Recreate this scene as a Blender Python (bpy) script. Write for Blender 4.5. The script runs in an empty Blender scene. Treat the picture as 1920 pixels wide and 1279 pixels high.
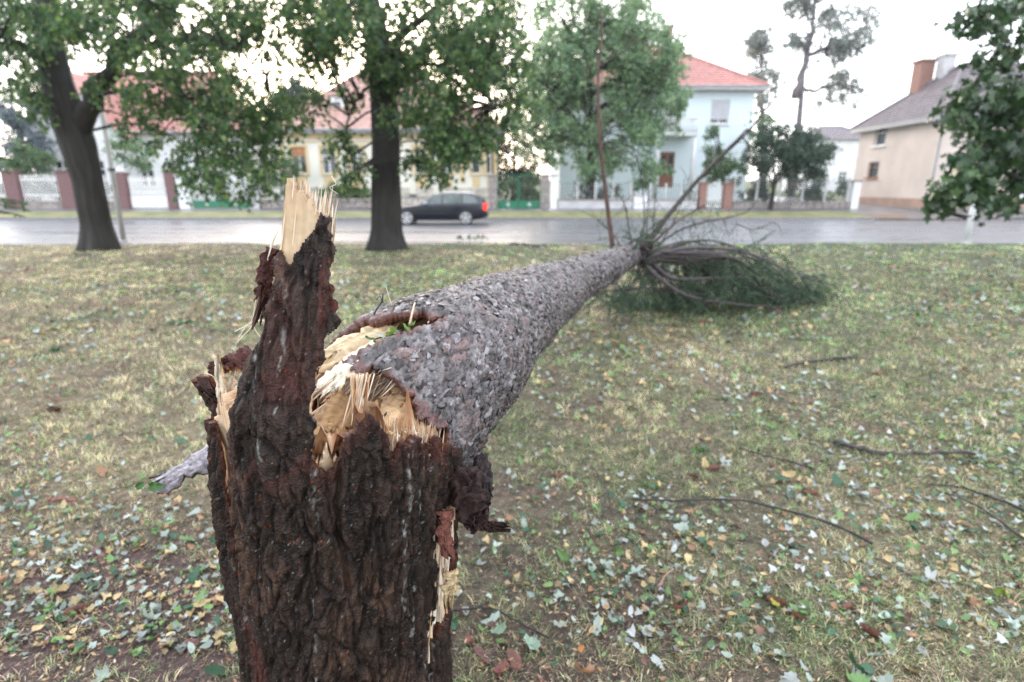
import bpy, math, random
import numpy as np
from mathutils import Vector, Matrix

# ------------------------------------------------------------------ camera, sky, sun, exposure
sc = bpy.context.scene
COL = sc.collection
CAM_H, PITCH, FPX = 1.65, math.radians(15.6), 1035.0
cam = bpy.data.cameras.new('camera')
cam.sensor_width = 36.0
cam.lens = FPX / 1920 * 36
cam.clip_start, cam.clip_end = 0.05, 2000
cam.dof.use_dof = True
cam.dof.focus_distance = 1.10
cam.dof.aperture_fstop = 2.5
camo = bpy.data.objects.new('camera', cam)
camo.location = (0, 0, CAM_H)
camo.rotation_euler = (math.pi / 2 - PITCH, 0, 0)
COL.objects.link(camo)
sc.camera = camo

SUN_EL, SUN_AZ = math.radians(14), math.radians(-15)      # azimuth from +Y towards +X
world = bpy.data.worlds.new('World')
sc.world = world
world.use_nodes = True
nt = world.node_tree
nt.nodes.clear()
wo = nt.nodes.new('ShaderNodeOutputWorld')
bg = nt.nodes.new('ShaderNodeBackground')
bg.inputs['Strength'].default_value = 0.12
sky = nt.nodes.new('ShaderNodeTexSky')
sky.sky_type = 'NISHITA'
sky.sun_disc = False
sky.sun_elevation = SUN_EL
sky.sun_rotation = SUN_AZ
sky.air_density, sky.dust_density, sky.ozone_density = 1.0, 3.0, 1.0
mx = nt.nodes.new('ShaderNodeMix')
mx.data_type = 'RGBA'
mx.inputs[0].default_value = 0.72                          # closed cloud deck over the clear sky
mx.inputs[7].default_value = (8.3, 8.6, 9.3, 1)
nt.links.new(sky.outputs[0], mx.inputs[6])
nt.links.new(mx.outputs[2], bg.inputs['Color'])
nt.links.new(bg.outputs[0], wo.inputs['Surface'])

sun = bpy.data.lights.new('sun', 'SUN')
sun.energy, sun.angle, sun.color = 0.7, math.radians(35), (1.0, 0.86, 0.72)
suno = bpy.data.objects.new('sun', sun)
sdir = Vector((math.sin(SUN_AZ) * math.cos(SUN_EL), math.cos(SUN_AZ) * math.cos(SUN_EL), math.sin(SUN_EL)))
suno.rotation_euler = (-sdir).to_track_quat('-Z', 'Y').to_euler()
suno.location = (-8, 20, 30)
COL.objects.link(suno)

sc.view_settings.view_transform = 'Standard'
sc.view_settings.look = 'None'
sc.view_settings.gamma = 1
sc.view_settings.exposure = 1.9
sc.cycles.use_denoising = True
sc.cycles.denoising_prefilter = 'NONE'
sc.cycles.max_bounces = 8
sc.cycles.transparent_max_bounces = 8

# ------------------------------------------------------------------ helpers
rng = np.random.default_rng(7)
R_ = random.Random(3)
PC, PS = math.cos(PITCH), math.sin(PITCH)

def pt(px, py, Y):
    """world point seen at pixel (px, py) of the 1920 px photo at ground distance Y"""
    a, b = (px - 960) / FPX, (py - 639.5) / FPX
    k = Y / (PC - b * PS)
    return np.array([a * k, Y, CAM_H - k * (PS + b * PC)])

def gp(px, py, z=0.0):
    """world point on the level z seen at pixel (px, py)"""
    a, b = (px - 960) / FPX, (py - 639.5) / FPX
    k = (CAM_H - z) / (PS + b * PC)
    return np.array([a * k, k * (PC - b * PS), z])

def _hash(i, j, k, s):
    n = (i.astype(np.int64) * 374761393 + j.astype(np.int64) * 668265263 + k.astype(np.int64) * 2147483647 + s * 974634571) & 0xffffffff
    n = ((n ^ (n >> 13)) * 1274126177) & 0xffffffff
    n = ((n ^ (n >> 16)) * 2246822519) & 0xffffffff
    return ((n ^ (n >> 15)) & 0xffffff) / float(0xffffff)

def vnoise(x, y, z, seed=0):
    x, y, z = np.broadcast_arrays(np.asarray(x, float), np.asarray(y, float), np.asarray(z, float))
    xi, yi, zi = np.floor(x), np.floor(y), np.floor(z)
    fx, fy, fz = x - xi, y - yi, z - zi
    fx, fy, fz = fx * fx * (3 - 2 * fx), fy * fy * (3 - 2 * fy), fz * fz * (3 - 2 * fz)
    o = 0
    for a in (0, 1):
        for b in (0, 1):
            for c in (0, 1):
                w = (fx if a else 1 - fx) * (fy if b else 1 - fy) * (fz if c else 1 - fz)
                o = o + w * _hash(xi + a, yi + b, zi + c, seed)
    return o * 2 - 1

def fbm(x, y, z, octv=4, seed=0, gain=0.5):
    o, a, f = 0, 1.0, 1.0
    for k in range(octv):
        o = o + a * vnoise(np.asarray(x) * f, np.asarray(y) * f, np.asarray(z) * f, seed + k)
        a *= gain
        f *= 2.03
    return o

def worley(u, v, seed=0):
    ui, vi = np.floor(u), np.floor(v)
    f1 = np.full(u.shape, 9.0); f2 = np.full(u.shape, 9.0)
    cid = np.zeros(u.shape); cx = np.zeros(u.shape); cy = np.zeros(u.shape)
    for a in (-1, 0, 1):
        for b in (-1, 0, 1):
            gi, gj = ui + a, vi + b
            px = gi + _hash(gi, gj, gi * 0, seed); py = gj + _hash(gi, gj, gi * 0 + 1, seed)
            d = np.hypot(u - px, v - py)
            n = d < f1
            f2 = np.where(n, f1, np.minimum(f2, d))
            f1 = np.where(n, d, f1)
            cid = np.where(n, _hash(gi, gj, gi * 0 + 2, seed), cid)
            cx = np.where(n, u - px, cx); cy = np.where(n, v - py, cy)
    return f1, f2, cid, cx, cy

def np_mesh(name, V, faces, mat=None, smooth=False, col=None):
    """faces: list of int arrays (N,3) / (N,4); or a list of polygons"""
    me = bpy.data.meshes.new(name)
    V = np.asarray(V, dtype=np.float32).reshape(-1, 3)
    if isinstance(faces, np.ndarray):
        faces = [faces]
    if len(faces) and not isinstance(faces[0], np.ndarray):
        me.from_pydata([tuple(map(float, v)) for v in V], [], [list(f) for f in faces])
    else:
        faces = [f for f in faces if len(f)]
        loops = np.concatenate([f.reshape(-1) for f in faces]).astype(np.int32)
        tot = np.concatenate([np.full(len(f), f.shape[1], np.int32) for f in faces])
        st = np.concatenate([[0], np.cumsum(tot)[:-1]]).astype(np.int32)
        me.vertices.add(len(V)); me.vertices.foreach_set('co', V.reshape(-1))
        me.loops.add(len(loops)); me.loops.foreach_set('vertex_index', loops)
        me.polygons.add(len(tot))
        me.polygons.foreach_set('loop_start', st); me.polygons.foreach_set('loop_total', tot)
        me.update(calc_edges=True)
    if col is not None:
        c = np.ones((len(V), 4), np.float32)
        c[:, :3] = np.asarray(col, np.float32).reshape(-1, 3) if np.ndim(col) > 1 else np.asarray(col, np.float32)
        at = me.color_attributes.new('Col', 'FLOAT_COLOR', 'POINT')
        at.data.foreach_set('color', c.reshape(-1))
    if mat is not None:
        me.materials.append(mat)
    if smooth:
        me.polygons.foreach_set('use_smooth', np.ones(len(me.polygons), bool))
    return me

def link(name, me, parent=None, loc=None):
    o = bpy.data.objects.new(name, me)
    COL.objects.link(o)
    if parent is not None:
        o.parent = parent
    if loc is not None:
        o.location = loc
    return o

def tag(o, label=None, cat=None, group=None, kind=None):
    if label: o['label'] = label
    if cat: o['category'] = cat
    if group: o['group'] = group
    if kind: o['kind'] = kind
    return o

def thing(name, label, cat, loc=(0, 0, 0), group=None, rz=0.0):
    o = bpy.data.objects.new(name, None)
    o.empty_display_size = 0.2
    COL.objects.link(o)
    o.location = loc
    o.rotation_euler = (0, 0, rz)
    return tag(o, label, cat, group)

class MB:
    """collects simple shapes into one mesh; parent-local coordinates"""
    def __init__(s):
        s.V, s.F, s.C = [], [], []
    def poly(s, pts, col=None):
        n = len(s.V)
        s.V += [tuple(p) for p in pts]
        s.F.append(list(range(n, n + len(pts))))
        return s
    def mesh(s, V, F):
        n = len(s.V)
        s.V += [tuple(v) for v in V]
        s.F += [[i + n for i in f] for f in F]
        return s
    def box(s, x0, x1, y0, y1, z0, z1, bev=0.0):
        if bev <= 0:
            v = [(x, y, z) for z in (z0, z1) for y in (y0, y1) for x in (x0, x1)]
            return s.mesh(v, [(0, 2, 3, 1), (4, 5, 7, 6), (0, 1, 5, 4), (2, 6, 7, 3), (0, 4, 6, 2), (1, 3, 7, 5)])
        b = bev
        ring = lambda a: [(x0 + a, y0 + b), (x0 + b, y0 + a), (x1 - b, y0 + a), (x1 - a, y0 + b), (x1 - a, y1 - b), (x1 - b, y1 - a), (x0 + b, y1 - a), (x0 + a, y1 - b)]
        ins = [(min(max(x, x0 + b), x1 - b), min(max(y, y0 + b), y1 - b)) for x, y in ring(0)]
        v = [(x, y, z0) for x, y in ins] + [(x, y, z0 + b) for x, y in ring(0)] + [(x, y, z1 - b) for x, y in ring(0)] + [(x, y, z1) for x, y in ins]
        f = [tuple(reversed(range(8))), tuple(range(24, 32))]
        for k in range(3):
            for i in range(8):
                j = (i + 1) % 8
                f.append((k * 8 + i, k * 8 + j, k * 8 + 8 + j, k * 8 + 8 + i))
        return s.mesh(v, f)
    def tube(s, pts, rad, n=8, caps=True):
        V, F = tube(pts, rad, n, caps)
        return s.mesh(V, F)
    def build(s, name, mat, parent=None, smooth=False, loc=None):
        return link(name, np_mesh(name, s.V, s.F, mat, smooth), parent, loc)

def tube(pts, rad, n=8, caps=True):
    pts = np.asarray(pts, float)
    rad = np.broadcast_to(np.asarray(rad, float), (len(pts),))
    T = np.gradient(pts, axis=0)
    T /= np.linalg.norm(T, axis=1)[:, None] + 1e-12
    ref = np.array([0, 0, 1.0]) if abs(T[0, 2]) < 0.9 else np.array([1.0, 0, 0])
    S = np.cross(T[0], ref); S /= np.linalg.norm(S)
    V = []
    for p, t, r in zip(pts, T, rad):
        S = S - t * S.dot(t); S /= np.linalg.norm(S)
        U = np.cross(S, t)
        for a in range(n):
            an = 2 * math.pi * a / n
            V.append(p + r * (math.cos(an) * S + math.sin(an) * U))
    F = []
    for i in range(len(pts) - 1):
        for a in range(n):
            b = (a + 1) % n
            F.append((i * n + a, i * n + b, i * n + n + b, i * n + n + a))
    if caps:
        F.append(tuple(reversed(range(n)))); F.append(tuple(range((len(pts) - 1) * n, len(pts) * n)))
    return V, F

def curve(pts, n=20):
    """Catmull-Rom through pts"""
    P = np.asarray(pts, float)
    P = np.vstack([2 * P[0] - P[1], P, 2 * P[-1] - P[-2]])
    out = []
    m = len(P) - 3
    for q in np.linspace(0, m - 1e-9, n):
        i = int(q); t = q - i
        a, b, c, d = P[i:i + 4]
        out.append(0.5 * (2 * b + (c - a) * t + (2 * a - 5 * b + 4 * c - d) * t * t + (3 * b - a - 3 * c + d) * t ** 3))
    return np.array(out)

def batch(tv, tf, M, T, cols=None, cvar=None):
    """join copies of a template: tv (k,3), tf (m,3|4), M (N,3,3), T (N,3)"""
    N, k = len(T), len(tv)
    V = np.einsum('nij,kj->nki', M, tv) + T[:, None, :]
    F = tf[None] + (np.arange(N) * k)[:, None, None]
    C = None
    if cols is not None:
        C = np.repeat(cols[:, None, :], k, axis=1)
        if cvar is not None:
            C = C * cvar[None, :, None]
        C = C.reshape(-1, 3)
    return V.reshape(-1, 3), F.reshape(-1, tf.shape[1]), C

def rand_rot(N, up=0.0, r=None):
    """random frames; up=1 keeps local z near world z"""
    r = r or rng
    z = r.normal(size=(N, 3)); z /= np.linalg.norm(z, axis=1)[:, None]
    z = z * (1 - up) + np.array([0, 0, 1.0]) * up
    z /= np.linalg.norm(z, axis=1)[:, None]
    x = r.normal(size=(N, 3))
    x -= z * np.sum(x * z, axis=1)[:, None]
    x /= np.linalg.norm(x, axis=1)[:, None]
    y = np.cross(z, x)
    return np.stack([x, y, z], axis=2)

# ------------------------------------------------------------------ materials
def mat(name, color=(0.5, 0.5, 0.5), rough=0.7, attr=False, vary=0.25, vscale=6.0, bump=0.0, bscale=40.0, spec=0.5,
        metal=0.0, transl=0.0, stretch=(1, 1, 1), col2=None, detail=5.0, coat=0.0, emit=None):
    m = bpy.data.materials.new(name)
    m.use_nodes = True
    t = m.node_tree
    b = t.nodes['Principled BSDF']
    b.inputs['Roughness'].default_value = rough
    b.inputs['Specular IOR Level'].default_value = spec
    b.inputs['Metallic'].default_value = metal
    if coat: b.inputs['Coat Weight'].default_value = coat
    tc = t.nodes.new('ShaderNodeTexCoord')
    mp = t.nodes.new('ShaderNodeMapping')
    mp.inputs['Scale'].default_value = stretch
    t.links.new(tc.outputs['Object'], mp.inputs[0])
    ns = t.nodes.new('ShaderNodeTexNoise')
    ns.inputs['Scale'].default_value = vscale
    ns.inputs['Detail'].default_value = detail
    t.links.new(mp.outputs[0], ns.inputs['Vector'])
    mixn = t.nodes.new('ShaderNodeMix'); mixn.data_type = 'RGBA'
    rp = t.nodes.new('ShaderNodeMapRange')
    rp.inputs[1].default_value, rp.inputs[2].default_value = 0.3, 0.7
    t.links.new(ns.outputs[0], rp.inputs[0])
    t.links.new(rp.outputs[0], mixn.inputs[0])
    if attr:
        at = t.nodes.new('ShaderNodeAttribute'); at.attribute_name = 'Col'
        for idx, k in ((6, 1 - vary), (7, 1 + vary)):
            mu = t.nodes.new('ShaderNodeMix'); mu.data_type = 'RGBA'; mu.blend_type = 'MULTIPLY'
            mu.inputs[0].default_value = 1
            mu.inputs[7].default_value = (k, k, k, 1)
            t.links.new(at.outputs['Color'], mu.inputs[6])
            t.links.new(mu.outputs[2], mixn.inputs[idx])
    else:
        c = np.array(color[:3]); d = np.array(col2) if col2 else c * (1 + vary)
        c1 = c if col2 else c * (1 - vary)
        mixn.inputs[6].default_value = (*map(float, c1), 1)
        mixn.inputs[7].default_value = (*map(float, d), 1)
    t.links.new(mixn.outputs[2], b.inputs['Base Color'])
    if bump > 0:
        n2 = t.nodes.new('ShaderNodeTexNoise')
        n2.inputs['Scale'].default_value = bscale
        n2.inputs['Detail'].default_value = 6
        t.links.new(mp.outputs[0], n2.inputs['Vector'])
        bp = t.nodes.new('ShaderNodeBump')
        bp.inputs['Strength'].default_value = bump
        bp.inputs['Distance'].default_value = 0.02
        t.links.new(n2.outputs[0], bp.inputs['Height'])
        t.links.new(bp.outputs[0], b.inputs['Normal'])
    if transl > 0:
        tr = t.nodes.new('ShaderNodeBsdfTranslucent')
        t.links.new(mixn.outputs[2], tr.inputs[0])
        ms = t.nodes.new('ShaderNodeMixShader'); ms.inputs[0].default_value = transl
        t.links.new(b.outputs[0], ms.inputs[1]); t.links.new(tr.outputs[0], ms.inputs[2])
        t.links.new(ms.outputs[0], t.nodes['Material Output'].inputs['Surface'])
    if emit:
        b.inputs['Emission Color'].default_value = (*emit[:3], 1)
        b.inputs['Emission Strength'].default_value = emit[3]
    return m

M = {}
M['leaf'] = mat('leaf', attr=True, rough=0.4, vary=0.15, vscale=3, transl=0.5)
M['bark_dark'] = mat('bark_dark', (0.017, 0.014, 0.011), 0.75, vary=0.5, vscale=9, bump=0.9, bscale=14, stretch=(1, 1, 0.25))
M['bark_grey'] = mat('bark_grey', (0.15, 0.13, 0.14), 0.8, vary=0.4, vscale=6, bump=0.6, bscale=14, stretch=(1, 1, 0.4))
M['stump_bark'] = mat('stump_bark', attr=True, rough=0.45, vary=0.35, vscale=120, bump=0.5, bscale=260, spec=0.2)
M['trunk_bark'] = mat('trunk_bark', attr=True, rough=0.34, vary=0.3, vscale=90, bump=0.45, bscale=190, spec=0.65)
M['wood'] = mat('wood', attr=True, rough=0.6, vary=0.12, vscale=60, spec=0.3)
M['needle'] = mat('needle', attr=True, rough=0.5, vary=0.2, vscale=4)
M['branch'] = mat('branch', (0.026, 0.018, 0.015), 0.6, vary=0.5, vscale=14, bump=0.4, bscale=60)
M['branch_grey'] = mat('branch_grey', (0.055, 0.043, 0.048), 0.6, vary=0.5, vscale=14, bump=0.4, bscale=60)
M['branch_red'] = mat('branch_red', (0.06, 0.026, 0.016), 0.6, vary=0.5, vscale=14, bump=0.4, bscale=60)
M['glass'] = mat('glass', (0.03, 0.035, 0.04), 0.08, vary=0.2, spec=0.8)
M['white_paint'] = mat('white_paint', (0.74, 0.73, 0.72), 0.5, vary=0.06)
M['concrete'] = mat('concrete', (0.48, 0.47, 0.47), 0.85, vary=0.15, vscale=3, bump=0.2, bscale=30)
M['brick_red'] = mat('brick_red', (0.26, 0.145, 0.115), 0.85, vary=0.25, vscale=12, bump=0.3, bscale=20)
M['brick_dark'] = mat('brick_dark', (0.17, 0.095, 0.095), 0.85, vary=0.25, vscale=12, bump=0.3, bscale=20)
M['stone'] = mat('stone', (0.26, 0.23, 0.21), 0.85, vary=0.45, vscale=4, bump=0.5, bscale=12)
M['stone_pale'] = mat('stone_pale', (0.48, 0.44, 0.38), 0.85, vary=0.35, vscale=4, bump=0.5, bscale=12)
M['green_paint'] = mat('green_paint', (0.01, 0.16, 0.085), 0.4, vary=0.15)
M['iron'] = mat('iron', (0.10, 0.11, 0.11), 0.6, vary=0.2)
# ------------------------------------------------------------------ the setting: lawn, road, verge, pavement, gardens
def dryness(x, y):
    """0 green .. 1 straw"""
    x = np.asarray(x, float); y = np.asarray(y, float)
    n = fbm(x * 0.55, y * 0.55, 0 * x, 4, 11)
    d = 0.42 + 0.62 * n - 0.045 * x * np.clip(y / 6, 0.4, 1.3) - 0.012 * (y - 6)
    for (px, py, rx, ry, k) in ((850, 512, 1.0, 0.7, -0.6), (1450, 600, 1.5, 0.5, -0.75), (1880, 535, 1.6, 0.6, -0.5),
                                (180, 1240, 0.25, 0.15, -0.9), (1470, 1190, 0.25, 0.12, -0.7), (1130, 775, 0.4, 0.3, 0.3), (150, 575, 2.0, 0.9, 0.35)):
        c = gp(px, py)
        d = d + k * np.exp(-((x - c[0]) / rx) ** 2 - ((y - c[1]) / ry) ** 2)
    return np.clip(d, 0, 1)

def soilness(x, y):
    n = fbm(x * 1.6, y * 1.6, 0 * np.asarray(x), 4, 31)
    s = 1.0 * np.exp(-((np.asarray(y) - 1.3) / 1.1) ** 2) * np.clip(0.70 - 0.42 * np.asarray(x), 0.25, 1.3) + 0.45 * n
    return np.clip(s, 0, 1)

def lawn_h(x, y):
    return 0.03 * fbm(np.asarray(x) * 0.35, np.asarray(y) * 0.35, 0 * np.asarray(x), 3, 5) + 0.006 * fbm(np.asarray(x) * 5, np.asarray(y) * 5, 0 * np.asarray(x), 2, 6)

xs = np.concatenate([np.linspace(-30, -9, 43)[:-1], np.linspace(-9, 9, 181), np.linspace(9, 30, 43)[1:]])
ys = np.concatenate([np.linspace(-6, 0.6, 14)[:-1], np.linspace(0.6, 6, 100)[:-1], np.linspace(6, 16.8, 70)])
X, Y = np.meshgrid(xs, ys)
Z = lawn_h(X, Y)
ny, nx = X.shape
d, s = dryness(X, Y)[..., None], soilness(X, Y)[..., None]
c = (1 - d) * np.array([0.050, 0.065, 0.028]) + d * np.array([0.14, 0.115, 0.068])  # sheet coloured dark to stand for shade between the grass blades
c = c * (1 - s) + s * np.array([0.06, 0.036, 0.033])
idx = np.arange(ny * nx).reshape(ny, nx)
F = np.stack([idx[:-1, :-1], idx[:-1, 1:], idx[1:, 1:], idx[1:, :-1]], -1).reshape(-1, 4)
M['lawn'] = mat('lawn', attr=True, rough=0.9, vary=0.6, vscale=24, bump=0.8, bscale=70)
tag(link('lawn', np_mesh('lawn', np.stack([X, Y, Z], -1), F, M['lawn'], True, c.reshape(-1, 3))), kind='structure')

def sheet(name, prof, x0, x1, m, nx=40, bump=0.0):
    xs = np.linspace(x0, x1, nx)
    V, F = [], []
    for (y, z) in prof:
        V += [(x, y, z) for x in xs]
    k = len(xs)
    for j in range(len(prof) - 1):
        for i in range(k - 1):
            F.append((j * k + i, j * k + i + 1, j * k + k + i + 1, j * k + k + i))
    return tag(link(name, np_mesh(name, V, F, m, True)), kind='structure')

def wet_asphalt():
    m = mat('wet_asphalt', (0.12, 0.12, 0.13), 0.3, vary=0.35, vscale=3, bump=0.06, bscale=90, spec=0.5)
    t = m.node_tree
    b = t.nodes['Principled BSDF']
    tc = t.nodes.new('ShaderNodeTexCoord')
    mp = t.nodes.new('ShaderNodeMapping'); mp.inputs['Scale'].default_value = (0.05, 0.55, 1)
    t.links.new(tc.outputs['Object'], mp.inputs[0])
    n = t.nodes.new('ShaderNodeTexNoise'); n.inputs['Scale'].default_value = 2.0; n.inputs['Detail'].default_value = 4
    t.links.new(mp.outputs[0], n.inputs['Vector'])
    r = t.nodes.new('ShaderNodeMapRange')
    r.inputs[1].default_value, r.inputs[2].default_value, r.inputs[3].default_value, r.inputs[4].default_value = 0.34, 0.62, 0.22, 0.5
    t.links.new(n.outputs[0], r.inputs[0]); t.links.new(r.outputs[0], b.inputs['Roughness'])
    return m
M['asphalt'] = wet_asphalt()
M['verge'] = mat('verge', (0.10, 0.13, 0.045), 0.9, col2=(0.27, 0.24, 0.11), vscale=1.2, bump=0.6, bscale=30)
M['paving'] = mat('paving', (0.16, 0.155, 0.16), 0.3, vary=0.25, vscale=1.5, bump=0.15, bscale=20)
M['soil'] = mat('soil', (0.09, 0.085, 0.04), 0.9, col2=(0.07, 0.11, 0.03), vscale=0.6, bump=0.5, bscale=12)
sheet('ground', [(-400, -0.35), (900, -0.35)], -700, 700, M['soil'], 8)
sheet('road', [(16.6, -0.09), (18, -0.06), (23.5, -0.01), (29, -0.04), (30.32, -0.07)], -70, 70, M['asphalt'])
# the verge beyond the road stops at the mouth of the side lane on the right
sheet('verge', [(30.45, 0.06), (31.2, 0.12), (32.4, 0.28)], -70, 19.5, M['verge'])
sheet('pavement', [(32.4, 0.285), (34.05, 0.40)], -70, 19.5, M['paving'])
sheet('garden_ground', [(34.05, 0.40), (36, 0.50), (60, 0.9), (400, 6)], -160, 160, M['soil'])
sheet('side_lane', [(30.3, -0.02), (32, 0.20), (34.3, 0.43), (36.5, 0.53), (60, 0.95)], 19.5, 24.3, M['paving'])
sheet('corner_pavement', [(30.45, 0.06), (32.2, 0.30)], 24.9, 70, M['paving'])
M['mud'] = mat('mud', (0.19, 0.12, 0.08), 0.35, vary=0.3, vscale=2)
p0 = pt(1660, 401, 31.2)
o = tag(link('mud_patch', np_mesh('mud_patch', [(p0[0] + 1.3 * math.cos(a) * (1 + 0.2 * math.sin(3 * a)), 31.2 + 0.8 * math.sin(a), 0.10 + 0.8 * math.sin(a) * 0.118 + 0.004) for a in np.linspace(0, 2 * math.pi, 18)[:-1]], [list(range(17))], M['mud'])), kind='structure')
M['kerb'] = mat('kerb', (0.22, 0.21, 0.22), 0.6, vary=0.25, vscale=2, bump=0.2, bscale=30)
kerb = tag(link('kerb', None), kind='structure')
kme = MB().box(-0.495, 0.495, 0, 0.13, 0, 0.16, 0.012)
kme = np_mesh('kerb_stone', kme.V, kme.F, M['kerb'])
for k in range(62):
    x = -34.0 + k
    if x > 19.3 and x < 25:
        continue
    if x > 30: break
    o = link('kerb_stone', kme, kerb, (x, 30.32, -0.09 + R_.uniform(-0.006, 0.006)))

# ------------------------------------------------------------------ grass, litter
gblade_t = np.array([[-1, 0, 0], [1, 0, 0], [-0.7, 0.25, 0.55], [0.7, 0.25, 0.55], [0, 0.8, 0.9]])
gblade_f = np.array([[0, 1, 3], [0, 3, 2], [2, 3, 4]])
def field(n, y0, y1, xmax_k=1.08, xpad=1.3, r=None):
    r = r or rng
    yy = y0 * (y1 / y0) ** r.random(n)
    xx = (r.random(n) * 2 - 1) * (xmax_k * yy + xpad)
    return xx, yy
nT, nB = 23000, 17
tx, ty = field(nT, 1.15, 16.75)
d, s = dryness(tx, ty), soilness(tx, ty)
patch = np.clip(0.85 + 0.6 * fbm(tx * 2.3, ty * 2.3, 0 * tx, 3, 77), 0.35, 1)
keep = rng.random(nT) < patch * (1 - 0.72 * s)
tx, ty, d = tx[keep], ty[keep], d[keep]
nT = len(tx)
tsize = np.clip(ty / 3.0, 0.8, 4.0)
tdry = rng.random(nT) < np.clip(d * 1.15, 0.06, 0.94)
ttone = rng.uniform(0.38, 1.55, nT) * (1 + 0.25 * fbm(tx * 1.3, ty * 1.3, 0 * tx, 3, 78))
tang_ = rng.uniform(0, 2 * np.pi, nT)
rep = lambda q: np.repeat(q, nB)
spr = rng.normal(0, 1, (nT * nB, 2)) * (0.020 * rep(tsize))[:, None]
gx, gy = rep(tx) + spr[:, 0], rep(ty) + spr[:, 1]
n = len(gx)
dry = np.where(rng.random(n) < 0.78, rep(tdry), ~rep(tdry))
cg = np.array([0.17, 0.265, 0.095]); cd = np.array([0.58, 0.49, 0.31])
cols = np.where(dry[:, None], cd, cg) * (rep(ttone) * rng.uniform(0.5, 1.5, n))[:, None] * (1 + rng.normal(0, 0.07, (n, 3)))
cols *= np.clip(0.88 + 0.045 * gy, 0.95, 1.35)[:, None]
cols[(~dry) & (rng.random(n) < 0.2)] *= np.array([1.7, 1.45, 1.6])
hgt = rng.uniform(0.016, 0.055, n) * np.where(dry, 0.85, 1.0) * np.clip(rep(ty) / 3, 0.85, 1.3)
wid = rng.uniform(0.0011, 0.0026, n) * np.clip(rep(ty) / 3.0, 0.75, 4.5)
lean = rng.uniform(0.3, 1.9, n) * hgt
az = rep(tang_) + rng.normal(0, 1.1, n)
gy = np.minimum(gy, 16.78)
Mx = np.zeros((n, 3, 3))
Mx[:, 0, 0], Mx[:, 1, 0] = np.cos(az) * wid, np.sin(az) * wid
Mx[:, 0, 1], Mx[:, 1, 1] = -np.sin(az) * lean, np.cos(az) * lean
Mx[:, 2, 2] = hgt
T = np.stack([gx, gy, lawn_h(gx, gy) - 0.004], 1)
near_ = gy < 4.2
V, F, C = batch(gblade_t, gblade_f, Mx[near_], T[near_], cols[near_], np.array([0.75, 0.75, 1, 1, 1.1]))
V2, F2, C2 = batch(np.array([[-1, 0, 0], [1, 0, 0], [0, 0.7, 0.95]]), np.array([[0, 1, 2]]), Mx[~near_], T[~near_], cols[~near_], np.array([0.85, 0.85, 1.1]))
F2 += len(V); V = np.vstack([V, V2]); F = np.vstack([F, F2]); C = np.vstack([C, C2])
M['grass'] = mat('grass', attr=True, rough=0.55, vary=0.1, vscale=20, transl=0.25)
tag(link('grass', np_mesh('grass', V, F, M['grass'], False, C)), 'short half dry grass covering the park lawn', 'grass', kind='stuff')

# small litter: bracts, needles, crumbs of bark
n = 90000
lx, ly = field(n, 1.15, 15)
ln = np.clip(0.75 + 0.7 * fbm(lx * 0.9, ly * 0.9, 0 * lx, 3, 91), 0.1, 1)
keep = rng.random(n) < ln
lx, ly = lx[keep], ly[keep]; n = len(lx)
pal = np.array([[0.36, 0.25, 0.13], [0.26, 0.13, 0.07], [0.42, 0.34, 0.22], [0.09, 0.05, 0.045], [0.13, 0.07, 0.065], [0.30, 0.30, 0.22], [0.33, 0.17, 0.07]])
pi = rng.choice(len(pal), n, p=[0.22, 0.10, 0.17, 0.23, 0.15, 0.09, 0.04])
cols = pal[pi] * rng.uniform(0.65, 1.3, (n, 1))
Lx = rng.uniform(0.003, 0.016, n) * np.clip(ly / 3, 0.9, 3.2); Wx = Lx * rng.uniform(0.08, 0.45, n)
Rm = rand_rot(n, 0.62)
Mx = Rm * np.stack([Lx, Wx, Lx], 1)[:, None, :]
lt = np.array([[-1, 0, 0.2], [0, -1, 0], [1, 0, 0.25], [0, 1, 0], ]); lf = np.array([[0, 1, 2], [0, 2, 3]])
V, F, C = batch(lt, lf, Mx, np.stack([lx, ly, lawn_h(lx, ly) + rng.uniform(0.004, 0.022, n)], 1), cols)
n = 120000                                                     # matted straw between the tufts
lx, ly = field(n, 1.15, 12)
Lx = rng.uniform(0.008, 0.026, n) * np.clip(ly / 3, 0.9, 2.8); Wx = rng.uniform(0.0007, 0.0018, n) * np.clip(ly / 2.5, 0.9, 4)
Mx = rand_rot(n, 0.80) * np.stack([Lx, Wx, Lx * 0.3], 1)[:, None, :]
sl_ = soilness(lx, ly)[:, None]
cols = (np.array([0.36, 0.30, 0.19]) * (1 - 0.7 * sl_) + np.array([0.10, 0.06, 0.05]) * 0.7 * sl_) * rng.uniform(0.25, 1.35, (n, 1))
V2, F2, C2 = batch(np.array([[-1, -1, 0], [-1, 1, 0], [1, 0, 0.2]]), np.array([[0, 1, 2]]), Mx, np.stack([lx, ly, lawn_h(lx, ly) + rng.uniform(0.002, 0.012, n)], 1), cols)
F2 += len(V); V = np.vstack([V, V2]); F = np.vstack([F, F2]); C = np.vstack([C, C2])
M['litter'] = mat('litter', attr=True, rough=0.7, vary=0.15, vscale=60)
tag(link('ground_litter', np_mesh('ground_litter', V, F, M['litter'], False, C)), 'dry straw, bracts and crumbs of bark strewn over the lawn', 'litter', kind='stuff')

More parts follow.
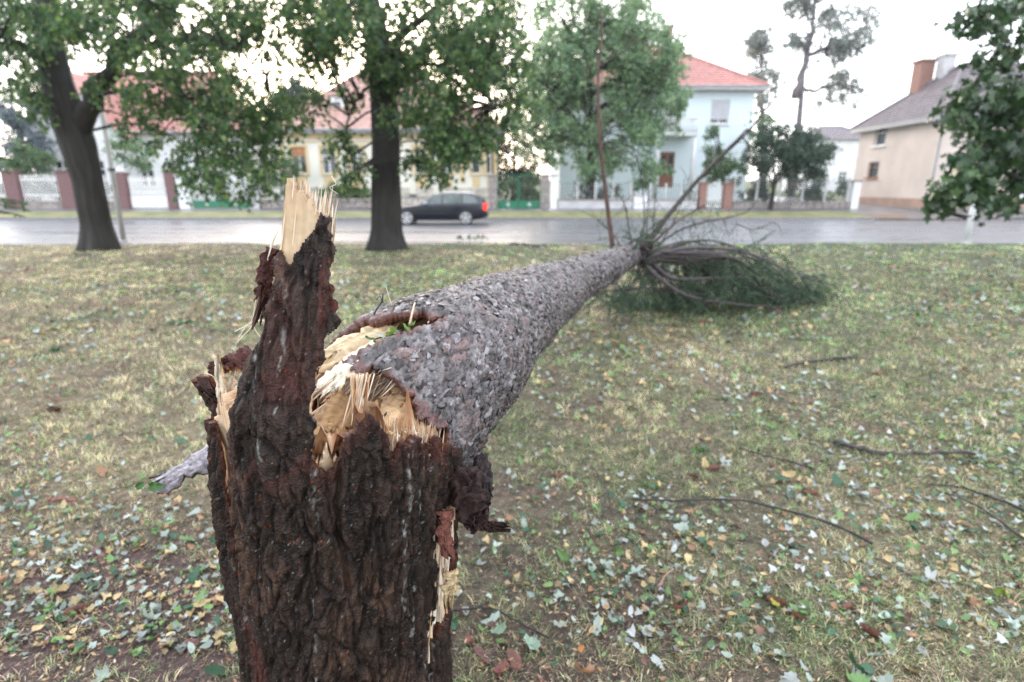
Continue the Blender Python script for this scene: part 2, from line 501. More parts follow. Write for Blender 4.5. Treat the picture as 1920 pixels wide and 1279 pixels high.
# fallen leaves
def leaf_shape(seed, lobes):
    r = random.Random(seed)
    out = []
    m = 22
    torn = r.randrange(4, 18) if seed % 2 else -9
    for i in range(m):
        a = 2 * math.pi * i / m
        if lobes:
            rad = 0.42 + 0.46 * abs(math.cos(2.5 * a)) ** 1.6 + r.uniform(-0.05, 0.05)
        else:
            rad = 0.52 + 0.42 * max(0, math.cos(a)) ** 5 + 0.06 * abs(math.sin(a)) + (0.055 if i % 2 else -0.045) + r.uniform(-0.03, 0.03)
            if i == m // 2: rad *= 0.66
        if abs(i - torn) < 3: rad *= 0.55 + 0.12 * abs(i - torn)
        out.append((rad * math.cos(a), rad * math.sin(a) * 0.84))
    V = [(0, 0, 0)]
    kx, ky, tw = r.uniform(-0.7, 0.8), r.uniform(0.3, 1.15), r.uniform(-0.7, 0.7)
    for ring, q in enumerate((0.5, 1.0)):
        for (x, y) in out:
            x, y = x * q, y * q
            V.append((x, y, kx * x * x + ky * abs(y) ** 1.25 * (0.6 if y > 0 else 1.0) + tw * x * y + (r.uniform(-0.12, 0.12) if ring else r.uniform(-0.03, 0.03))))
    F = [(0, 1 + i, 1 + (i + 1) % m) for i in range(m)]
    F += [(1 + i, 1 + m + i, 1 + m + (i + 1) % m) for i in range(m)] + [(1 + i, 1 + m + (i + 1) % m, 1 + (i + 1) % m) for i in range(m)]
    V = np.array(V); V[:, 2] -= V[:, 2].min()
    return V, np.array(F)
LSH = [leaf_shape(k, k in (4, 5)) for k in range(6)]
def simple_leaf(k):
    V, F = LSH[k]
    m = 22
    sel = [0] + [1 + m + i for i in range(0, m, 2)]
    V2 = V[sel]
    return V2, np.array([(0, 1 + i, 1 + (i + 1) % 11) for i in range(11)])
def far_leaf(k):
    V, F = LSH[k]
    sel = [1 + 22 + i for i in (0, 4, 8, 11, 15, 18)]
    return V[sel], np.array([(0, 1, 2), (0, 2, 3), (0, 3, 4), (0, 4, 5)])
LK = [('pale grey-green', (0.30, 0.36, 0.31), 0.28), ('fresh green', (0.12, 0.22, 0.065), 0.22), ('dark green', (0.035, 0.10, 0.05), 0.13),
      ('silvery', (0.36, 0.385, 0.37), 0.11), ('straw yellow', (0.44, 0.33, 0.16), 0.15), ('orange-brown', (0.27, 0.14, 0.07), 0.06), ('reddish brown', (0.17, 0.07, 0.055), 0.04)]
LP = np.array([k[2] for k in LK]); LP /= LP.sum()
# the many small ones farther off: one object
n = 30000
fx, fy = field(n, 1.6, 16)
keep = rng.random(n) < np.clip(0.55 + 1.1 * fbm(fx * 0.9, fy * 0.9, 0 * fx, 4, 55) + 0.04 * fx, 0.10, 1)
fx, fy = fx[keep], fy[keep]
VV, FF, CC, off = [], [], [], 0
which = rng.integers(0, 6, len(fx)); ci = rng.choice(len(LK), len(fx), p=LP)
for kk in range(12):
    k = kk % 6
    q = (which == k) & ((fy < 3.2) if kk < 6 else (fy >= 3.2))
    tv, tf = simple_leaf(k) if kk < 6 else far_leaf(k)
    nn = q.sum()
    size = 0.010 + 0.026 * rng.random(nn) ** 1.6 * np.clip(fy[q] / 3, 1, 2.7)
    Mx = rand_rot(nn, 0.68) * size[:, None, None]
    cols = np.array([LK[i][1] for i in ci[q]]) * rng.uniform(0.45, 1.35, (nn, 1))
    V, F, C = batch(tv, tf, Mx, np.stack([fx[q], fy[q], lawn_h(fx[q], fy[q]) + rng.uniform(0.006, 0.02, nn)], 1), cols)
    VV.append(V); FF.append(F + off); CC.append(C); off += len(V)
M['fallen_leaf'] = mat('fallen_leaf', attr=True, rough=0.38, vary=0.15, vscale=30, transl=0.15)
tag(link('leaf_litter', np_mesh('leaf_litter', np.vstack(VV), np.vstack(FF), M['fallen_leaf'], True, np.vstack(CC))), 'countless small torn leaves strewn over the lawn by the storm', 'leaves', kind='stuff')
# the large ones in the foreground: one object each
LM = [mat('leaf_' + k[0].replace(' ', '_').replace('-', '_'), k[1], 0.36, vary=0.22, vscale=35, transl=0.12, bump=0.15, bscale=120) for k in LK]
lmesh = {}
cnt = 0
lr = np.random.default_rng(21)
while cnt < 300:
    yy = 1.32 * (4.6 / 1.32) ** lr.random(); xx = (lr.random() * 2 - 1) * 1.0 * yy
    if abs(xx + 0.42) < 0.4 and yy < 1.6: continue
    if lr.random() > np.clip(0.5 + 1.3 * float(fbm(xx * 0.9, yy * 0.9, 0.0, 3, 56)), 0.12, 1): continue
    k = int(lr.integers(0, 6)); c = int(lr.choice(len(LK), p=LP))
    if (k, c) not in lmesh:
        lmesh[k, c] = np_mesh('fallen_leaf', LSH[k][0], LSH[k][1], LM[c], True)
    o = link('fallen_leaf', lmesh[k, c])
    sz = 0.016 + 0.048 * lr.random() ** 1.4
    o.location = (xx, yy, float(lawn_h(xx, yy)) + lr.uniform(0.008, 0.022))
    o.rotation_euler = (lr.normal(0, 0.42), lr.normal(0, 0.42), lr.uniform(0, 6.28))
    o.scale = (sz, sz * lr.uniform(0.5, 1.0), sz)
    side = 'right of the stump' if xx > -0.1 else 'left of the stump'
    near = 'very near' if yy < 1.75 else 'near' if yy < 2.3 else 'farther off' if yy < 3.2 else 'far off'
    tag(o, f'{LK[c][0]} fallen {"lobed" if k > 3 else "heart-shaped"} leaf on grass {side}, {near}', 'leaf', f'{LK[c][0]} {"lobed" if k > 3 else "heart-shaped"} leaves {side}, {near}')
    cnt += 1
# ------------------------------------------------------------------ the snapped stump
SB = np.array([-0.445, 1.17]); ST = np.array([-0.40, 1.15])      # axis at z=0.4 and z=1.2
def s_axis(z):
    k = np.minimum((np.asarray(z) - 0.4) / 0.8, 1.0)
    return SB[0] + (ST[0] - SB[0]) * k, SB[1] + (ST[1] - SB[1]) * k
def s_rad(z, th):
    z = np.asarray(z, float)
    r = 0.268 + 0.03 * np.clip((z - 0.5) / 0.6, 0, 1) + 0.10 * np.exp(-z / 0.16) - 0.02 * np.clip((z - 1.25) / 0.4, 0, 1.2)
    return r * (1 - 0.17 * np.clip(-np.sin(th), 0, 1) ** 1.5) * (1 + 0.025 * np.sin(3 * th + 0.6) + 0.018 * np.sin(7 * th + 2) + 0.05 * np.exp(-z / 0.2) * np.sin(5 * th))
D = math.degrees
def lerp_tab(th, tab):
    a = np.degrees(th)
    return np.interp(a, [t[0] for t in tab], [t[1] for t in tab])
RIM_B = [(-180, 1.0), (-100, 1.0), (-75, 1.03), (-55, 1.06), (-46, 1.12), (-42.5, 1.235), (-36, 1.225), (-33.5, 1.17), (-31, 1.16), (-27, 1.14), (-22, 1.17), (11, 1.195), (17, 1.19), (20, 1.21), (23, 1.25), (27, 1.262), (32, 1.257), (35, 1.23), (38, 1.19), (50, 1.17), (61, 1.148), (75, 1.10), (90, 1.06), (120, 1.02), (180, 1.0)]
RIM_W = [(-180, 0.95), (-100, 0.98), (-75, 1.03), (-50, 1.12), (-40, 1.22), (-30, 1.27), (-20, 1.26), (0, 1.25), (11, 1.19), (17, 1.185), (30, 1.19), (38, 1.20), (50, 1.185), (61, 1.15), (75, 1.09), (90, 1.03), (130, 0.95), (180, 0.95)]
SPK_Z = [1.05, 1.17, 1.26, 1.335, 1.40, 1.43, 1.46, 1.50, 1.54, 1.60, 1.70]
SPK_L = [-25, -22, -17.5, -13, -7, -4.8, -4, -2.5, -1.5, -1, -0.5]
SPK_R = [8.5, 9.5, 11, 13, 16.8, 19.5, 16.8, 16, 17.2, 17.2, 16]
SPK_T = [(-8, 1.50), (-3, 1.535), (3, 1.53), (6, 1.55), (9, 1.575), (13, 1.605), (21, 1.61)]
WSP_L = [-24, -21, -17, -12.5, -6.5, -4.2, -3.2, -2, -1.6, -0.8, 0.6]
WSP_R = [8, 9, 10.5, 12.5, 15.5, 16, 16, 15.8, 16.5, 16, 14]
WSP_T = [(-8, 1.655), (-1, 1.662), (1, 1.658), (3, 1.648), (6, 1.635), (9, 1.620), (12, 1.605), (16, 1.60), (19, 1.60)]
def spike(TH, ZZ, L, R, Tp, jl, jt):
    dg = np.degrees(TH)
    return (dg > np.interp(ZZ, SPK_Z, L) + jl) & (dg < np.interp(ZZ, SPK_Z, R) + jl) & (ZZ < np.interp(dg, [k[0] for k in Tp], [k[1] for k in Tp]) + jt)
def lean_back(P, z):
    k = np.clip(z - 1.28, 0, 1)
    P[..., 1] += 0.30 * k
    P[..., 0] += 0.02 * k
    return P
def masked_shell(name, P, Pin, keep, mat_, col, colin, parent, thick_col=None, wrap=True):
    """outer grid P (nz,nt,3) with quads kept where keep; open edges get a skirt down to Pin"""
    nz, nt_ = P.shape[:2]
    idx = np.arange(nz * nt_).reshape(nz, nt_)
    nxt = np.roll(idx, -1, 1) if wrap else idx[:, 1:]
    a = idx[:-1] if wrap else idx[:-1, :-1]
    b = nxt[:-1]; c = nxt[1:]; d = idx[1:] if wrap else idx[1:, :-1]
    quads = np.stack([a, b, c, d], -1)
    F1 = quads[keep]
    off = nz * nt_
    kp = np.pad(keep, ((1, 1), (0, 0)))
    sk = []
    top = keep & ~kp[2:]; bot = keep & ~kp[:-2]
    sk.append(np.stack([d, c, c + off, d + off], -1)[top])
    sk.append(np.stack([b, a, a + off, b + off], -1)[bot])
    if wrap:
        rt, lf = np.roll(keep, -1, 1), np.roll(keep, 1, 1)
    else:
        rt = np.pad(keep, ((0, 0), (0, 1)))[:, 1:]; lf = np.pad(keep, ((0, 0), (1, 0)))[:, :-1]
    sk.append(np.stack([c, b, b + off, c + off], -1)[keep & ~rt])
    sk.append(np.stack([a, d, d + off, a + off], -1)[keep & ~lf])
    near = keep.copy()
    if keep.size > 5000:                  # the hidden back of a big shell is only built near its open edges
        gap = ~keep
        for _ in range(14):
            g = gap.copy()
            g[1:] |= gap[:-1]; g[:-1] |= gap[1:]
            g |= np.roll(gap, 1, 1) | np.roll(gap, -1, 1)
            gap = g
        near = keep & gap
    Fin = (quads + off)[:, :, ::-1][near]
    F = np.vstack([F1] + sk + [Fin])
    V = np.vstack([P.reshape(-1, 3), Pin.reshape(-1, 3)]); C = np.vstack([col.reshape(-1, 3), colin.reshape(-1, 3)])
    used = np.unique(F); mp = np.zeros(len(V), np.int64); mp[used] = np.arange(len(used))
    return link(name, np_mesh(name, V[used], mp[F], mat_, True, C[used]), parent)

stump = thing('tree_stump', 'tall dark stump snapped off jagged, with one upright splintered spike', 'tree stump', (SB[0], SB[1], 0))
inv = np.array([SB[0], SB[1], 0.0])
nt_, nz = 540, 470
th = np.linspace(-np.pi, np.pi, nt_, endpoint=False)
# more columns at the front
th = th - 0.42 * np.sin(th)
zz = np.concatenate([np.linspace(0.0, 0.3, 12)[:-1], np.linspace(0.3, 1.64, nz - 11)])
TH, ZZ = np.meshgrid(th, zz)
u, v = TH * 0.29, ZZ
w1 = 0.012 * fbm(u * 22, v * 9, 0 * u, 3, 1); w2 = 0.03 * fbm(u * 18, v * 10, 0 * u + 3, 3, 2)
f1, f2, cid, cx, cy = worley((u + w1) * 34, (v + w2) * 9, 4)
crack = np.clip((f2 - f1) / 0.30, 0, 1)
g1, g2, gid, _, _ = worley((u + w1 * 0.8) * 95, (v + w2) * 36, 9)
crk2 = np.clip((g2 - g1) / 0.3, 0, 1)
big = fbm(u * 7, v * 2.2, 0 * u, 3, 8)
fis = 1 - np.abs(fbm((u + w1) * 34, v * 5, 0 * u, 3, 13)); fis = np.clip(fis, 0, 1)
hgt = 0.008 * crack ** 0.4 * (0.45 + 0.9 * cid) + 0.0045 * crk2 ** 0.5 * gid + 0.006 * big - 0.010 * fis ** 6 + 0.0025 * fbm(u * 90, v * 55, 0 * u, 3, 12) - 0.006
# lengthwise cracks in the bark
for (deg, za, zb, dp) in ((-44, 0.75, 1.16, 0.014), (27, 0.6, 1.05, 0.010), (20, 0.9, 1.25, 0.016), (-62, 0.5, 0.95, 0.010)):
    q = np.radians(deg) + 0.05 * fbm(v * 9, 0 * v + deg, 0 * v, 3, 15)
    hgt = hgt - dp * np.exp(-((TH - q) / 0.018) ** 2) * ((ZZ > za) & (ZZ < zb))
r = s_rad(ZZ, TH) + hgt
ax, ay = s_axis(ZZ)
P = lean_back(np.stack([ax + r * np.sin(TH), ay - r * np.cos(TH), ZZ], -1), ZZ) - inv
rin = s_rad(ZZ, TH) - 0.016 - 0.003 * fbm(u * 30, v * 20, 0 * u, 2, 19)
Pin = lean_back(np.stack([ax + rin * np.sin(TH), ay - rin * np.cos(TH), ZZ], -1), ZZ) - inv
rim = lerp_tab(TH + 0.02 * fbm(u * 25, v * 25, 0 * u, 3, 18), RIM_B) + 0.020 * fbm(u * 42, 0 * u, 0 * u, 4, 3) + 0.006 * fbm(u * 70, v * 70, 0 * u, 2, 41)
inside = (ZZ < rim) | spike(TH, ZZ, SPK_L, SPK_R, SPK_T, 1.6 * fbm(u * 30, v * 38, 0 * u, 3, 46), 0.012 * fbm(u * 60, v * 10, 0 * u, 3, 45))
keep = inside[:-1] & inside[1:]
# bark torn off on the right flank and in a strip down the left
ud = np.degrees(TH) + 5 * fbm(u * 20, v * 14, 0 * u, 3, 40)
gone = ((ud > 66) & (ud < 96) & (ZZ > 0.60 + 0.03 * fbm(u * 40, 0 * u, 0 * u, 2, 47)) & (ZZ < 0.97)) | ((np.degrees(TH) + 1.2 * fbm(u * 20, v * 14, 0 * u, 3, 40) > np.interp(ZZ, [0.85, 1.03, 1.2], [-28, -33.5, -33.5])) & (np.degrees(TH) < np.interp(ZZ, [0.85, 1.03, 1.17, 1.3], [-27, -26, -23, -18])) & (ZZ > 0.85))
keep &= ~gone[:-1]
# colour
dark = np.array([0.005, 0.0038, 0.0034]); ridge = np.array([0.044, 0.027, 0.020]); red = np.array([0.065, 0.022, 0.017]); brown = np.array([0.075, 0.042, 0.028])
tt = np.clip(0.5 * crack * (0.3 + 0.9 * cid) + 0.5 * crk2 * gid, 0, 1)[..., None]
C = dark * (1 - tt) + ridge * tt
edge = np.clip(1 - (rim - ZZ) / 0.05, 0, 1) * (ZZ < rim) * (np.abs(np.degrees(TH)) < 70) * 0.6 + 0.8 * np.clip(1 - (1.56 - ZZ) / 0.09, 0, 1) * np.clip(fbm(u * 20, v * 20, 0 * u, 2, 48) + 0.2, 0, 1) + np.clip(1 - (np.degrees(TH) + 34) / 8, 0, 1) * 0
sp = ((ZZ > 1.24) & (TH > math.radians(13)) & (TH < math.radians(24))) * np.clip(0.15 + fbm(u * 20, v * 12, 0 * u, 3, 22), 0, 0.8)
rd = np.clip(edge * 0.9 + sp + np.clip(fbm(u * 9, v * 6, 0 * u, 4, 23) - 0.62, 0, 1) * 1.3, 0, 0.9)[..., None]
C = C * (1 - rd) + red * rd
bp = np.clip(fbm(u * 22, v * 8, 0 * u, 4, 24) - 0.30, 0, 1)[..., None] * 1.6 * crack[..., None]
bp = np.clip(bp, 0, 0.75) * (gid > 0.35)[..., None]
C = C * (1 - bp) + brown * bp
# resin runs and lichen specks
for (deg, za, zb, wd) in ((-6, 1.2, 1.52, 0.013), (3, 1.28, 1.5, 0.010), (12, 1.05, 1.3, 0.010), (43, 0.78, 1.2, 0.018), (50, 0.7, 1.1, 0.012), (-30, 0.75, 1.12, 0.012), (62, 0.45, 0.75, 0.012), (70, 0.35, 0.7, 0.016), (8, 0.7, 0.9, 0.008)):
    q = np.radians(deg) + 0.025 * fbm(v * 14, 0 * v + deg, 0 * v, 3, 25)
    k = np.exp(-((TH - q) / wd) ** 2) * ((ZZ > za) & (ZZ < zb)) * np.clip(fbm(u * 190, v * 75, 0 * u, 3, 26) * 2.2 - 0.35, 0, 1) * 0.8
    C = C * (1 - k[..., None]) + np.array([0.26, 0.26, 0.24]) * k[..., None]
k = (np.clip(fbm(u * 260, v * 190, 0 * u, 2, 27) - 1.0, 0, 1) * 4).clip(0, 1)[..., None]
C = C * (1 - k) + np.array([0.20, 0.20, 0.18]) * k
k = (np.clip(fbm(u * 170, v * 150, 0 * u + 7, 2, 28) - 1.08, 0, 1) * 6).clip(0, 1)[..., None]
C = C * (1 - k) + np.array([0.28, 0.06, 0.02]) * k
Cin = np.broadcast_to(np.array([0.13, 0.045, 0.028]), C.shape) * (1 + 0.3 * fbm(u * 60, v * 20, 0 * u, 2, 29))[..., None]
masked_shell('bark', P, Pin, keep, M['stump_bark'], C, Cin, stump)

# the pale wood under the bark, standing above it in the spike
def wood_colour(a, b, c, base=0.5, seed=0):
    """a: across the grain, b: along it"""
    g = fbm(a * 160, b * 5, c, 3, 60 + seed)
    h = fbm(a * 30, b * 4, c, 3, 70 + seed)
    q = np.clip(base + 0.33 * g + 0.35 * h, 0, 1)[..., None]
    cream, tan, orange = np.array([0.62, 0.485, 0.34]), np.array([0.47, 0.29, 0.165]), np.array([0.27, 0.10, 0.042])
    return np.where(q < 0.5, cream * (1 - 2 * q) + tan * 2 * q, tan * (2 - 2 * q) + orange * (2 * q - 1))
nt2, nz2 = 460, 330
th = np.linspace(-np.pi, np.pi, nt2, endpoint=False); th = th - 0.55 * np.sin(th)
zz = np.linspace(0.55, 1.70, nz2)
TH, ZZ = np.meshgrid(th, zz)
u, v = TH * 0.28, ZZ
torn = 1 - spike(TH, ZZ, SPK_L, SPK_R, [(-30, 2), (30, 2)], 0, 0) * np.clip((ZZ - 1.45) / 0.05, 0, 1)
hw = (0.0007 + 0.003 * torn) * fbm(u * 130, v * 6, 0 * u, 3, 33) + 0.0035 * torn * fbm(u * 40, v * 5, 0 * u, 2, 34)
r = s_rad(ZZ, TH) - 0.0185 - 0.016 * np.clip((1.22 - ZZ) / 0.06, 0, 1) * (np.abs(np.degrees(TH)) < 62) + hw
ax, ay = s_axis(ZZ)
P = lean_back(np.stack([ax + r * np.sin(TH), ay - r * np.cos(TH), ZZ], -1), ZZ) - inv
thick = 0.03 + 0.012 * fbm(u * 30, 0 * u, 0 * u, 2, 35)
ri = r - thick
Pin = lean_back(np.stack([ax + ri * np.sin(TH), ay - ri * np.cos(TH), ZZ], -1), ZZ) - inv
rimw = lerp_tab(TH, RIM_W) + 0.012 * fbm(u * 120, 0 * u, 0 * u, 3, 36) + 0.02 * fbm(u * 200, 0 * u, 0 * u, 2, 37)
keep = ((ZZ < rimw) | spike(TH, ZZ, WSP_L, WSP_R, WSP_T, 0.5 * fbm(u * 40, v * 9, 0 * u, 2, 38), 0.007 * fbm(u * 160, 0 * u, 0 * u, 3, 39)))[:-1]
dg = np.degrees(TH)[:-1]
keep &= (ZZ[:-1] > 1.0) | (dg > 52) & (dg < 112) | (dg > -44) & (dg < -18) & (ZZ[:-1] > 0.8)
C = wood_colour(u, v, 0 * u, 0.42, 1)
sm = np.clip(0.42 + 0.30 * fbm(u * 170, v * 4, 0 * u, 3, 61) + 0.34 * fbm(u * 18, v * 9, 0 * u, 3, 62), 0, 1)[..., None]
C = C * torn[..., None] + (1 - torn[..., None]) * (np.array([0.46, 0.345, 0.22]) * (1 - sm) + np.array([0.30, 0.19, 0.10]) * sm)
Cin = wood_colour(u, v, 0 * u + 4, 0.4, 2)
masked_shell('spike_wood', P, Pin, keep, M['wood'], C, Cin, stump)

# broken face of the stump: uneven fibres inside the shell
nr, na = 70, 260
rr = np.linspace(0.0, 1.0, nr); aa = np.linspace(-np.pi, np.pi, na, endpoint=False)
A, RR = np.meshgrid(aa, rr)
rad = RR * (s_rad(1.1, A) - 0.03)
x, y = rad * np.sin(A), -rad * np.cos(A)
rimz = np.minimum(lerp_tab(A, RIM_W), 1.22)
z = 1.06 + (rimz - 1.06) * RR ** 2.2 + 0.05 * fbm(x * 28, y * 28, 0 * x, 3, 43) * (0.4 + RR) + 0.022 * fbm(x * 120, y * 120, 0 * x, 2, 44) - 0.10 * np.clip(y / 0.25, -0.2, 1)
idx = np.arange(nr * na).reshape(nr, na); nx_ = np.roll(idx, -1, 1)
F = np.stack([idx[:-1], nx_[:-1], nx_[1:], idx[1:]], -1).reshape(-1, 4)
ax, ay = s_axis(1.1)
P = np.stack([ax + x, ay + y, z], -1).reshape(-1, 3) - inv
C = wood_colour(x + y * 0.7, z * 2, 0 * x, 0.62, 3).reshape(-1, 3)
link('broken_core', np_mesh('broken_core', P, F, M['wood'], False, C), stump)

# splinters
spl_t = []
for zq, q in ((0, 1.0), (0.35, 0.95), (0.72, 0.62), (1.0, 0.06)):
    for (a, b) in ((-1, -0.35), (0.9, -0.45), (1, 0.3), (-0.8, 0.4)):
        spl_t.append((a * q + 0.25 * zq * zq, b * q, zq))
spl_t = np.array(spl_t)
spl_f = np.array([(k * 4 + i, k * 4 + (i + 1) % 4, k * 4 + 4 + (i + 1) % 4, k * 4 + 4 + i) for k in range(3) for i in range(4)])
def splinters(base, direc, length, width, r, flat=None):
    """arrays -> M, T"""
    n = len(base)
    zv = direc / np.linalg.norm(direc, axis=1)[:, None]
    xv = r.normal(size=(n, 3)) if flat is None else np.cross(flat, zv)
    xv -= zv * np.sum(xv * zv, 1)[:, None]; xv /= np.linalg.norm(xv, axis=1)[:, None]
    yv = np.cross(zv, xv)
    return np.stack([xv * width[:, None], yv * width[:, None], zv * length[:, None]], 2), base
spm = [np_mesh('splinter', spl_t, spl_f, mat('splinter_wood_%d' % k, c, 0.6, vary=0.2, vscale=9, stretch=(3, 3, 0.4), spec=0.3)) for k, c in
       enumerate(((0.58, 0.46, 0.33), (0.45, 0.27, 0.15), (0.64, 0.57, 0.46), (0.31, 0.125, 0.05)))]
sr = np.random.default_rng(5)
def place_splinters(parent, base, direc, length, width, nind, pal, name='splinter', flat=None, org=None):
    org = inv if org is None else org
    Mx, T = splinters(base - org, direc, length, width, sr, flat)
    order = np.argsort(-length * width)
    for i in order[:nind]:
        o = link(name, spm[int(sr.choice(4, p=pal))], parent)
        m4 = np.eye(4); m4[:3, :3] = Mx[i]; m4[:3, 3] = T[i]
        o.matrix_local = Matrix(m4.tolist())
    rest = order[nind:]
    if len(rest):
        tones = np.array([(0.58, 0.46, 0.33), (0.45, 0.27, 0.15), (0.64, 0.57, 0.46), (0.29, 0.115, 0.045)])
        cols = tones[sr.choice(4, len(rest), p=pal)] * sr.uniform(0.75, 1.15, (len(rest), 1))
        V, F, C = batch(spl_t, spl_f, Mx[rest], T[rest], cols)
        tag(link('fine_splinters', np_mesh('fine_splinters', V, F, M['wood'], False, C), parent), kind='stuff')
def rim_pts(n, a0, a1, ztab, dr, r):
    a = np.radians(r.uniform(a0, a1, n)); z = lerp_tab(a, ztab) + 0.0
    rad = s_rad(z, a) - dr
    ax, ay = s_axis(z)
    P = np.stack([ax + rad * np.sin(a), ay - rad * np.cos(a), z], 1)
    return lean_back(P, z), a
def outward(a, k):
    return np.stack([np.sin(a) * k, -np.cos(a) * k, 0 * a], 1)
# front rim of the stump
b, a = rim_pts(520, 34, 72, RIM_W, sr.uniform(0.015, 0.06, 520), sr); b[:, 2] -= 0.035
dr = outward(a, sr.uniform(-0.45, 0.10, 520)) + np.array([0, 0, 1]) + sr.normal(0, 0.10, (520, 3))
place_splinters(stump, b, dr, sr.uniform(0.03, 0.085, 520), sr.uniform(0.0006, 0.0022, 520), 60, [0.4, 0.35, 0.15, 0.1])
# top of the spike
b, a = rim_pts(110, -1, 9, [(-3, 1.652), (3, 1.648), (8, 1.625), (13, 1.59)], sr.uniform(0.014, 0.036, 110) + 0.024, sr); b[:, 2] -= 0.025
dr = np.array([0.12, 0.28, 1.0]) + sr.normal(0, 0.06, (110, 3))
place_splinters(stump, b, dr, sr.uniform(0.015, 0.05, 110), sr.uniform(0.0008, 0.0042, 110), 30, [0.6, 0.2, 0.2, 0.0])
b, a = rim_pts(40, 11.5, 17.5, [(0, 1.57), (30, 1.57)], sr.uniform(0.0, 0.03, 40) + 0.014, sr); b[:, 2] += sr.uniform(-0.02, 0.035, 40)
dr = np.array([0.12, 0.30, 1.0]) + sr.normal(0, 0.05, (40, 3))
place_splinters(stump, b, dr, sr.uniform(0.03, 0.085, 40), sr.uniform(0.0007, 0.0024, 40), 16, [0.4, 0.2, 0.4, 0.0])
b, a = rim_pts(34, -1.0, 3, [(0, 1.52), (30, 1.52)], sr.uniform(0.006, 0.03, 34) + 0.0185, sr); b[:, 2] += sr.uniform(-0.06, 0.03, 34); b[:, 0] += (b[:, 2] - 1.5) * 0.05
dr = np.array([0.10, 0.28, 1.0]) + sr.normal(0, 0.025, (34, 3))
place_splinters(stump, b, dr, sr.uniform(0.06, 0.13, 34), sr.uniform(0.001, 0.0032, 34), 14, [0.5, 0.2, 0.3, 0.0])
# left shoulder, between the spike and the flank
b, a = rim_pts(150, -48, -16, [(-60, 1.20), (-40, 1.25), (-16, 1.28)], sr.uniform(0.03, 0.11, 150), sr); b[:, 2] -= sr.uniform(0.05, 0.14, 150); n = 150
dr = outward(a, sr.uniform(-0.2, 0.1, n)) + np.array([0.05, 0.1, 1]) + sr.normal(0, 0.07, (n, 3))
place_splinters(stump, b, dr, sr.uniform(0.04, 0.12, n), sr.uniform(0.0012, 0.0055, n), 45, [0.35, 0.3, 0.2, 0.15])
# upright torn sheets inside the break
n = 420
a = sr.uniform(0, 2 * np.pi, n); q = np.sqrt(sr.random(n)) * 0.24
b = np.stack([-0.40 + q * np.sin(a), 1.15 - q * np.cos(a), sr.uniform(0.96, 1.05, n)], 1)
dr = np.array([0.15, 0.45, 1.0]) + sr.normal(0, 0.28, (n, 3))
place_splinters(stump, b, dr, sr.uniform(0.05, 0.14, n), sr.uniform(0.0010, 0.005, n), 80, [0.3, 0.35, 0.1, 0.25])
# the bared wood on the right flank
n = 120
a = np.radians(sr.uniform(62, 100, n)); z = sr.uniform(0.55, 0.9, n)
rad = s_rad(z, a) - sr.uniform(0.004, 0.022, n); ax, ay = s_axis(z)
b = np.stack([ax + rad * np.sin(a), ay - rad * np.cos(a), z], 1)
dr = outward(a, sr.uniform(0.0, 0.10, n)) + np.array([0, 0, 1]) + sr.normal(0, 0.05, (n, 3))
place_splinters(stump, b, dr, sr.uniform(0.06, 0.16, n), sr.uniform(0.002, 0.007, n), 40, [0.45, 0.15, 0.4, 0.0])

# curling shreds of bark and wood fibre
def slab(name, pts, width, thick, mat_, parent, up=(0, 0, 1), jag=0.3, seed=0, colA=None, colB=None, n=34, m=13, org=None, tip=1.0):
    """a torn slab of bark that follows pts"""
    org = inv if org is None else org
    r = np.random.default_rng(seed)
    C_ = curve(pts, n)
    T = np.gradient(C_, axis=0); T /= np.linalg.norm(T, axis=1)[:, None]
    up = np.asarray(up, float)
    S = np.cross(T, up); S /= np.linalg.norm(S, axis=1)[:, None]
    U = np.cross(S, T)
    s = np.linspace(0, 1, n)
    e0 = -1 + jag * fbm(s * 9, 0 * s, 0 * s + seed, 3, 1); e1 = 1 + jag * fbm(s * 9, 0 * s + 5, 0 * s + seed, 3, 2)
    w = np.broadcast_to(np.asarray(width, float), (2,))
    wd = (w[0] + (w[1] - w[0]) * s)
    q = np.linspace(0, 1, m)
    E = e0[:, None] * (1 - q) + e1[:, None] * q
    end = jag * 0.10 * fbm(q * 7, 0 * q, 0 * q + seed + 0.5, 3, 4)
    Pm = C_[:, None] + S[:, None] * (E * wd[:, None])[..., None] + T[:, None] * (end[None] * (s[:, None] > 0.8))[..., None] - U[:, None] * (0.35 * wd[:, None] * E ** 2)[..., None]
    rel = 0.55 * thick * fbm(E * 4, s[:, None] * 18 + 0 * E, 0 * E + seed, 4, 6)
    Pt = Pm + U[:, None] * rel[..., None]; Pb = Pm - U[:, None] * (thick * (1 + 0.5 * fbm(E * 5, s[:, None] * 12 + 0 * E, 0 * E + seed, 3, 7)))[..., None]
    colA = np.array(colA if colA is not None else (0.32, 0.30, 0.31)); colB = np.array(colB if colB is not None else (0.06, 0.03, 0.025))
    CA = colA * np.clip(1 + 0.42 * fbm(E * 14, s[:, None] * 1.5 + 0 * E, 0 * E + seed, 4, 8), 0.3, 1.5)[..., None]; CB = colB * (1 + 0.4 * fbm(E * 9, s[:, None] * 9 + 0 * E, 0 * E, 3, 9))[..., None]
    keep = np.ones((n - 1, m - 1), bool)
    return masked_shell(name, Pt - org, Pb - org, keep, mat_, np.broadcast_to(CA, Pt.shape), np.broadcast_to(CB, Pt.shape), parent, wrap=False)
o = slab('bark_strip', [pt(440, 825, 1.36), pt(390, 855, 1.33), pt(340, 882, 1.29), pt(292, 906, 1.25)], (0.040, 0.022), 0.014, M['stump_bark'], stump, up=(0.1, -0.75, 0.65), seed=3, colA=(0.33, 0.30, 0.32), colB=(0.07, 0.03, 0.025), jag=0.35)
o['label'] = 'grey strip of torn bark jutting out to the left'
def fl(x):
    return x
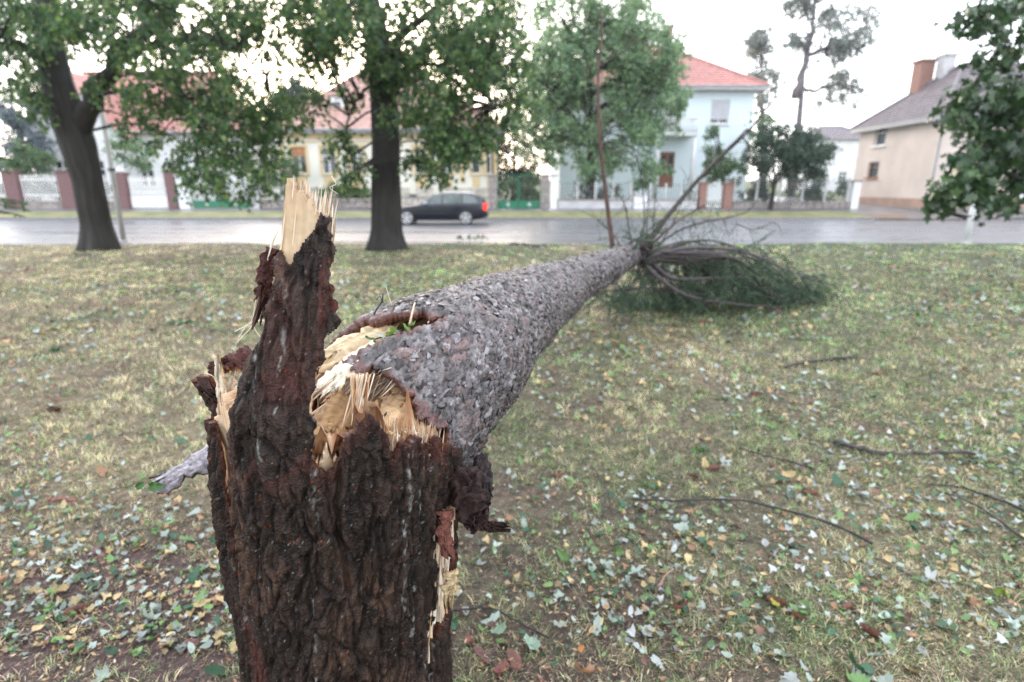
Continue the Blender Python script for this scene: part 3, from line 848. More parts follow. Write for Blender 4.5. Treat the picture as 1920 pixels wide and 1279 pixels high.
slab('bark_flap', [pt(514, 466, 0.975), pt(502, 518, 0.965), pt(497, 546, 0.955), pt(488, 576, 0.945)], (0.015, 0.008), 0.008, M['stump_bark'], stump, up=(0.5, -0.8, 0), seed=4, colA=(0.05, 0.018, 0.013), colB=(0.3, 0.11, 0.04), jag=0.5)
slab('bark_flap', [pt(600, 505, 0.955), pt(614, 545, 0.945), pt(618, 578, 0.935), pt(608, 608, 0.93)], (0.012, 0.010), 0.008, M['stump_bark'], stump, up=(0.35, -0.9, 0), seed=5, colA=(0.085, 0.027, 0.02), colB=(0.2, 0.07, 0.04), jag=0.6)
slab('bark_flap', [pt(414, 860, 1.05), pt(406, 800, 1.04), pt(396, 760, 1.04), pt(376, 728, 1.04)], (0.018, 0.012), 0.012, M['stump_bark'], stump, up=(-0.3, -0.9, 0.1), seed=6, colA=(0.05, 0.028, 0.022), colB=(0.22, 0.07, 0.045), jag=0.5)
slab('bark_flap', [pt(470, 655, 1.08), pt(440, 668, 1.06), pt(420, 676, 1.05), pt(408, 680, 1.05)], (0.024, 0.014), 0.010, M['stump_bark'], stump, up=(0, -0.5, 0.85), seed=7, colA=(0.08, 0.03, 0.025), colB=(0.3, 0.12, 0.05), jag=0.5)
slab('bark_flap', [pt(862, 880, 1.10), pt(880, 920, 1.06), pt(892, 960, 1.04), pt(906, 985, 1.03)], (0.040, 0.030), 0.035, M['stump_bark'], stump, up=(0.2, -0.85, 0.3), seed=8, colA=(0.030, 0.016, 0.014), colB=(0.06, 0.02, 0.016), jag=0.28)
slab('bark_flap', [pt(880, 985, 1.04), pt(905, 984, 1.03), pt(925, 988, 1.025), pt(940, 988, 1.02)], (0.014, 0.008), 0.018, M['stump_bark'], stump, up=(0.1, -0.75, 0.6), seed=18, colA=(0.035, 0.018, 0.015), colB=(0.06, 0.02, 0.016), jag=0.3)
slab('bark_flap', [pt(905, 850, 1.16), pt(914, 890, 1.13), pt(912, 930, 1.12), pt(905, 965, 1.12)], (0.016, 0.014), 0.02, M['stump_bark'], stump, up=(0.5, -0.85, 0.0), seed=19, colA=(0.045, 0.034, 0.036), colB=(0.06, 0.02, 0.016), jag=0.3)
slab('bark_flap', [pt(842, 960, 1.04), pt(838, 1000, 1.03), pt(846, 1050, 1.02)], (0.020, 0.010), 0.010, M['stump_bark'], stump, up=(0.6, -0.8, 0), seed=9, colA=(0.16, 0.06, 0.045), colB=(0.2, 0.07, 0.04), jag=0.5)
slab('wood_sheet', [pt(415, 830, 1.03), pt(412, 770, 1.03), pt(408, 720, 1.03), pt(406, 690, 1.03)], (0.014, 0.007), 0.006, M['wood'], stump, up=(-0.4, -0.9, 0), seed=10, colA=(0.60, 0.52, 0.40), colB=(0.6, 0.38, 0.2), jag=0.4)
slab('wood_sheet', [pt(424, 770, 1.05), pt(432, 720, 1.06), pt(440, 690, 1.07)], (0.009, 0.004), 0.005, M['wood'], stump, up=(-0.2, -0.9, 0), seed=11, colA=(0.60, 0.50, 0.38), colB=(0.6, 0.38, 0.2), jag=0.4)
slab('wood_sheet', [pt(850, 1075, 1.02), pt(846, 1100, 1.02), pt(842, 1135, 1.03)], (0.018, 0.010), 0.008, M['wood'], stump, up=(0.5, -0.85, 0), seed=13, colA=(0.40, 0.30, 0.17), colB=(0.5, 0.3, 0.15), jag=0.5)
for k, (pp, w) in enumerate(((((505, 440), (494, 480), (478, 540), (470, 600), (432, 645)), 0.0016), (((500, 455), (482, 500), (470, 560), (462, 600), (440, 622)), 0.0011), (((492, 600), (465, 605), (430, 622)), 0.0018),
                             (((490, 585), (476, 570), (466, 610), (480, 635)), 0.0014), (((512, 430), (498, 470), (486, 520)), 0.0012), (((622, 330), (630, 345), (618, 352), (634, 364)), 0.0008), (((500, 610), (470, 600), (447, 618), (431, 650)), 0.0013))):
    c_ = curve([pt(a + (10 if a < 560 else 0), b, 0.97 + 0.008 * k) for a, b in pp], 14) - inv
    V, F = tube(c_, np.linspace(w, w * 0.5, 14), 5)
    link('wood_fibre', np_mesh('wood_fibre', V, F, spm[2].materials[0], True), stump)
# ------------------------------------------------------------------ the fallen tree
AX = [(-0.36, 1.215, 0.80), (-0.35, 1.235, 0.96), (-0.315, 1.285, 1.07), (-0.245, 1.39, 1.14), (-0.15, 1.58, 1.163), (-0.01, 2.05, 1.165), (0.31, 3.12, 1.105), (0.78, 4.6, 1.005), (1.38, 6.45, 0.885), (1.95, 8.2, 0.66)]
fine = curve(AX, 900)
seg = np.linalg.norm(np.diff(fine, axis=0), axis=1); arc = np.concatenate([[0], np.cumsum(seg)])
LT = arc[-1]
def t_frame(s):
    s = np.asarray(s, float)
    C_ = np.stack([np.interp(s, arc, fine[:, k]) for k in range(3)], -1)
    e = 0.03
    A_ = np.stack([np.interp(np.clip(s - e, 0, LT), arc, fine[:, k]) for k in range(3)], -1); B_ = np.stack([np.interp(np.clip(s + e, 0, LT), arc, fine[:, k]) for k in range(3)], -1)
    T = B_ - A_; T /= np.linalg.norm(T, axis=-1)[..., None]
    S = np.cross(T, np.array([0, 0, 1.0])); S /= np.linalg.norm(S, axis=-1)[..., None]
    return C_, T, S, np.cross(S, T)
def t_rad(s):
    return np.interp(s, [0, 0.25, 0.45, 0.7, 1.1, 2.3, 4.0, 5.9, LT], [0.245, 0.245, 0.222, 0.195, 0.170, 0.136, 0.130, 0.122, 0.05])
S0 = [(-180, 0.12), (-150, 0.05), (-90, 0), (-22, 0.05), (0, 0.2), (9, 0.27), (17, 0.30), (35, 0.31), (60, 0.32), (75, 0.33), (82, 0.42), (98, 0.395), (121, 0.365), (140, 0.30), (160, 0.22), (180, 0.12)]
S_LOW = [(-180, 0.12), (-150, 0.05), (-90, 0), (-22, 0.05), (0, 0.2), (9, 0.27), (17, 0.30), (35, 0.31), (53, 0.32), (69, 0.31), (77, 0.312), (90, 0.2), (150, 0.12), (180, 0.12)]
S_FAR = [(55, 0.45), (61, 0.455), (72, 0.44), (98, 0.395), (121, 0.365), (140, 0.30), (160, 0.22), (180, 0.12)]
def bark_on(pd, ss, m=0.0):
    low = np.interp(pd, [k[0] for k in S_LOW], [k[1] for k in S_LOW]) + m
    far = np.interp(pd, [k[0] for k in S_FAR], [k[1] for k in S_FAR]) + m
    near = np.interp(ss, [0.30, 0.345, 0.385, 0.45, 0.47], [82, 79, 69, 61, 58]) - m * 120
    return (ss > low) & ~((pd > near) & (ss < far))
fallen = thing('fallen_tree', 'fallen spruce trunk with scaly grey bark and broken branches lying across the lawn', 'fallen tree', (0.31, 3.12, 0))
fo = np.array([0.31, 3.12, 0.0])
nph = 310
ph = np.linspace(-np.pi, np.pi, nph, endpoint=False)
ss = np.concatenate([np.arange(0, 0.9, 0.0038), np.arange(0.9, 2.2, 0.0065), np.arange(2.2, 4.2, 0.014), np.linspace(4.2, LT, 90)])
PH, SS = np.meshgrid(ph, ss)
Cc, Tt, Sd, Up = t_frame(ss)
Rr = t_rad(SS)
u, v = PH * 0.2, SS
w1 = 0.016 * fbm(u * 36, v * 28, 0 * u, 4, 101); w2 = 0.018 * fbm(u * 36, v * 28, 0 * u + 4, 4, 102)
f1, f2, cid, cx, cy = worley((u + w1) * 36, (v + w2) * 30, 104)
g1, g2, gid, gx_, gy_ = worley((u + w1) * 85, (v + w2) * 70, 105)
crack = np.clip((f2 - f1) / 0.15, 0, 1); crk2 = np.clip((g2 - g1) / 0.18, 0, 1)
tilt = (cid - 0.5) * cx * 0.012 + (np.mod(cid * 7.3, 1) - 0.35) * cy * 0.014
hgt = crack ** 0.6 * (0.0045 + 0.006 * cid + tilt) + 0.0045 * crk2 * gid + 0.008 * fbm(u * 6, v * 4, 0 * u, 3, 106) + 0.0015 * fbm(u * 120, v * 120, 0 * u, 2, 107)
rr = Rr + hgt - 0.004
dirv = np.cos(PH)[..., None] * Sd[:, None] + np.sin(PH)[..., None] * Up[:, None]
P = Cc[:, None] + rr[..., None] * dirv - fo
Pin = Cc[:, None] + (Rr - 0.016)[..., None] * dirv - fo
pd = np.degrees(PH) + 2.5 * fbm(u * 20, v * 20, 0 * u, 3, 110)
s0 = np.interp(pd, [k[0] for k in S0], [k[1] for k in S0])
on = bark_on(pd, SS + 0.013 * fbm(u * 38, v * 30, 0 * u, 4, 111) + 0.004 * fbm(u * 80, v * 80, 0 * u, 2, 112))
keep = on[:-1] & on[1:]
dk = np.array([0.014, 0.011, 0.012]); gr = np.array([0.152, 0.130, 0.128]); rb = np.array([0.17, 0.09, 0.08]); pale = np.array([0.33, 0.31, 0.325])
mot = np.clip(0.5 + 0.75 * fbm(u * 70, v * 55, 0 * u, 4, 115), 0, 1)
t1 = np.clip(crack * (0.20 + 0.9 * mot) * (0.35 + 0.65 * crk2), 0, 1)[..., None]
C = dk * (1 - t1) + gr * t1
q = np.clip((np.mod(cid * 13.7, 1) - 0.62) * 2.6, 0, 1)[..., None] * t1
C = C * (1 - q) + rb * q
q = np.clip((np.mod(gid * 5.1, 1) - 0.72) * 3, 0, 0.9)[..., None] * t1
C = C * (1 - q) + pale * q
e = (~bark_on(pd, SS, 0.010 + 0.010 * fbm(u * 60, v * 60, 0 * u, 2, 113)))[..., None] * 0.75
C = C * (1 - e) + np.array([0.12, 0.042, 0.034]) * e
lowdark = np.clip((0.30 - SS) / 0.25, 0, 1)[..., None] * 0.25
C = C * (1 - lowdark) + dk * lowdark
Cin = np.broadcast_to(np.array([0.19, 0.07, 0.04]), C.shape) * (1 + 0.3 * fbm(u * 60, v * 20, 0 * u, 2, 29))[..., None]
masked_shell('trunk_bark', P, Pin, keep, M['trunk_bark'], C, Cin, fallen)

# loose scales of bark: each a thin curled flake
def flake_t(seed):
    r = random.Random(seed)
    m = 7
    out = []
    asp = r.uniform(0.5, 1.0)
    for i in range(m):
        a = 2 * math.pi * (i + r.uniform(-0.42, 0.42)) / m
        q = r.uniform(0.5, 1.25)
        out.append((q * math.cos(a) * 1.1, q * math.sin(a) * asp))
    V = [(0, 0, 0.16)] + [(x, y, 0.10 + 0.30 * (abs(x) ** 1.5) * r.uniform(0.2, 1)) for x, y in out] + [(x * 0.86, y * 0.86, -0.25) for x, y in out]
    F = [(0, 1 + i, 1 + (i + 1) % m) for i in range(m)] + [(1 + i, 1 + m + i, 1 + m + (i + 1) % m) for i in range(m)] + [(1 + i, 1 + m + (i + 1) % m, 1 + (i + 1) % m) for i in range(m)]
    return np.array(V), np.array(F)
FT = [flake_t(k) for k in range(9)]
fr = np.random.default_rng(8)
nfl = 6500
fs = 0.2 * (5.6 / 0.2) ** fr.random(nfl); fp = np.radians(fr.uniform(-75, 190, nfl))
ok = bark_on((np.degrees(fp) + 180) % 360 - 180, fs, 0.02)
fs, fp = fs[ok], fp[ok]
C_, T_, S_, U_ = t_frame(fs)
nrm = np.cos(fp)[:, None] * S_ + np.sin(fp)[:, None] * U_
pos = C_ + nrm * (t_rad(fs) + 0.0058 + 0.008 * fbm(fp * 0.2 * 6, fs * 4, 0 * fs, 3, 106))[:, None] - fo
zv = nrm + fr.normal(0, 0.19, nrm.shape); zv /= np.linalg.norm(zv, axis=1)[:, None]
tang = T_ + fr.normal(0, 0.5, T_.shape); xv = tang - zv * np.sum(tang * zv, 1)[:, None]; xv /= np.linalg.norm(xv, axis=1)[:, None]
yv = np.cross(zv, xv)
size = (0.004 + 0.0105 * fr.random(len(fs)) ** 1.3) * np.clip(fs / 1.6, 1, 2.2)
Mx = np.stack([xv, yv, zv * 0.36], 2) * size[:, None, None]
tones = np.array([(0.14, 0.122, 0.13), (0.29, 0.27, 0.28), (0.078, 0.064, 0.067), (0.13, 0.078, 0.068), (0.034, 0.026, 0.028)])
FV = np.array([1.15] + [0.8] * 7 + [0.12] * 7)  # shade on scale rims and lower edges is put into the colour
tc_ = fr.choice(5, len(fs), p=[0.29, 0.15, 0.27, 0.13, 0.16])
fme = {}
vis = np.argsort(-(size / (C_[:, 1])) * np.clip(np.sum(nrm * (np.array([0, 0, CAM_H]) - C_), 1), 0.001, 9))
for i in vis[:300]:
    k = int(fr.integers(0, 9)); c = int(tc_[i])
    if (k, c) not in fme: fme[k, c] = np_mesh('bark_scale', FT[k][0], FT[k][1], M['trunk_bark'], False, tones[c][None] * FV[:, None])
    o = link('bark_scale', fme[k, c], fallen)
    m4 = np.eye(4); m4[:3, :3] = Mx[i]; m4[:3, 3] = pos[i]
    o.matrix_local = Matrix(m4.tolist())
VV, FF, CC, off = [], [], [], 0
for k in range(9):
    ii = vis[300:][k::9]
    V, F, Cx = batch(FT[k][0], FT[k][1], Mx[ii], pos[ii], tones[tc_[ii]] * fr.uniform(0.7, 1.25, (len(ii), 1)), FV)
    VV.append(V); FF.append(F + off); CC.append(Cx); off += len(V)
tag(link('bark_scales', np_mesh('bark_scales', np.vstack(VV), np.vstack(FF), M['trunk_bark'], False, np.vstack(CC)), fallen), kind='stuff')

# torn wood inside the butt
nph2 = 240
ph = np.linspace(-np.pi, np.pi, nph2, endpoint=False)
ss2 = np.concatenate([np.arange(0.02, 0.8, 0.005), [0.9, 1.1]])
PH, SS = np.meshgrid(ph, ss2)
Cc, Tt, Sd, Up = t_frame(ss2)
pd = np.degrees(PH)
s0w = np.interp(pd, [k[0] for k in S0], [k[1] for k in S0])
front = np.clip((SS - s0w + 0.05) / 0.30, 0, 1)
openw = np.exp(-((pd - 92) / 32) ** 2) * np.clip(1 - (SS - 0.30) / 0.24, 0, 1)
kf = 0.55 + 0.34 * front ** 0.7 - 0.14 * openw
fib = 0.012 * fbm(PH * 9, SS * 3, 0 * PH, 3, 120) + 0.007 * fbm(PH * 26, SS * 6, 0 * PH, 3, 121)
rw = np.clip(t_rad(SS) * kf + fib * (1.3 - front), 0.02, t_rad(SS) - 0.017)
dirv = np.cos(PH)[..., None] * Sd[:, None] + np.sin(PH)[..., None] * Up[:, None]
P = Cc[:, None] + rw[..., None] * dirv - fo
idx = np.arange(P.shape[0] * nph2).reshape(P.shape[0], nph2); nx_ = np.roll(idx, -1, 1)
F = np.stack([idx[:-1], nx_[:-1], nx_[1:], idx[1:]], -1).reshape(-1, 4)
C = wood_colour(PH * 0.15, SS, 0 * PH, 0.42, 6)
link('torn_wood', np_mesh('torn_wood', P.reshape(-1, 3), F, M['wood'], False, C.reshape(-1, 3)), fallen)
# long fibres and splinters of the butt
def butt(n, p0, p1, sa, sb, k0, k1, L0, L1, w0, w1, nind, pal, back=1.0, spread=0.18, extra=(0, 0, 0)):
    p = np.radians(sr.uniform(p0, p1, n)); s = sr.uniform(sa, sb, n)
    C_, T_, S_, U_ = t_frame(s)
    nr_ = np.cos(p)[:, None] * S_ + np.sin(p)[:, None] * U_
    b = C_ + nr_ * (t_rad(s) * sr.uniform(k0, k1, n))[:, None]
    dr = -T_ * back + sr.normal(0, spread, (n, 3)) + np.array(extra)
    place_splinters(fallen, b, dr, sr.uniform(L0, L1, n), sr.uniform(w0, w1, n), nind, pal, org=fo)
butt(260, 12, 75, 0.345, 0.43, 0.72, 0.90, 0.05, 0.13, 0.0008, 0.0034, 60, [0.5, 0.2, 0.25, 0.05])        # under the tongue of bark
butt(80, 95, 140, 0.36, 0.52, 0.62, 0.88, 0.10, 0.24, 0.0015, 0.006, 40, [0.45, 0.2, 0.3, 0.05], spread=0.07)   # far wall of the tear
butt(60, 60, 110, 0.34, 0.50, 0.55, 0.75, 0.10, 0.22, 0.0015, 0.006, 30, [0.4, 0.15, 0.4, 0.05], spread=0.09)     # bottom of the tear
butt(150, 10, 170, 0.2, 0.40, 0.15, 0.65, 0.08, 0.22, 0.001, 0.005, 50, [0.3, 0.4, 0.1, 0.2], spread=0.22)
slab('wood_sheet', [pt(712, 645, 1.235), pt(672, 672, 1.175), pt(636, 698, 1.125), pt(606, 726, 1.075)], (0.034, 0.026), 0.012, M['wood'], fallen, up=(0.1, -0.5, 0.85), seed=21, colA=(0.64, 0.56, 0.44), colB=(0.6, 0.38, 0.2), jag=0.35, org=fo)
slab('wood_sheet', [pt(770, 735, 1.17), pt(745, 765, 1.12), pt(725, 800, 1.06)], (0.040, 0.030), 0.010, M['wood'], fallen, up=(0.1, -0.85, 0.5), seed=25, colA=(0.50, 0.34, 0.19), colB=(0.4, 0.22, 0.1), jag=0.4, org=fo)
slab('wood_sheet', [pt(800, 770, 1.15), pt(790, 795, 1.11), pt(775, 820, 1.07)], (0.026, 0.020), 0.010, M['wood'], fallen, up=(0.0, -0.85, 0.5), seed=26, colA=(0.40, 0.22, 0.10), colB=(0.4, 0.22, 0.1), jag=0.4, org=fo)
slab('wood_sheet', [pt(735, 612, 1.32), pt(690, 632, 1.265), pt(645, 652, 1.215), pt(606, 676, 1.165)], (0.040, 0.030), 0.012, M['wood'], fallen, up=(0.35, -0.4, 0.85), seed=22, colA=(0.52, 0.39, 0.24), colB=(0.5, 0.3, 0.15), jag=0.3, org=fo)
b = np.array([pt(668, 800, 1.03)] * 46) + sr.normal(0, 1, (46, 3)) * np.array([0.010, 0.012, 0.006]); tp_ = np.array([pt(677, 702, 1.125)] * 46) + sr.normal(0, 1, (46, 3)) * np.array([0.012, 0.012, 0.0])
place_splinters(fallen, tp_, b - tp_, np.linalg.norm(b - tp_, axis=1) * sr.uniform(0.6, 1.05, 46), sr.uniform(0.001, 0.004, 46), 24, [0.45, 0.3, 0.2, 0.05], org=fo)
slab('wood_sheet', [pt(660, 745, 1.16), pt(632, 785, 1.11), pt(608, 832, 1.05)], (0.045, 0.030), 0.009, M['wood'], fallen, up=(0.3, -0.8, 0.5), seed=24, colA=(0.44, 0.28, 0.14), colB=(0.5, 0.28, 0.13), jag=0.4, org=fo)
for pp, Y0, w in ((((663, 600), (662, 585), (672, 560), (668, 548)), 0, 0), ):
    pass
for k, (pp, Ys, w) in enumerate((
        (((700, 605), (703, 585), (716, 566), (718, 550)), (1.32, 1.32, 1.32, 1.32), 0.0024), (((718, 568), (712, 556), (706, 562)), (1.32, 1.32, 1.32), 0.0014),
        (((735, 575), (729, 556), (724, 538)), (1.36, 1.36, 1.36), 0.0014), (((768, 610), (772, 590), (778, 567)), (1.28, 1.28, 1.29), 0.0034), (((802, 606), (808, 598)), (1.3, 1.31), 0.002))):
    c_ = curve([pt(a, b, y) for (a, b), y in zip(pp, Ys)], 8) - fo
    V, F = tube(c_, np.linspace(w, w * 0.6, 8), 5)
    link('wood_fibre', np_mesh('wood_fibre', V, F, M['branch'] if k < 2 else spm[0].materials[0], True), fallen)

# branches of the crown (pixel, distance) paths
BR = [
    ([(1150, 470, 5.9), (1138, 380, 5.95), (1124, 250, 6.0), (1122, 150, 6.05), (1132, 60, 6.1), (1128, 18, 6.1)], 0.026, 'branch_red'),
    ([(1124, 125, 6.05), (1150, 108, 6.1), (1172, 95, 6.15), (1205, 75, 6.2)], 0.011, 'branch'), ([(1128, 262, 6.0), (1142, 248, 6.0), (1152, 235, 6.0)], 0.008, 'branch'), ([(1128, 255, 6.0), (1140, 275, 6.0), (1165, 296, 6.0)], 0.008, 'branch'),
    ([(1205, 470, 6.4), (1260, 395, 6.5), (1330, 315, 6.7), (1405, 248, 6.9), (1452, 190, 7.0)], 0.030, 'branch'),
    ([(1200, 468, 6.4), (1250, 405, 6.5), (1310, 335, 6.6), (1380, 265, 6.8), (1400, 243, 6.85), (1410, 245, 6.9)], 0.024, 'branch'),
    ([(1392, 258, 6.85), (1405, 275, 6.85), (1412, 310, 6.85), (1416, 340, 6.85)], 0.009, 'branch_red'),
    ([(1215, 465, 6.5), (1265, 420, 6.6), (1320, 385, 6.8)], 0.020, 'branch_red'), ([(1215, 470, 6.5), (1290, 425, 6.7), (1380, 405, 7.0), (1405, 395, 7.1), (1420, 375, 7.1)], 0.013, 'branch'),
    ([(1380, 420, 7.0), (1415, 430, 7.1), (1455, 415, 7.2)], 0.008, 'branch'), ([(1185, 468, 6.3), (1175, 400, 6.3), (1165, 370, 6.3), (1145, 350, 6.3)], 0.009, 'branch'),
    ([(1200, 466, 6.4), (1208, 420, 6.5), (1205, 350, 6.5), (1192, 280, 6.5)], 0.010, 'branch'), ([(1210, 466, 6.4), (1214, 400, 6.5), (1216, 330, 6.5)], 0.009, 'branch'), ([(1222, 466, 6.5), (1226, 400, 6.5), (1232, 345, 6.5)], 0.009, 'branch'),
    ([(1165, 470, 6.2), (1150, 440, 6.2), (1110, 405, 6.3)], 0.008, 'branch'), ([(1240, 455, 6.6), (1270, 400, 6.7), (1292, 330, 6.8)], 0.008, 'branch'),
    ([(1170, 465, 6.2), (1190, 450, 6.1), (1196, 462, 6.0)], 0.014, 'branch_grey'),
    ([(1215, 480, 6.4), (1300, 465, 6.6), (1400, 475, 7.0), (1480, 510, 7.6), (1540, 535, 8.2)], 0.028, 'branch_grey'), ([(1215, 485, 6.4), (1260, 520, 6.4), (1320, 520, 6.7), (1400, 515, 7.3)], 0.030, 'branch_grey'),
    ([(1205, 492, 6.3), (1240, 525, 6.3), (1290, 555, 6.5), (1370, 570, 7.0), (1470, 575, 7.6)], 0.030, 'branch_grey'), ([(1225, 480, 6.5), (1330, 475, 6.8), (1400, 500, 7.2), (1440, 550, 7.6), (1530, 565, 8.0)], 0.030, 'branch_grey'),
    ([(1150, 545, 6.5), (1210, 540, 6.6), (1270, 545, 6.7), (1300, 552, 6.75)], 0.020, 'branch_grey'), ([(1195, 495, 6.2), (1205, 520, 6.2), (1218, 545, 6.3)], 0.014, 'branch_grey'), ([(1160, 535, 5.9), (1170, 550, 5.9), (1175, 562, 5.95)], 0.012, 'branch'),
    ([(1250, 470, 6.6), (1330, 480, 6.9), (1390, 520, 7.1), (1400, 560, 7.3)], 0.016, 'branch'), ([(1230, 475, 6.6), (1300, 452, 7.0), (1360, 455, 7.4), (1450, 490, 8.0)], 0.020, 'branch'),
    ([(1175, 500, 6.1), (1150, 520, 6.3), (1125, 560, 6.9)], 0.012, 'branch'), ([(1240, 500, 6.6), (1260, 530, 6.8), (1290, 570, 7.4)], 0.012, 'branch'),
]
hb = np.random.default_rng(321)
for k in range(34):
    sx, sy, sY = 1160 + hb.uniform(0, 90), 480 + hb.uniform(-12, 14), 6.1 + hb.uniform(0, 0.7)
    ex = hb.uniform(1140, 1545); eY = hb.uniform(7.3, 8.4)
    e_ = pt(ex, 560, eY); e_[2] = hb.uniform(0.03, 0.18)
    s_ = pt(sx, sy, sY)
    m_ = 0.5 * (s_ + e_) + np.array([hb.normal(0, 0.12), hb.normal(0, 0.15), hb.uniform(0.18, 0.45)])
    m2 = 0.25 * s_ + 0.75 * e_ + np.array([hb.normal(0, 0.08), hb.normal(0, 0.1), hb.uniform(0.12, 0.34)])
    BR.append(([s_, m_, m2, e_], hb.uniform(0.008, 0.020), ('branch', 'branch_grey', 'branch')[k % 3]))
paths = []
for pp, r0, mk in BR:
    c_ = curve([pt(*p) if len(p) == 3 and not isinstance(p, np.ndarray) else p for p in pp], 5 * len(pp))
    c_[:, 2] = np.maximum(c_[:, 2], 0.03)
    c_ = c_ + 0.35 * r0 * np.cumsum(sr.normal(0, 0.35, c_.shape), axis=0) * np.linspace(0, 1, len(c_))[:, None]
    paths.append((c_, r0))
    V, F = tube(c_ - fo, np.linspace(r0, r0 * 0.3, len(c_)), 8)
    link('branch', np_mesh('branch', V, F, M[mk], True), fallen)
# side twigs on the branches: each branch's twigs are one part of it
nsp = [-1]
tw_paths = []
for k, (c_, r0) in enumerate(paths):
    mb = MB()
    upright = k < 16
    for j in range(7 if upright else 9):
        i = int(sr.integers(len(c_) // 3, len(c_) - 1))
        t_ = c_[min(i + 1, len(c_) - 1)] - c_[i - 1]; t_ /= np.linalg.norm(t_)
        dv = t_ * 0.6 + sr.normal(0, 0.6, 3) + np.array([0, 0, -0.1])
        dv /= np.linalg.norm(dv)
        L = sr.uniform(0.1, 0.35) if upright else sr.uniform(0.2, 0.6)
        q = np.array([c_[i], c_[i] + dv * L * 0.5 + sr.normal(0, 0.02, 3), c_[i] + dv * L + np.array([0, 0, -0.12 * L])])
        q[:, 2] = np.maximum(q[:, 2], 0.02)
        q = curve(q, 6)
        tw_paths.append((q, upright))
        mb.tube(q - fo, np.linspace(max(0.003, r0 * 0.25), 0.0015, 6), 5)
    mb.build('twigs', M['branch'], fallen, True)['kind'] = 'stuff'
# needle sprays
nd_t = np.array([[-0.5, 0, 0], [0.5, 0, 0], [0, 0, 1.0]]); nd_f = np.array([[0, 1, 2]])
def needles(paths_, per_m, L, W, r, colr=((0.025, 0.06, 0.035), (0.05, 0.10, 0.05)), droop=0.0):
    B, Dr = [], []
    for q in paths_:
        q = np.asarray(q)
        sg = np.linalg.norm(np.diff(q, axis=0), axis=1); a = np.concatenate([[0], np.cumsum(sg)])
        n = max(3, int(per_m * a[-1]))
        t_ = r.uniform(0, a[-1], n)
        b = np.stack([np.interp(t_, a, q[:, k]) for k in range(3)], 1)
        d_ = q[-1] - q[0]; d_ /= np.linalg.norm(d_)
        B.append(b); Dr.append(d_ * 0.8 + r.normal(0, 0.55, (n, 3)) + np.array([0, 0, -droop]))
    B, Dr = np.vstack(B), np.vstack(Dr)
    Dr /= np.linalg.norm(Dr, axis=1)[:, None]
    n = len(B)
    xv = r.normal(size=(n, 3)); xv -= Dr * np.sum(xv * Dr, 1)[:, None]; xv /= np.linalg.norm(xv, axis=1)[:, None]
    yv = np.cross(Dr, xv)
    l = r.uniform(0.7, 1.2, n) * L
    Mx = np.stack([xv * W, yv * W, Dr * l[:, None]], 2)
    k = r.random((n, 1)) ** 1.5
    cols = np.array(colr[0]) * (1 - k) + np.array(colr[1]) * k
    return batch(nd_t, nd_f, Mx, B, cols)
sprays = []
cen = [(1310, 515, 7.6, 0.7, 0.22), (1400, 525, 7.8, 0.8, 0.22), (1480, 540, 8.1, 0.7, 0.18), (1360, 548, 7.7, 0.8, 0.12), (1220, 555, 7.6, 0.55, 0.12), (1160, 562, 7.7, 0.35, 0.08), (1330, 495, 7.9, 0.7, 0.2), (1450, 552, 8.0, 0.6, 0.1), (1280, 552, 7.7, 0.6, 0.12), (1510, 545, 8.3, 0.4, 0.12), (1390, 505, 8.1, 0.8, 0.22), (1450, 520, 8.4, 0.7, 0.18)]
for (px, py, Y0, rx, rz) in cen:
    c0 = pt(px, py, Y0)
    for j in range(80):
        p0 = c0 + np.array([sr.normal(0, rx * 0.45), sr.normal(0, 0.26), sr.normal(0, rz * 0.6)])
        p0[2] = max(p0[2], 0.03)
        dv = np.array([0.5 + sr.normal(0, 0.5), sr.normal(0, 0.6), -0.25 + sr.normal(0, 0.25)]); dv /= np.linalg.norm(dv)
        L = sr.uniform(0.12, 0.32)
        q = np.array([p0, p0 + dv * L * 0.5, p0 + dv * L + np.array([0, 0, -0.05])]); q[:, 2] = np.maximum(q[:, 2], 0.015)
        sprays.append(q)
sprays += [q for q, up_ in tw_paths if not up_]
V1, F1, C1 = needles(sprays, 260, 0.040, 0.0085, sr, ((0.020, 0.044, 0.026), (0.085, 0.15, 0.07)))
ups = [q for q, up_ in tw_paths if up_ and q[0][2] < 1.75 and sr.random() < 0.6]
for (px, py, Y0) in ((1185, 430, 6.5), (1240, 430, 6.7), (1280, 420, 6.8), (1330, 440, 6.9), (1340, 400, 7.0), (1160, 420, 6.4), (1365, 440, 7.2), (1300, 400, 6.9)):
    for j in range(16):
        p0 = pt(px + sr.normal(0, 16), py + sr.normal(0, 22), Y0)
        ups.append(np.array([p0, p0 + np.array([sr.normal(0, 0.05), sr.normal(0, 0.05), -0.08]), p0 + np.array([sr.normal(0, 0.08), sr.normal(0, 0.08), -0.22])]))
V2, F2, C2 = needles(ups, 190, 0.024, 0.004, sr)
tag(link('needle_foliage', np_mesh('needle_foliage', np.vstack([V1, V2]) - fo, np.vstack([F1, F2 + len(V1)]), M['needle'], False, np.vstack([C1, C2])), fallen), kind='stuff')
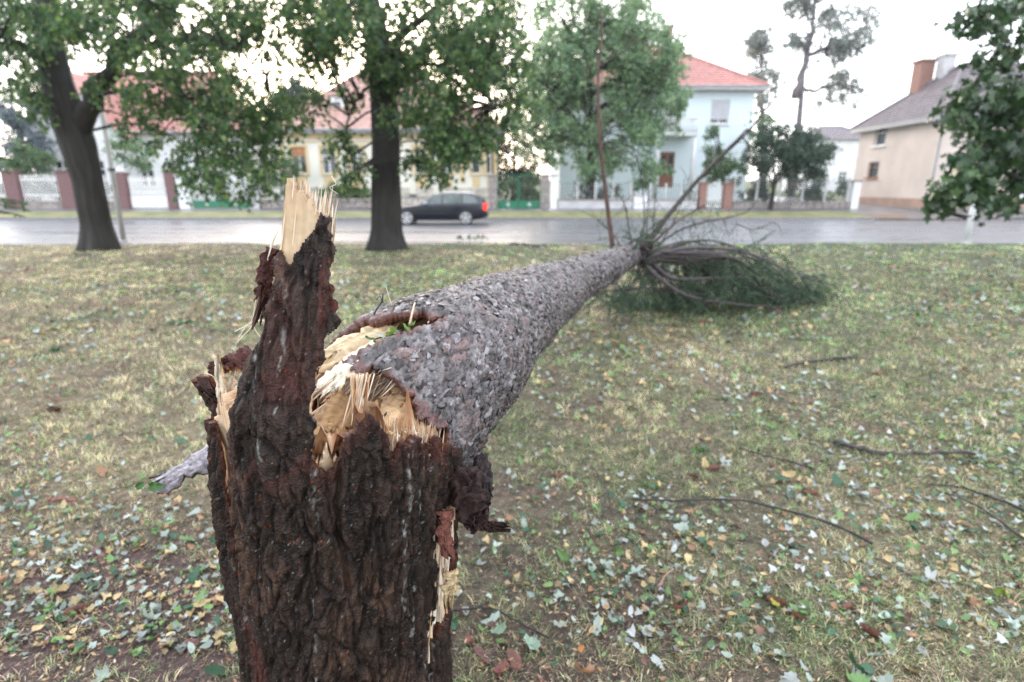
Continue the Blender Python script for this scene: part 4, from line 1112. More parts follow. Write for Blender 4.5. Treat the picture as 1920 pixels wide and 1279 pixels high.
# ------------------------------------------------------------------ trees
lq_t = np.array([[0, 0, 0], [-0.42, 0.42, 0.10], [0.42, 0.42, 0.10], [0, 1.0, -0.06]]); lq_f = np.array([[0, 2, 3], [0, 3, 1]])
def leaf_cloud(clusters, size, r, pal, twig_len=0.8, per_twig=14, droop=0.55, org=(0, 0, 0), up=0.35, tmpl=None):
    """clusters: (centre, (rx,ry,rz), leaves).  Leaves sit along drooping twigs."""
    P_, D_ = [], []
    TW = []
    for c_, rad, n in clusters:
        c_ = np.asarray(c_, float); rad = np.asarray(rad, float)
        nt = max(3, int(n / per_twig))
        a = r.normal(size=(nt, 3)); a /= np.linalg.norm(a, axis=1)[:, None]
        st = c_ + a * rad * (r.random((nt, 1)) ** 0.55) * 0.8
        dv = a * 0.7 + r.normal(0, 0.35, (nt, 3)); dv[:, 2] -= droop
        dv /= np.linalg.norm(dv, axis=1)[:, None]
        L = twig_len * r.uniform(0.5, 1.2, nt) * rad.mean()
        m = max(1, int(round(n / nt)))
        t_ = r.random((nt, m))
        pos = st[:, None] + dv[:, None] * (L[:, None] * t_)[..., None]
        pos[..., 2] -= 0.35 * (L[:, None] * t_ ** 2) * droop
        pos = pos + r.normal(0, size * 0.55, pos.shape)
        P_.append(pos.reshape(-1, 3)); D_.append(np.repeat(dv, m, axis=0))
        TW.append((st, dv, L))
    P_, D_ = np.vstack(P_), np.vstack(D_)
    n = len(P_)
    y = D_ * 0.5 + r.normal(0, 0.55, (n, 3)) + np.array([0, 0, -0.45]); y /= np.linalg.norm(y, axis=1)[:, None]
    z = r.normal(0, 0.7, (n, 3)) + np.array([0, -0.2, up * 2]); z -= y * np.sum(z * y, 1)[:, None]; z /= np.linalg.norm(z, axis=1)[:, None]
    x = np.cross(y, z)
    s = size * r.uniform(0.65, 1.3, n)
    Mx = np.stack([x, y, z], 2) * s[:, None, None]
    pal = np.asarray(pal)
    cols = pal[r.integers(0, len(pal), n)] * r.uniform(0.7, 1.3, (n, 1))
    tv, tf = tmpl if tmpl else (lq_t, lq_f)
    V, F, C = batch(tv, tf, Mx, P_ - np.asarray(org), cols)
    return V, F, C, TW

LIME = [(0.065, 0.135, 0.042), (0.105, 0.185, 0.052), (0.040, 0.095, 0.038), (0.165, 0.24, 0.07), (0.075, 0.14, 0.070)]
def root_flare_trunk(path, rads, n=72, seed=0, lumps=0.06, rings=60):
    c_ = curve(path, rings); r_ = np.interp(np.linspace(0, 1, rings), np.linspace(0, 1, len(rads)), rads)
    V, F = tube(c_, r_, n)
    V = np.array(V)
    k = np.arange(rings * n)
    a = (k % n) / n * 2 * math.pi; i = k // n
    t_ = i / (rings - 1)
    nn = lumps * fbm(np.cos(a) * 2.2 + seed, np.sin(a) * 2.2, t_ * 5, 3, 200 + seed) + 0.10 * np.exp(-t_ * 14) * np.sin(5 * a + seed) + 0.03 * np.sin(9 * a + 3 * t_) - 0.09 * (1 - np.abs(fbm(np.cos(a) * 7 + seed, np.sin(a) * 7, t_ * 6, 3, 230 + seed))) ** 4
    V = c_[i] + (V - c_[i]) * (1 + nn)[:, None]
    return V, F

def big_tree(name, label, base, path, rads, limbs, clusters, size, pal, seed, group=None, bark='bark_dark', limb_r=0.10, twig_r=0.012, droop=0.55, tmpl=None, per_twig=14, cat='tree', leafmat='leaf'):
    r = np.random.default_rng(seed)
    org = np.array([base[0], base[1], base[2]])
    t = thing(name, label, cat, tuple(org), group)
    V, F = root_flare_trunk(path, rads, seed=seed % 7)
    link('trunk', np_mesh('trunk', V - org, F, M[bark], True), t)
    for pts_, r0, r1 in limbs:
        c_ = curve(pts_, 16)
        c_[1:-1] += r.normal(0, r0 * 0.25, c_[1:-1].shape)
        V, F = tube(c_ - org, np.linspace(r0, r1, 16), 10)
        link('limb', np_mesh('limb', V, F, M[bark], True), t)
    V, F, C, TW = leaf_cloud(clusters, size, r, pal, droop=droop, org=org, tmpl=tmpl, per_twig=per_twig)
    crown = link('crown', np_mesh('crown', V, F, M[leafmat], False, C), t)
    # small boughs and twigs that carry the leaves
    mb = MB()
    anchors = np.vstack([curve(p_[0], 10) for p_ in limbs] + [curve(path, 12)[5:]])
    for (c_, rad, n), (st, dv, L) in zip(clusters, TW):
        c_ = np.asarray(c_, float)
        d_ = np.linalg.norm(anchors - c_, axis=1) + 0.8 * np.clip(anchors[:, 2] - c_[2], 0, 9)
        a = anchors[np.argmin(d_)]
        mid = (a + c_) / 2 + np.array([0, 0, 0.15 * np.linalg.norm(c_ - a)])
        mb.tube(curve([a, mid, c_], 7) - org, np.linspace(twig_r * 2.6, twig_r * 0.8, 7), 6, False)
        for j in range(0, len(st), 3):
            e_ = st[j] + dv[j] * L[j] - np.array([0, 0, 0.35 * L[j] * droop])
            mb.tube(np.array([c_, (c_ + st[j]) / 2 + r.normal(0, 0.03, 3), st[j], e_]) - org, [twig_r * 0.7, twig_r * 0.55, twig_r * 0.4, twig_r * 0.15], 4, False)
    if mb.V:
        tag(mb.build('twigs', M[bark], t, True), kind='stuff')
    return t

def fill(r, poly_px, Y0, dY, n, rad, leaves, zmax=None):
    """cluster centres over a pixel box list at distances around Y0"""
    out = []
    for (x0, x1, y0, y1, w) in poly_px:
        for _ in range(max(1, int(n * w))):
            c_ = pt(r.uniform(x0, x1), r.uniform(y0, y1), Y0 + r.uniform(-dY, dY))
            q = rad * r.uniform(0.7, 1.25)
            out.append((c_, (q, q, q * 0.7), int(leaves * r.uniform(0.7, 1.3))))
    return out
tr = np.random.default_rng(99)
# left lime tree
YL = 15.2
b0 = gp(192, 468)
path = [pt(190, 470, b0[1]), pt(181, 420, b0[1]), pt(165, 340, b0[1] - 0.1), pt(145, 270, b0[1] - 0.15), pt(118, 190, b0[1] - 0.1), pt(100, 110, b0[1]), pt(88, 20, b0[1] + 0.1), pt(84, -150, b0[1] + 0.3), pt(90, -330, b0[1] + 0.3)]
cl = fill(tr, [(0, 70, -20, 150, 0.11), (60, 300, -40, 80, 0.22), (300, 520, -30, 110, 0.22), (230, 350, 120, 200, 0.08), (300, 400, 180, 235, 0.05), (330, 440, 250, 330, 0.05), (380, 450, 100, 250, 0.06), (430, 520, 150, 330, 0.12), (40, 75, 150, 185, 0.02)], YL - 0.8, 2.2, 100, 0.60, 170)
cl += [(pt(x, y, YL - 1.2 + k % 3 * 0.3), (0.42, 0.42, 0.3), 130) for k, (x, y) in enumerate(((60, 170), (75, 205), (340, 300), (375, 325), (300, 255), (255, 235), (395, 345), (445, 300), (490, 350), (520, 300), (505, 260), (465, 215), (180, 150), (215, 110), (280, 215), (420, 280), (470, 370)))]
for _ in range(60):
    a = tr.uniform(0, 6.28); q = math.sqrt(tr.random()) * 5.5
    cl.append((np.array([b0[0] + q * math.cos(a), b0[1] + q * math.sin(a), tr.uniform(8.2, 12.5)]), (1.1, 1.1, 0.8), 150))
big_tree('lime_tree', 'broad dark-barked lime tree leaning left with drooping leaves, at the road edge', b0, path, [0.52, 0.36, 0.345, 0.40, 0.39, 0.30, 0.27, 0.18, 0.08],
         [([pt(150, 250, b0[1] - 0.1), pt(178, 190, b0[1] - 0.3), pt(200, 130, b0[1] - 0.5), pt(268, 55, b0[1] - 0.7), pt(335, -5, b0[1] - 0.8), pt(420, -120, b0[1] - 0.8)], 0.26, 0.08),
          ([pt(225, 105, b0[1] - 0.5), pt(320, 75, b0[1] - 1.0), pt(420, 80, b0[1] - 1.6), pt(500, 140, b0[1] - 1.8)], 0.09, 0.02), ([pt(105, 150, b0[1]), pt(50, 90, b0[1] - 0.8), pt(0, 70, b0[1] - 1.6)], 0.09, 0.02),
          ([pt(280, 45, b0[1] - 0.7), pt(340, 130, b0[1] - 1.4), pt(360, 230, b0[1] - 1.6)], 0.06, 0.015)], cl, 0.115, LIME, 41, 'lime trees along the road')
# middle lime tree
b1 = gp(726, 466)
path = [pt(727, 468, b1[1]), pt(726, 430, b1[1]), pt(724, 340, b1[1]), pt(722, 240, b1[1]), pt(715, 150, b1[1]), pt(704, 60, b1[1]), pt(690, -10, b1[1]), pt(685, -150, b1[1] + 0.2), pt(690, -300, b1[1] + 0.3)]
cl = fill(tr, [(740, 960, -30, 120, 0.34), (760, 985, 110, 230, 0.22), (790, 900, 220, 290, 0.10), (700, 780, 40, 130, 0.07), (520, 660, -30, 70, 0.13), (560, 640, 70, 150, 0.05), (640, 700, -20, 60, 0.05)], b1[1] - 0.6, 2.2, 100, 0.60, 190)
cl += [(pt(x, y, b1[1] - 1.0 + k % 3 * 0.3), (0.42, 0.42, 0.32), 140) for k, (x, y) in enumerate(((640, 250), (625, 275), (655, 290), (670, 320), (665, 345), (650, 180), (620, 120), (800, 310), (840, 300), (815, 325), (765, 300), (860, 270), (905, 240), (960, 60), (985, 110), (970, 190), (930, 225), (765, 210), (580, 215), (600, 170), (545, 190), (610, 60), (690, 95), (740, 130), (775, 150), (720, 150)))]
for _ in range(60):
    a = tr.uniform(0, 6.28); q = math.sqrt(tr.random()) * 5.0
    cl.append((np.array([b1[0] + q * math.cos(a), b1[1] + q * math.sin(a), tr.uniform(8.2, 12.5)]), (1.1, 1.1, 0.8), 150))
big_tree('lime_tree', 'straight dark-trunked lime tree with lumpy root flare standing left of the car', b1, path, [0.58, 0.41, 0.38, 0.36, 0.33, 0.30, 0.27, 0.18, 0.06],
         [([pt(715, 130, b1[1]), pt(760, 60, b1[1] - 0.5), pt(830, 10, b1[1] - 0.8), pt(910, -30, b1[1] - 1.0)], 0.13, 0.03), ([pt(712, 120, b1[1]), pt(800, 120, b1[1] - 0.9), pt(880, 150, b1[1] - 1.4), pt(930, 200, b1[1] - 1.6)], 0.07, 0.015),
          ([pt(700, 40, b1[1]), pt(640, 20, b1[1] - 0.5), pt(570, 40, b1[1] - 0.9)], 0.10, 0.02), ([pt(715, 140, b1[1]), pt(675, 180, b1[1] - 0.6), pt(650, 240, b1[1] - 1.0), pt(665, 320, b1[1] - 1.0)], 0.05, 0.012)], cl, 0.115, LIME, 42, 'lime trees along the road')
# maple reaching in from the right: its trunk stands outside the picture
YM = 10.2
b2 = np.array([14.2, YM + 0.8, 0.0])
path = [b2 + np.array([0.0, 0, -0.05]), b2 + np.array([0.0, 0, 1.5]), b2 + np.array([-0.05, 0, 3.2]), b2 + np.array([0.05, 0, 5]), b2 + np.array([0.1, 0.1, 8])]
def star_leaf():
    V = [(0, 0.05, 0)]
    for i in range(10):
        a = math.pi * (-0.5 + 2 * i / 10); q = (0.62 if i % 2 == 0 else 0.30)
        V.append((q * math.cos(a) * 0.9, 0.45 + q * math.sin(a), 0.10 * abs(math.cos(a))))
    V[0] = (0, 0.45, 0)
    return np.array(V), np.array([(0, 1 + i, 1 + (i + 1) % 10) for i in range(10)])
cl = []
for (x, y, q, n) in ((1900, 20, 0.42, 90), (1850, 10, 0.34, 60), (1825, 35, 0.26, 40), (1895, 75, 0.34, 55), (1870, 120, 0.3, 30), (1915, 150, 0.5, 130), (1870, 180, 0.42, 110), (1820, 165, 0.34, 60), (1790, 205, 0.30, 50), (1765, 208, 0.16, 22), (1840, 230, 0.42, 130), (1900, 240, 0.55, 180),
                     (1870, 290, 0.45, 150), (1830, 300, 0.36, 90), (1800, 280, 0.30, 30), (1795, 330, 0.34, 80), (1770, 365, 0.26, 60), (1755, 378, 0.14, 24), (1830, 350, 0.36, 100), (1880, 345, 0.42, 120), (1915, 310, 0.5, 150), (1870, 378, 0.26, 50), (1960, 200, 0.7, 200), (1990, 300, 0.7, 200), (1960, 60, 0.7, 150), (2050, 150, 0.9, 250), (2060, 20, 0.9, 200)):
    cl.append((pt(x, y, YM + tr.uniform(-0.8, 0.6)), (q, q, q * 0.55), int(n * 1.15)))
for _ in range(30):
    a = tr.uniform(0, 6.28); q = math.sqrt(tr.random()) * 3.5
    cl.append((b2 + np.array([q * math.cos(a) * 0.7, q * math.sin(a), tr.uniform(5.5, 8.5)]), (1.0, 1.0, 0.7), 120))
M['leaf_shiny'] = mat('leaf_shiny', attr=True, rough=0.30, vary=0.15, vscale=3, transl=0.25, spec=0.6)
big_tree('maple_tree', 'maple whose leafy boughs hang into the right edge of the picture', b2, path, [0.4, 0.26, 0.24, 0.2, 0.06],
         [([path[2], pt(1960, 230, YM), pt(1880, 215, YM), pt(1800, 205, YM)], 0.07, 0.012), ([path[2] + np.array([0, 0, -0.6]), pt(1960, 330, YM), pt(1880, 325, YM), pt(1790, 355, YM)], 0.06, 0.01), ([path[3], pt(1960, 20, YM), pt(1900, 10, YM), pt(1830, 20, YM)], 0.06, 0.01)],
         cl, 0.16, [(0.028, 0.070, 0.022), (0.045, 0.095, 0.028), (0.03, 0.07, 0.03), (0.06, 0.11, 0.04)], 43, tmpl=star_leaf(), droop=0.45, per_twig=9, leafmat='leaf_shiny')

# trees and shrubs in the gardens beyond the road
BG = dict(pale=[(0.20, 0.31, 0.17), (0.25, 0.37, 0.18), (0.16, 0.27, 0.17), (0.29, 0.40, 0.21)], dark=[(0.06, 0.105, 0.07), (0.085, 0.135, 0.085), (0.05, 0.085, 0.065)],
          mid=[(0.12, 0.20, 0.08), (0.16, 0.25, 0.10), (0.09, 0.16, 0.08)], blue=[(0.15, 0.19, 0.21), (0.19, 0.24, 0.26), (0.11, 0.14, 0.16)], grey=[(0.20, 0.23, 0.21), (0.25, 0.28, 0.25), (0.16, 0.185, 0.175)])  # distant foliage paled, putting the haze into the colours
def gz(Y):
    return float(np.interp(Y, [30.45, 31.2, 32.4, 34.05, 36, 60, 400], [0.06, 0.12, 0.28, 0.40, 0.50, 0.9, 6]))
def bg_tree(name, label, px, Y0, top_py, blobs, pal, leaf, seed, trunk_r=0.2, cat='tree', group=None, lean=(0, 0), droop=0.4, bark='bark_dark', fork=None, per_twig=12):
    b_ = pt(px, 400, Y0); b_[2] = gz(Y0) - 0.03
    top = pt(px + lean[0], top_py, Y0)
    path = [b_, b_ * 0.6 + top * 0.4 + np.array([0.1, 0, 0]), top]
    cl = [(pt(x, y, Y0 + dy), (rx, rx, rz), n) for (x, y, dy, rx, rz, n) in blobs]
    lim = [([path[1], (path[1] + c_[0]) / 2 + np.array([0, 0, 0.3]), c_[0]], trunk_r * 0.4, trunk_r * 0.08) for c_ in cl[:4]]
    if fork: lim = fork
    return big_tree(name, label, b_, path, [trunk_r * 1.3, trunk_r, trunk_r * 0.8, trunk_r * 0.5, trunk_r * 0.2], lim, cl, leaf, pal, seed, group, bark=bark, twig_r=0.02, droop=droop, cat=cat, per_twig=per_twig)
r5 = np.random.default_rng(15)
def blobs(box, n, rx, leaves, r=r5, dY=2.0, sh=0.8):
    x0, x1, y0, y1 = box
    out = []
    for _ in range(n):
        a = r.uniform(0, 6.28); q = math.sqrt(r.random())
        out.append(((x0 + x1) / 2 + q * math.cos(a) * (x1 - x0) / 2, (y0 + y1) / 2 + q * math.sin(a) * (y1 - y0) / 2, r.uniform(-dY, dY), rx * r.uniform(0.7, 1.25), rx * sh * r.uniform(0.7, 1.2), int(leaves * r.uniform(0.7, 1.3))))
    return out
bg_tree('garden_tree', 'tall pale green tree in front of the light blue house', 1105, 36.2, 60, blobs((985, 1240, 40, 330), 74, 0.95, 220) + blobs((965, 1090, 30, 270), 26, 0.8, 170) + blobs((1060, 1120, -40, 20), 5, 0.7, 110) + blobs((1000, 1040, 0, 40), 3, 0.6, 90) + blobs((1030, 1230, -60, 120), 34, 0.95, 170) + blobs((1150, 1280, 50, 260), 34, 0.8, 190) + blobs((1180, 1295, 60, 200), 16, 0.6, 130) + blobs((960, 1060, 200, 300), 14, 0.7, 130) + blobs((1120, 1250, 280, 340), 12, 0.6, 110) + blobs((1090, 1130, 300, 340), 3, 0.5, 70), BG['pale'], 0.20, 51, 0.28)
bg_tree('conifer', 'dark conifer between the cream house and the light blue house', 962, 41, 210, blobs((930, 1000, 240, 385), 20, 0.8, 170) + blobs((950, 980, 200, 260), 6, 0.5, 100), BG['dark'], 0.20, 52, 0.15)
bg_tree('garden_shrub', 'leafy green shrub right behind the far green gate', 985, 36.5, 330, blobs((945, 1030, 310, 380), 12, 0.5, 150, dY=0.5), BG['mid'], 0.14, 53, 0.05, 'shrub')
bg_tree('tall_tree', 'tall sparse tree with forked grey stem rising behind the garden fence', 1478, 52, 60, blobs((1480, 1560, -10, 40), 14, 0.9, 110) + blobs((1535, 1650, 5, 85), 22, 1.0, 100) + blobs((1510, 1600, 60, 112), 14, 0.9, 80) + blobs((1480, 1520, 55, 95), 6, 0.6, 70) + blobs((1530, 1620, 135, 195), 14, 0.8, 90) + blobs((1490, 1560, -140, -20), 18, 1.1, 90), BG['grey'], 0.24, 54, 0.36, bark='bark_grey', lean=(35, 0),
        fork=[([pt(1490, 185, 52), pt(1503, 140, 52), pt(1516, 100, 52), pt(1525, 40, 52), pt(1535, -40, 52)], 0.34, 0.10), ([pt(1512, 108, 52), pt(1545, 92, 52), pt(1590, 88, 52), pt(1625, 50, 52)], 0.22, 0.06), ([pt(1537, 95, 52), pt(1550, 50, 52), pt(1575, 10, 52)], 0.13, 0.03), ([pt(1497, 165, 52), pt(1525, 172, 52), pt(1560, 160, 52), pt(1600, 160, 52)], 0.2, 0.06)])
bg_tree('tall_tree', 'slim sparse tree beside the right corner of the light blue house', 1424, 54, 70, blobs((1400, 1450, 55, 110), 14, 0.7, 110) + blobs((1395, 1465, 110, 190), 16, 0.8, 100), BG['grey'], 0.24, 55, 0.22, bark='bark_grey', lean=(4, 0))
bg_tree('round_tree', 'small dark round-headed tree on the verge before the wire fence', 1444, 33.4, 280, blobs((1400, 1545, 235, 325), 40, 0.55, 190, dY=1.0) + blobs((1500, 1580, 270, 330), 14, 0.45, 130, dY=0.8), BG['dark'], 0.14, 56, 0.11, lean=(8, 0))
bg_tree('garden_shrub', 'yellow-green shrub by the wall of the light blue house, behind the brick gate', 1350, 36.8, 290, blobs((1310, 1400, 285, 345), 14, 0.5, 150, dY=0.8) + blobs((1325, 1350, 230, 300), 6, 0.35, 90, dY=0.4), BG['mid'], 0.14, 57, 0.05, 'shrub')
bg_tree('garden_tree', 'slender yellowish tree at the right corner of the light blue house', 1432, 40, 200, blobs((1415, 1460, 195, 290), 12, 0.6, 110), BG['mid'], 0.17, 58, 0.08)
bg_tree('garden_shrub', 'grey-green bushes behind the wire fence near the white end post', 1530, 37.5, 300, blobs((1390, 1600, 330, 385), 30, 0.5, 140, dY=0.5), BG['dark'], 0.14, 59, 0.05, 'shrub')
bg_tree('blue_spruce', 'blue-grey spruce at the left edge behind the picket fence', 40, 38, 175, blobs((0, 90, 230, 330), 26, 0.7, 170) + blobs((0, 70, 175, 240), 12, 0.6, 150), BG['blue'], 0.16, 60, 0.14, droop=0.15)
bg_tree('garden_shrub', 'yellow-green bush in front of the blue-grey spruce', 42, 35.6, 285, blobs((5, 92, 270, 325), 16, 0.45, 150, dY=0.5), BG['mid'], 0.13, 61, 0.04, 'shrub')
bg_tree('garden_shrub', 'light green shrub between the leaning lime trunk and the white house', 232, 36, 260, blobs((190, 285, 255, 325), 16, 0.45, 150, dY=0.5) + blobs((210, 240, 235, 270), 3, 0.35, 80, dY=0.4), BG['pale'], 0.13, 62, 0.04, 'shrub')
bg_tree('garden_shrub', 'bush beside the cream house, left of its windows', 525, 36, 300, blobs((480, 560, 285, 370), 18, 0.5, 150, dY=0.5), BG['mid'], 0.13, 63, 0.05, 'shrub')
bg_tree('garden_tree', 'dim green tree behind the cream house roof', 560, 58, 140, blobs((520, 600, 130, 215), 20, 1.3, 150) + blobs((470, 540, 180, 260), 10, 1.2, 130), BG['dark'], 0.3, 64, 0.2)
bg_tree('garden_shrub', 'hedge bush behind the low stone wall of the cream house', 655, 35.2, 350, blobs((600, 700, 345, 378), 16, 0.35, 130, dY=0.3), BG['mid'], 0.12, 65, 0.03, 'shrub')
bg_tree('garden_shrub', 'young shrubs behind the dark railing of the light blue house', 1110, 35.4, 345, blobs((1045, 1185, 345, 378), 14, 0.36, 90, dY=0.4), BG['grey'], 0.13, 66, 0.03, 'shrub')
bg_tree('added_backdrop', 'added dark foliage standing in for shade behind the white picket fence panels', 110, 35.3, 350, blobs((-20, 225, 335, 380), 44, 0.42, 120, dY=0.25), BG['dark'], 0.12, 67, 0.03, 'backdrop')  # foliage strip added to stand in for shade behind the pickets
# ------------------------------------------------------------------ houses
def Xat(px, Y, z=2.0):
    return (px - 960) / FPX * (Y * PC + (CAM_H - z) * PS)
def Zat(py, Y):
    return float(pt(960, py, Y)[2])
def wall_panel(mb, o, ux, w, h, holes, depth=0.22):
    """wall in the plane o + a*ux + b*z, outward normal n = ux x z; holes (a0,a1,b0,b1) get reveals"""
    o = np.asarray(o, float); ux = np.asarray(ux, float); uz = np.array([0, 0, 1.0]); nrm = np.cross(ux, uz)
    A = sorted({0, w, *[k for q in holes for k in q[:2]]}); B = sorted({0, h, *[k for q in holes for k in q[2:]]})
    P_ = lambda a, b, d=0: o + ux * a + uz * b - nrm * d
    for i in range(len(A) - 1):
        for j in range(len(B) - 1):
            ca, cb = (A[i] + A[i + 1]) / 2, (B[j] + B[j + 1]) / 2
            if any(q[0] < ca < q[1] and q[2] < cb < q[3] for q in holes): continue
            mb.poly([P_(A[i], B[j]), P_(A[i + 1], B[j]), P_(A[i + 1], B[j + 1]), P_(A[i], B[j + 1])])
    for (a0, a1, b0, b1) in holes:
        for p, q in (((a0, b0), (a1, b0)), ((a1, b0), (a1, b1)), ((a1, b1), (a0, b1)), ((a0, b1), (a0, b0))):
            mb.poly([P_(*p), P_(*p, depth), P_(*q, depth), P_(*q)])
def obox(mb, o, ux, a0, a1, d0, d1, b0, b1):
    """box along ux, from d0 (out) to d1 (in), b0..b1 up"""
    o = np.asarray(o, float); ux = np.asarray(ux, float); nrm = np.cross(ux, [0, 0, 1.0])
    v = [o + ux * a - nrm * d + np.array([0, 0, b]) for b in (b0, b1) for d in (d0, d1) for a in (a0, a1)]
    mb.mesh(v, [(0, 2, 3, 1), (4, 5, 7, 6), (0, 1, 5, 4), (2, 6, 7, 3), (0, 4, 6, 2), (1, 3, 7, 5)])
def window(parent, o, ux, hole, frame_m, trim_m=None, shutter=None, shutter_m=None, mull=1, depth=0.22, sill=True, bar=True):
    a0, a1, b0, b1 = hole
    mb = MB(); f = 0.07
    obox(mb, o, ux, a0, a1, depth - 0.09, depth - 0.03, b0, b0 + f); obox(mb, o, ux, a0, a1, depth - 0.09, depth - 0.03, b1 - f, b1)
    obox(mb, o, ux, a0, a0 + f, depth - 0.09, depth - 0.03, b0 + f, b1 - f); obox(mb, o, ux, a1 - f, a1, depth - 0.09, depth - 0.03, b0 + f, b1 - f)
    for k in range(mull):
        c_ = a0 + (a1 - a0) * (k + 1) / (mull + 1)
        obox(mb, o, ux, c_ - 0.04, c_ + 0.04, depth - 0.10, depth - 0.03, b0 + f, b1 - f)
    if bar:
        c_ = b0 + (b1 - b0) * 0.68
        obox(mb, o, ux, a0 + f, a1 - f, depth - 0.095, depth - 0.032, c_ - 0.035, c_ + 0.035)
    w_ = mb.build('window', frame_m, parent)
    mb = MB(); obox(mb, o, ux, a0, a1, depth - 0.045, depth - 0.035, b0, b1); mb.build('pane', M['glass'], w_)
    if sill:
        mb = MB(); obox(mb, o, ux, a0 - 0.12, a1 + 0.12, -0.12, 0.10, b0 - 0.10, b0 + 0.004); mb.build('sill', trim_m or frame_m, w_)
    if trim_m:
        mb = MB(); t = 0.16
        obox(mb, o, ux, a0 - t, a0, -0.05, 0.02, b0, b1 + t); obox(mb, o, ux, a1, a1 + t, -0.05, 0.02, b0, b1 + t); obox(mb, o, ux, a0, a1, -0.05, 0.02, b1, b1 + t)
        mb.build('surround', trim_m, w_)
    if shutter:
        n = 9; hh = (b1 - b0) * shutter / n
        for k in range(n):
            mb = MB(); obox(mb, o, ux, a0 + 0.01, a1 - 0.01, 0.05, 0.08, b1 - (k + 1) * hh + 0.012, b1 - k * hh)
            mb.build('shutter_slat', shutter_m, w_)
    return w_
def courses(mb, e0, e1, r1, r0, n=18, lift=0.045):
    """roof slope from the eave e0-e1 up to r0-r1 as overlapping courses of tiles"""
    e0, e1, r0, r1 = map(lambda k: np.asarray(k, float), (e0, e1, r0, r1))
    nr = np.cross(e1 - e0, r0 - e0); nr = nr / np.linalg.norm(nr)
    if nr[2] < 0: nr = -nr
    for k in range(n):
        t0, t1 = k / n, (k + 1) / n
        a, b, c_, d_ = e0 + (r0 - e0) * t0, e1 + (r1 - e1) * t0, e1 + (r1 - e1) * t1, e0 + (r0 - e0) * t1
        mb.poly([a + nr * lift, b + nr * lift, c_, d_])
        mb.poly([a, b, b + nr * lift, a + nr * lift])
def hip_roof(parent, x0, x1, y0, y1, z0, zr, rx0, rx1, ry, m, over=0.5, fascia=None, n=18, inset=0.0):
    mb = MB()
    a, b, c_, d_ = (x0 - over, y0 - over, z0), (x1 + over, y0 - over, z0), (x1 + over, y1 + over, z0), (x0 - over, y1 + over, z0)
    p, q = (rx0, ry, zr), (rx1, ry, zr)
    courses(mb, a, b, q, p, n); courses(mb, b, c_, q, q, n); courses(mb, c_, d_, p, q, n); courses(mb, d_, a, p, p, n)
    mb.poly([d_, c_, b, a])
    rf = mb.build('roof', m, parent)
    mb = MB()
    for u_, v_ in ((a, p), (b, q), (c_, q), (d_, p), (p, q)):
        mb.tube(np.array([u_, (np.array(u_) + v_) / 2, v_]) + np.array([0, 0, 0.06]), 0.10, 6)
    mb.build('ridge_tiles', m, rf)
    if fascia:
        mb = MB()
        mb.box(x0 - over, x1 + over, y0 - over - 0.02, y0 - over + 0.03, z0 - 0.26, z0 - 0.004); mb.box(x0 - over, x1 + over, y1 + over - 0.03, y1 + over + 0.02, z0 - 0.26, z0 - 0.004)
        mb.box(x0 - over - 0.02, x0 - over + 0.03, y0 - over + 0.035, y1 + over - 0.035, z0 - 0.26, z0 - 0.006); mb.box(x1 + over - 0.03, x1 + over + 0.02, y0 - over + 0.035, y1 + over - 0.035, z0 - 0.26, z0 - 0.006)
        mb.build('fascia', fascia, rf)
        V, F = tube([(x0 - over, y0 - over - 0.07, z0 - 0.06), (0.5 * (x0 + x1), y0 - over - 0.07, z0 - 0.08), (x1 + over, y0 - over - 0.07, z0 - 0.06)], 0.07, 8)
        link('gutter', np_mesh('gutter', V, F, M['zinc'], True), rf)
    return rf
def chimney(parent, x, y, z0, z1, w, m, capm=None):
    mb = MB(); mb.box(x - w / 2, x + w / 2, y - w / 2, y + w / 2, z0, z1, 0.02)
    o = mb.build('chimney', m, parent)
    mb = MB(); mb.box(x - w / 2 - 0.08, x + w / 2 + 0.08, y - w / 2 - 0.08, y + w / 2 + 0.08, z1 + 0.003, z1 + 0.16, 0.02); mb.build('cap', capm or m, o)
M['zinc'] = mat('zinc', (0.28, 0.29, 0.31), 0.45, vary=0.15)
M['tile_red'] = mat('tile_red', (0.42, 0.20, 0.175), 0.6, vary=0.2, vscale=2.5, bump=0.4, bscale=16)
M['tile_brown'] = mat('tile_brown', (0.42, 0.26, 0.22), 0.65, vary=0.25, vscale=2.5, bump=0.4, bscale=16)
M['tile_grey'] = mat('tile_grey', (0.17, 0.145, 0.155), 0.6, vary=0.25, vscale=2.5, bump=0.4, bscale=16)
M['plaster_white'] = mat('plaster_white', (0.72, 0.72, 0.73), 0.85, vary=0.06, vscale=0.8, bump=0.1, bscale=40)
M['plaster_cream'] = mat('plaster_cream', (0.74, 0.71, 0.63), 0.85, vary=0.07, vscale=0.8, bump=0.1, bscale=40)
M['plaster_yellow'] = mat('plaster_yellow', (0.64, 0.49, 0.28), 0.85, vary=0.08, vscale=1.5)
M['plaster_blue'] = mat('plaster_blue', (0.70, 0.79, 0.83), 0.85, vary=0.05, vscale=0.6, bump=0.1, bscale=40)
M['plaster_tan'] = mat('plaster_tan', (0.60, 0.51, 0.45), 0.85, vary=0.10, vscale=0.7, bump=0.1, bscale=40)
M['plinth'] = mat('plinth', (0.36, 0.24, 0.19), 0.85, vary=0.15, vscale=1.5)
M['wood_brown'] = mat('wood_brown', (0.22, 0.09, 0.05), 0.55, vary=0.2, vscale=5)
M['shutter_orange'] = mat('shutter_orange', (0.45, 0.21, 0.09), 0.6, vary=0.15)
M['shutter_grey'] = mat('shutter_grey', (0.52, 0.52, 0.55), 0.6, vary=0.06)
UX = (1.0, 0, 0)
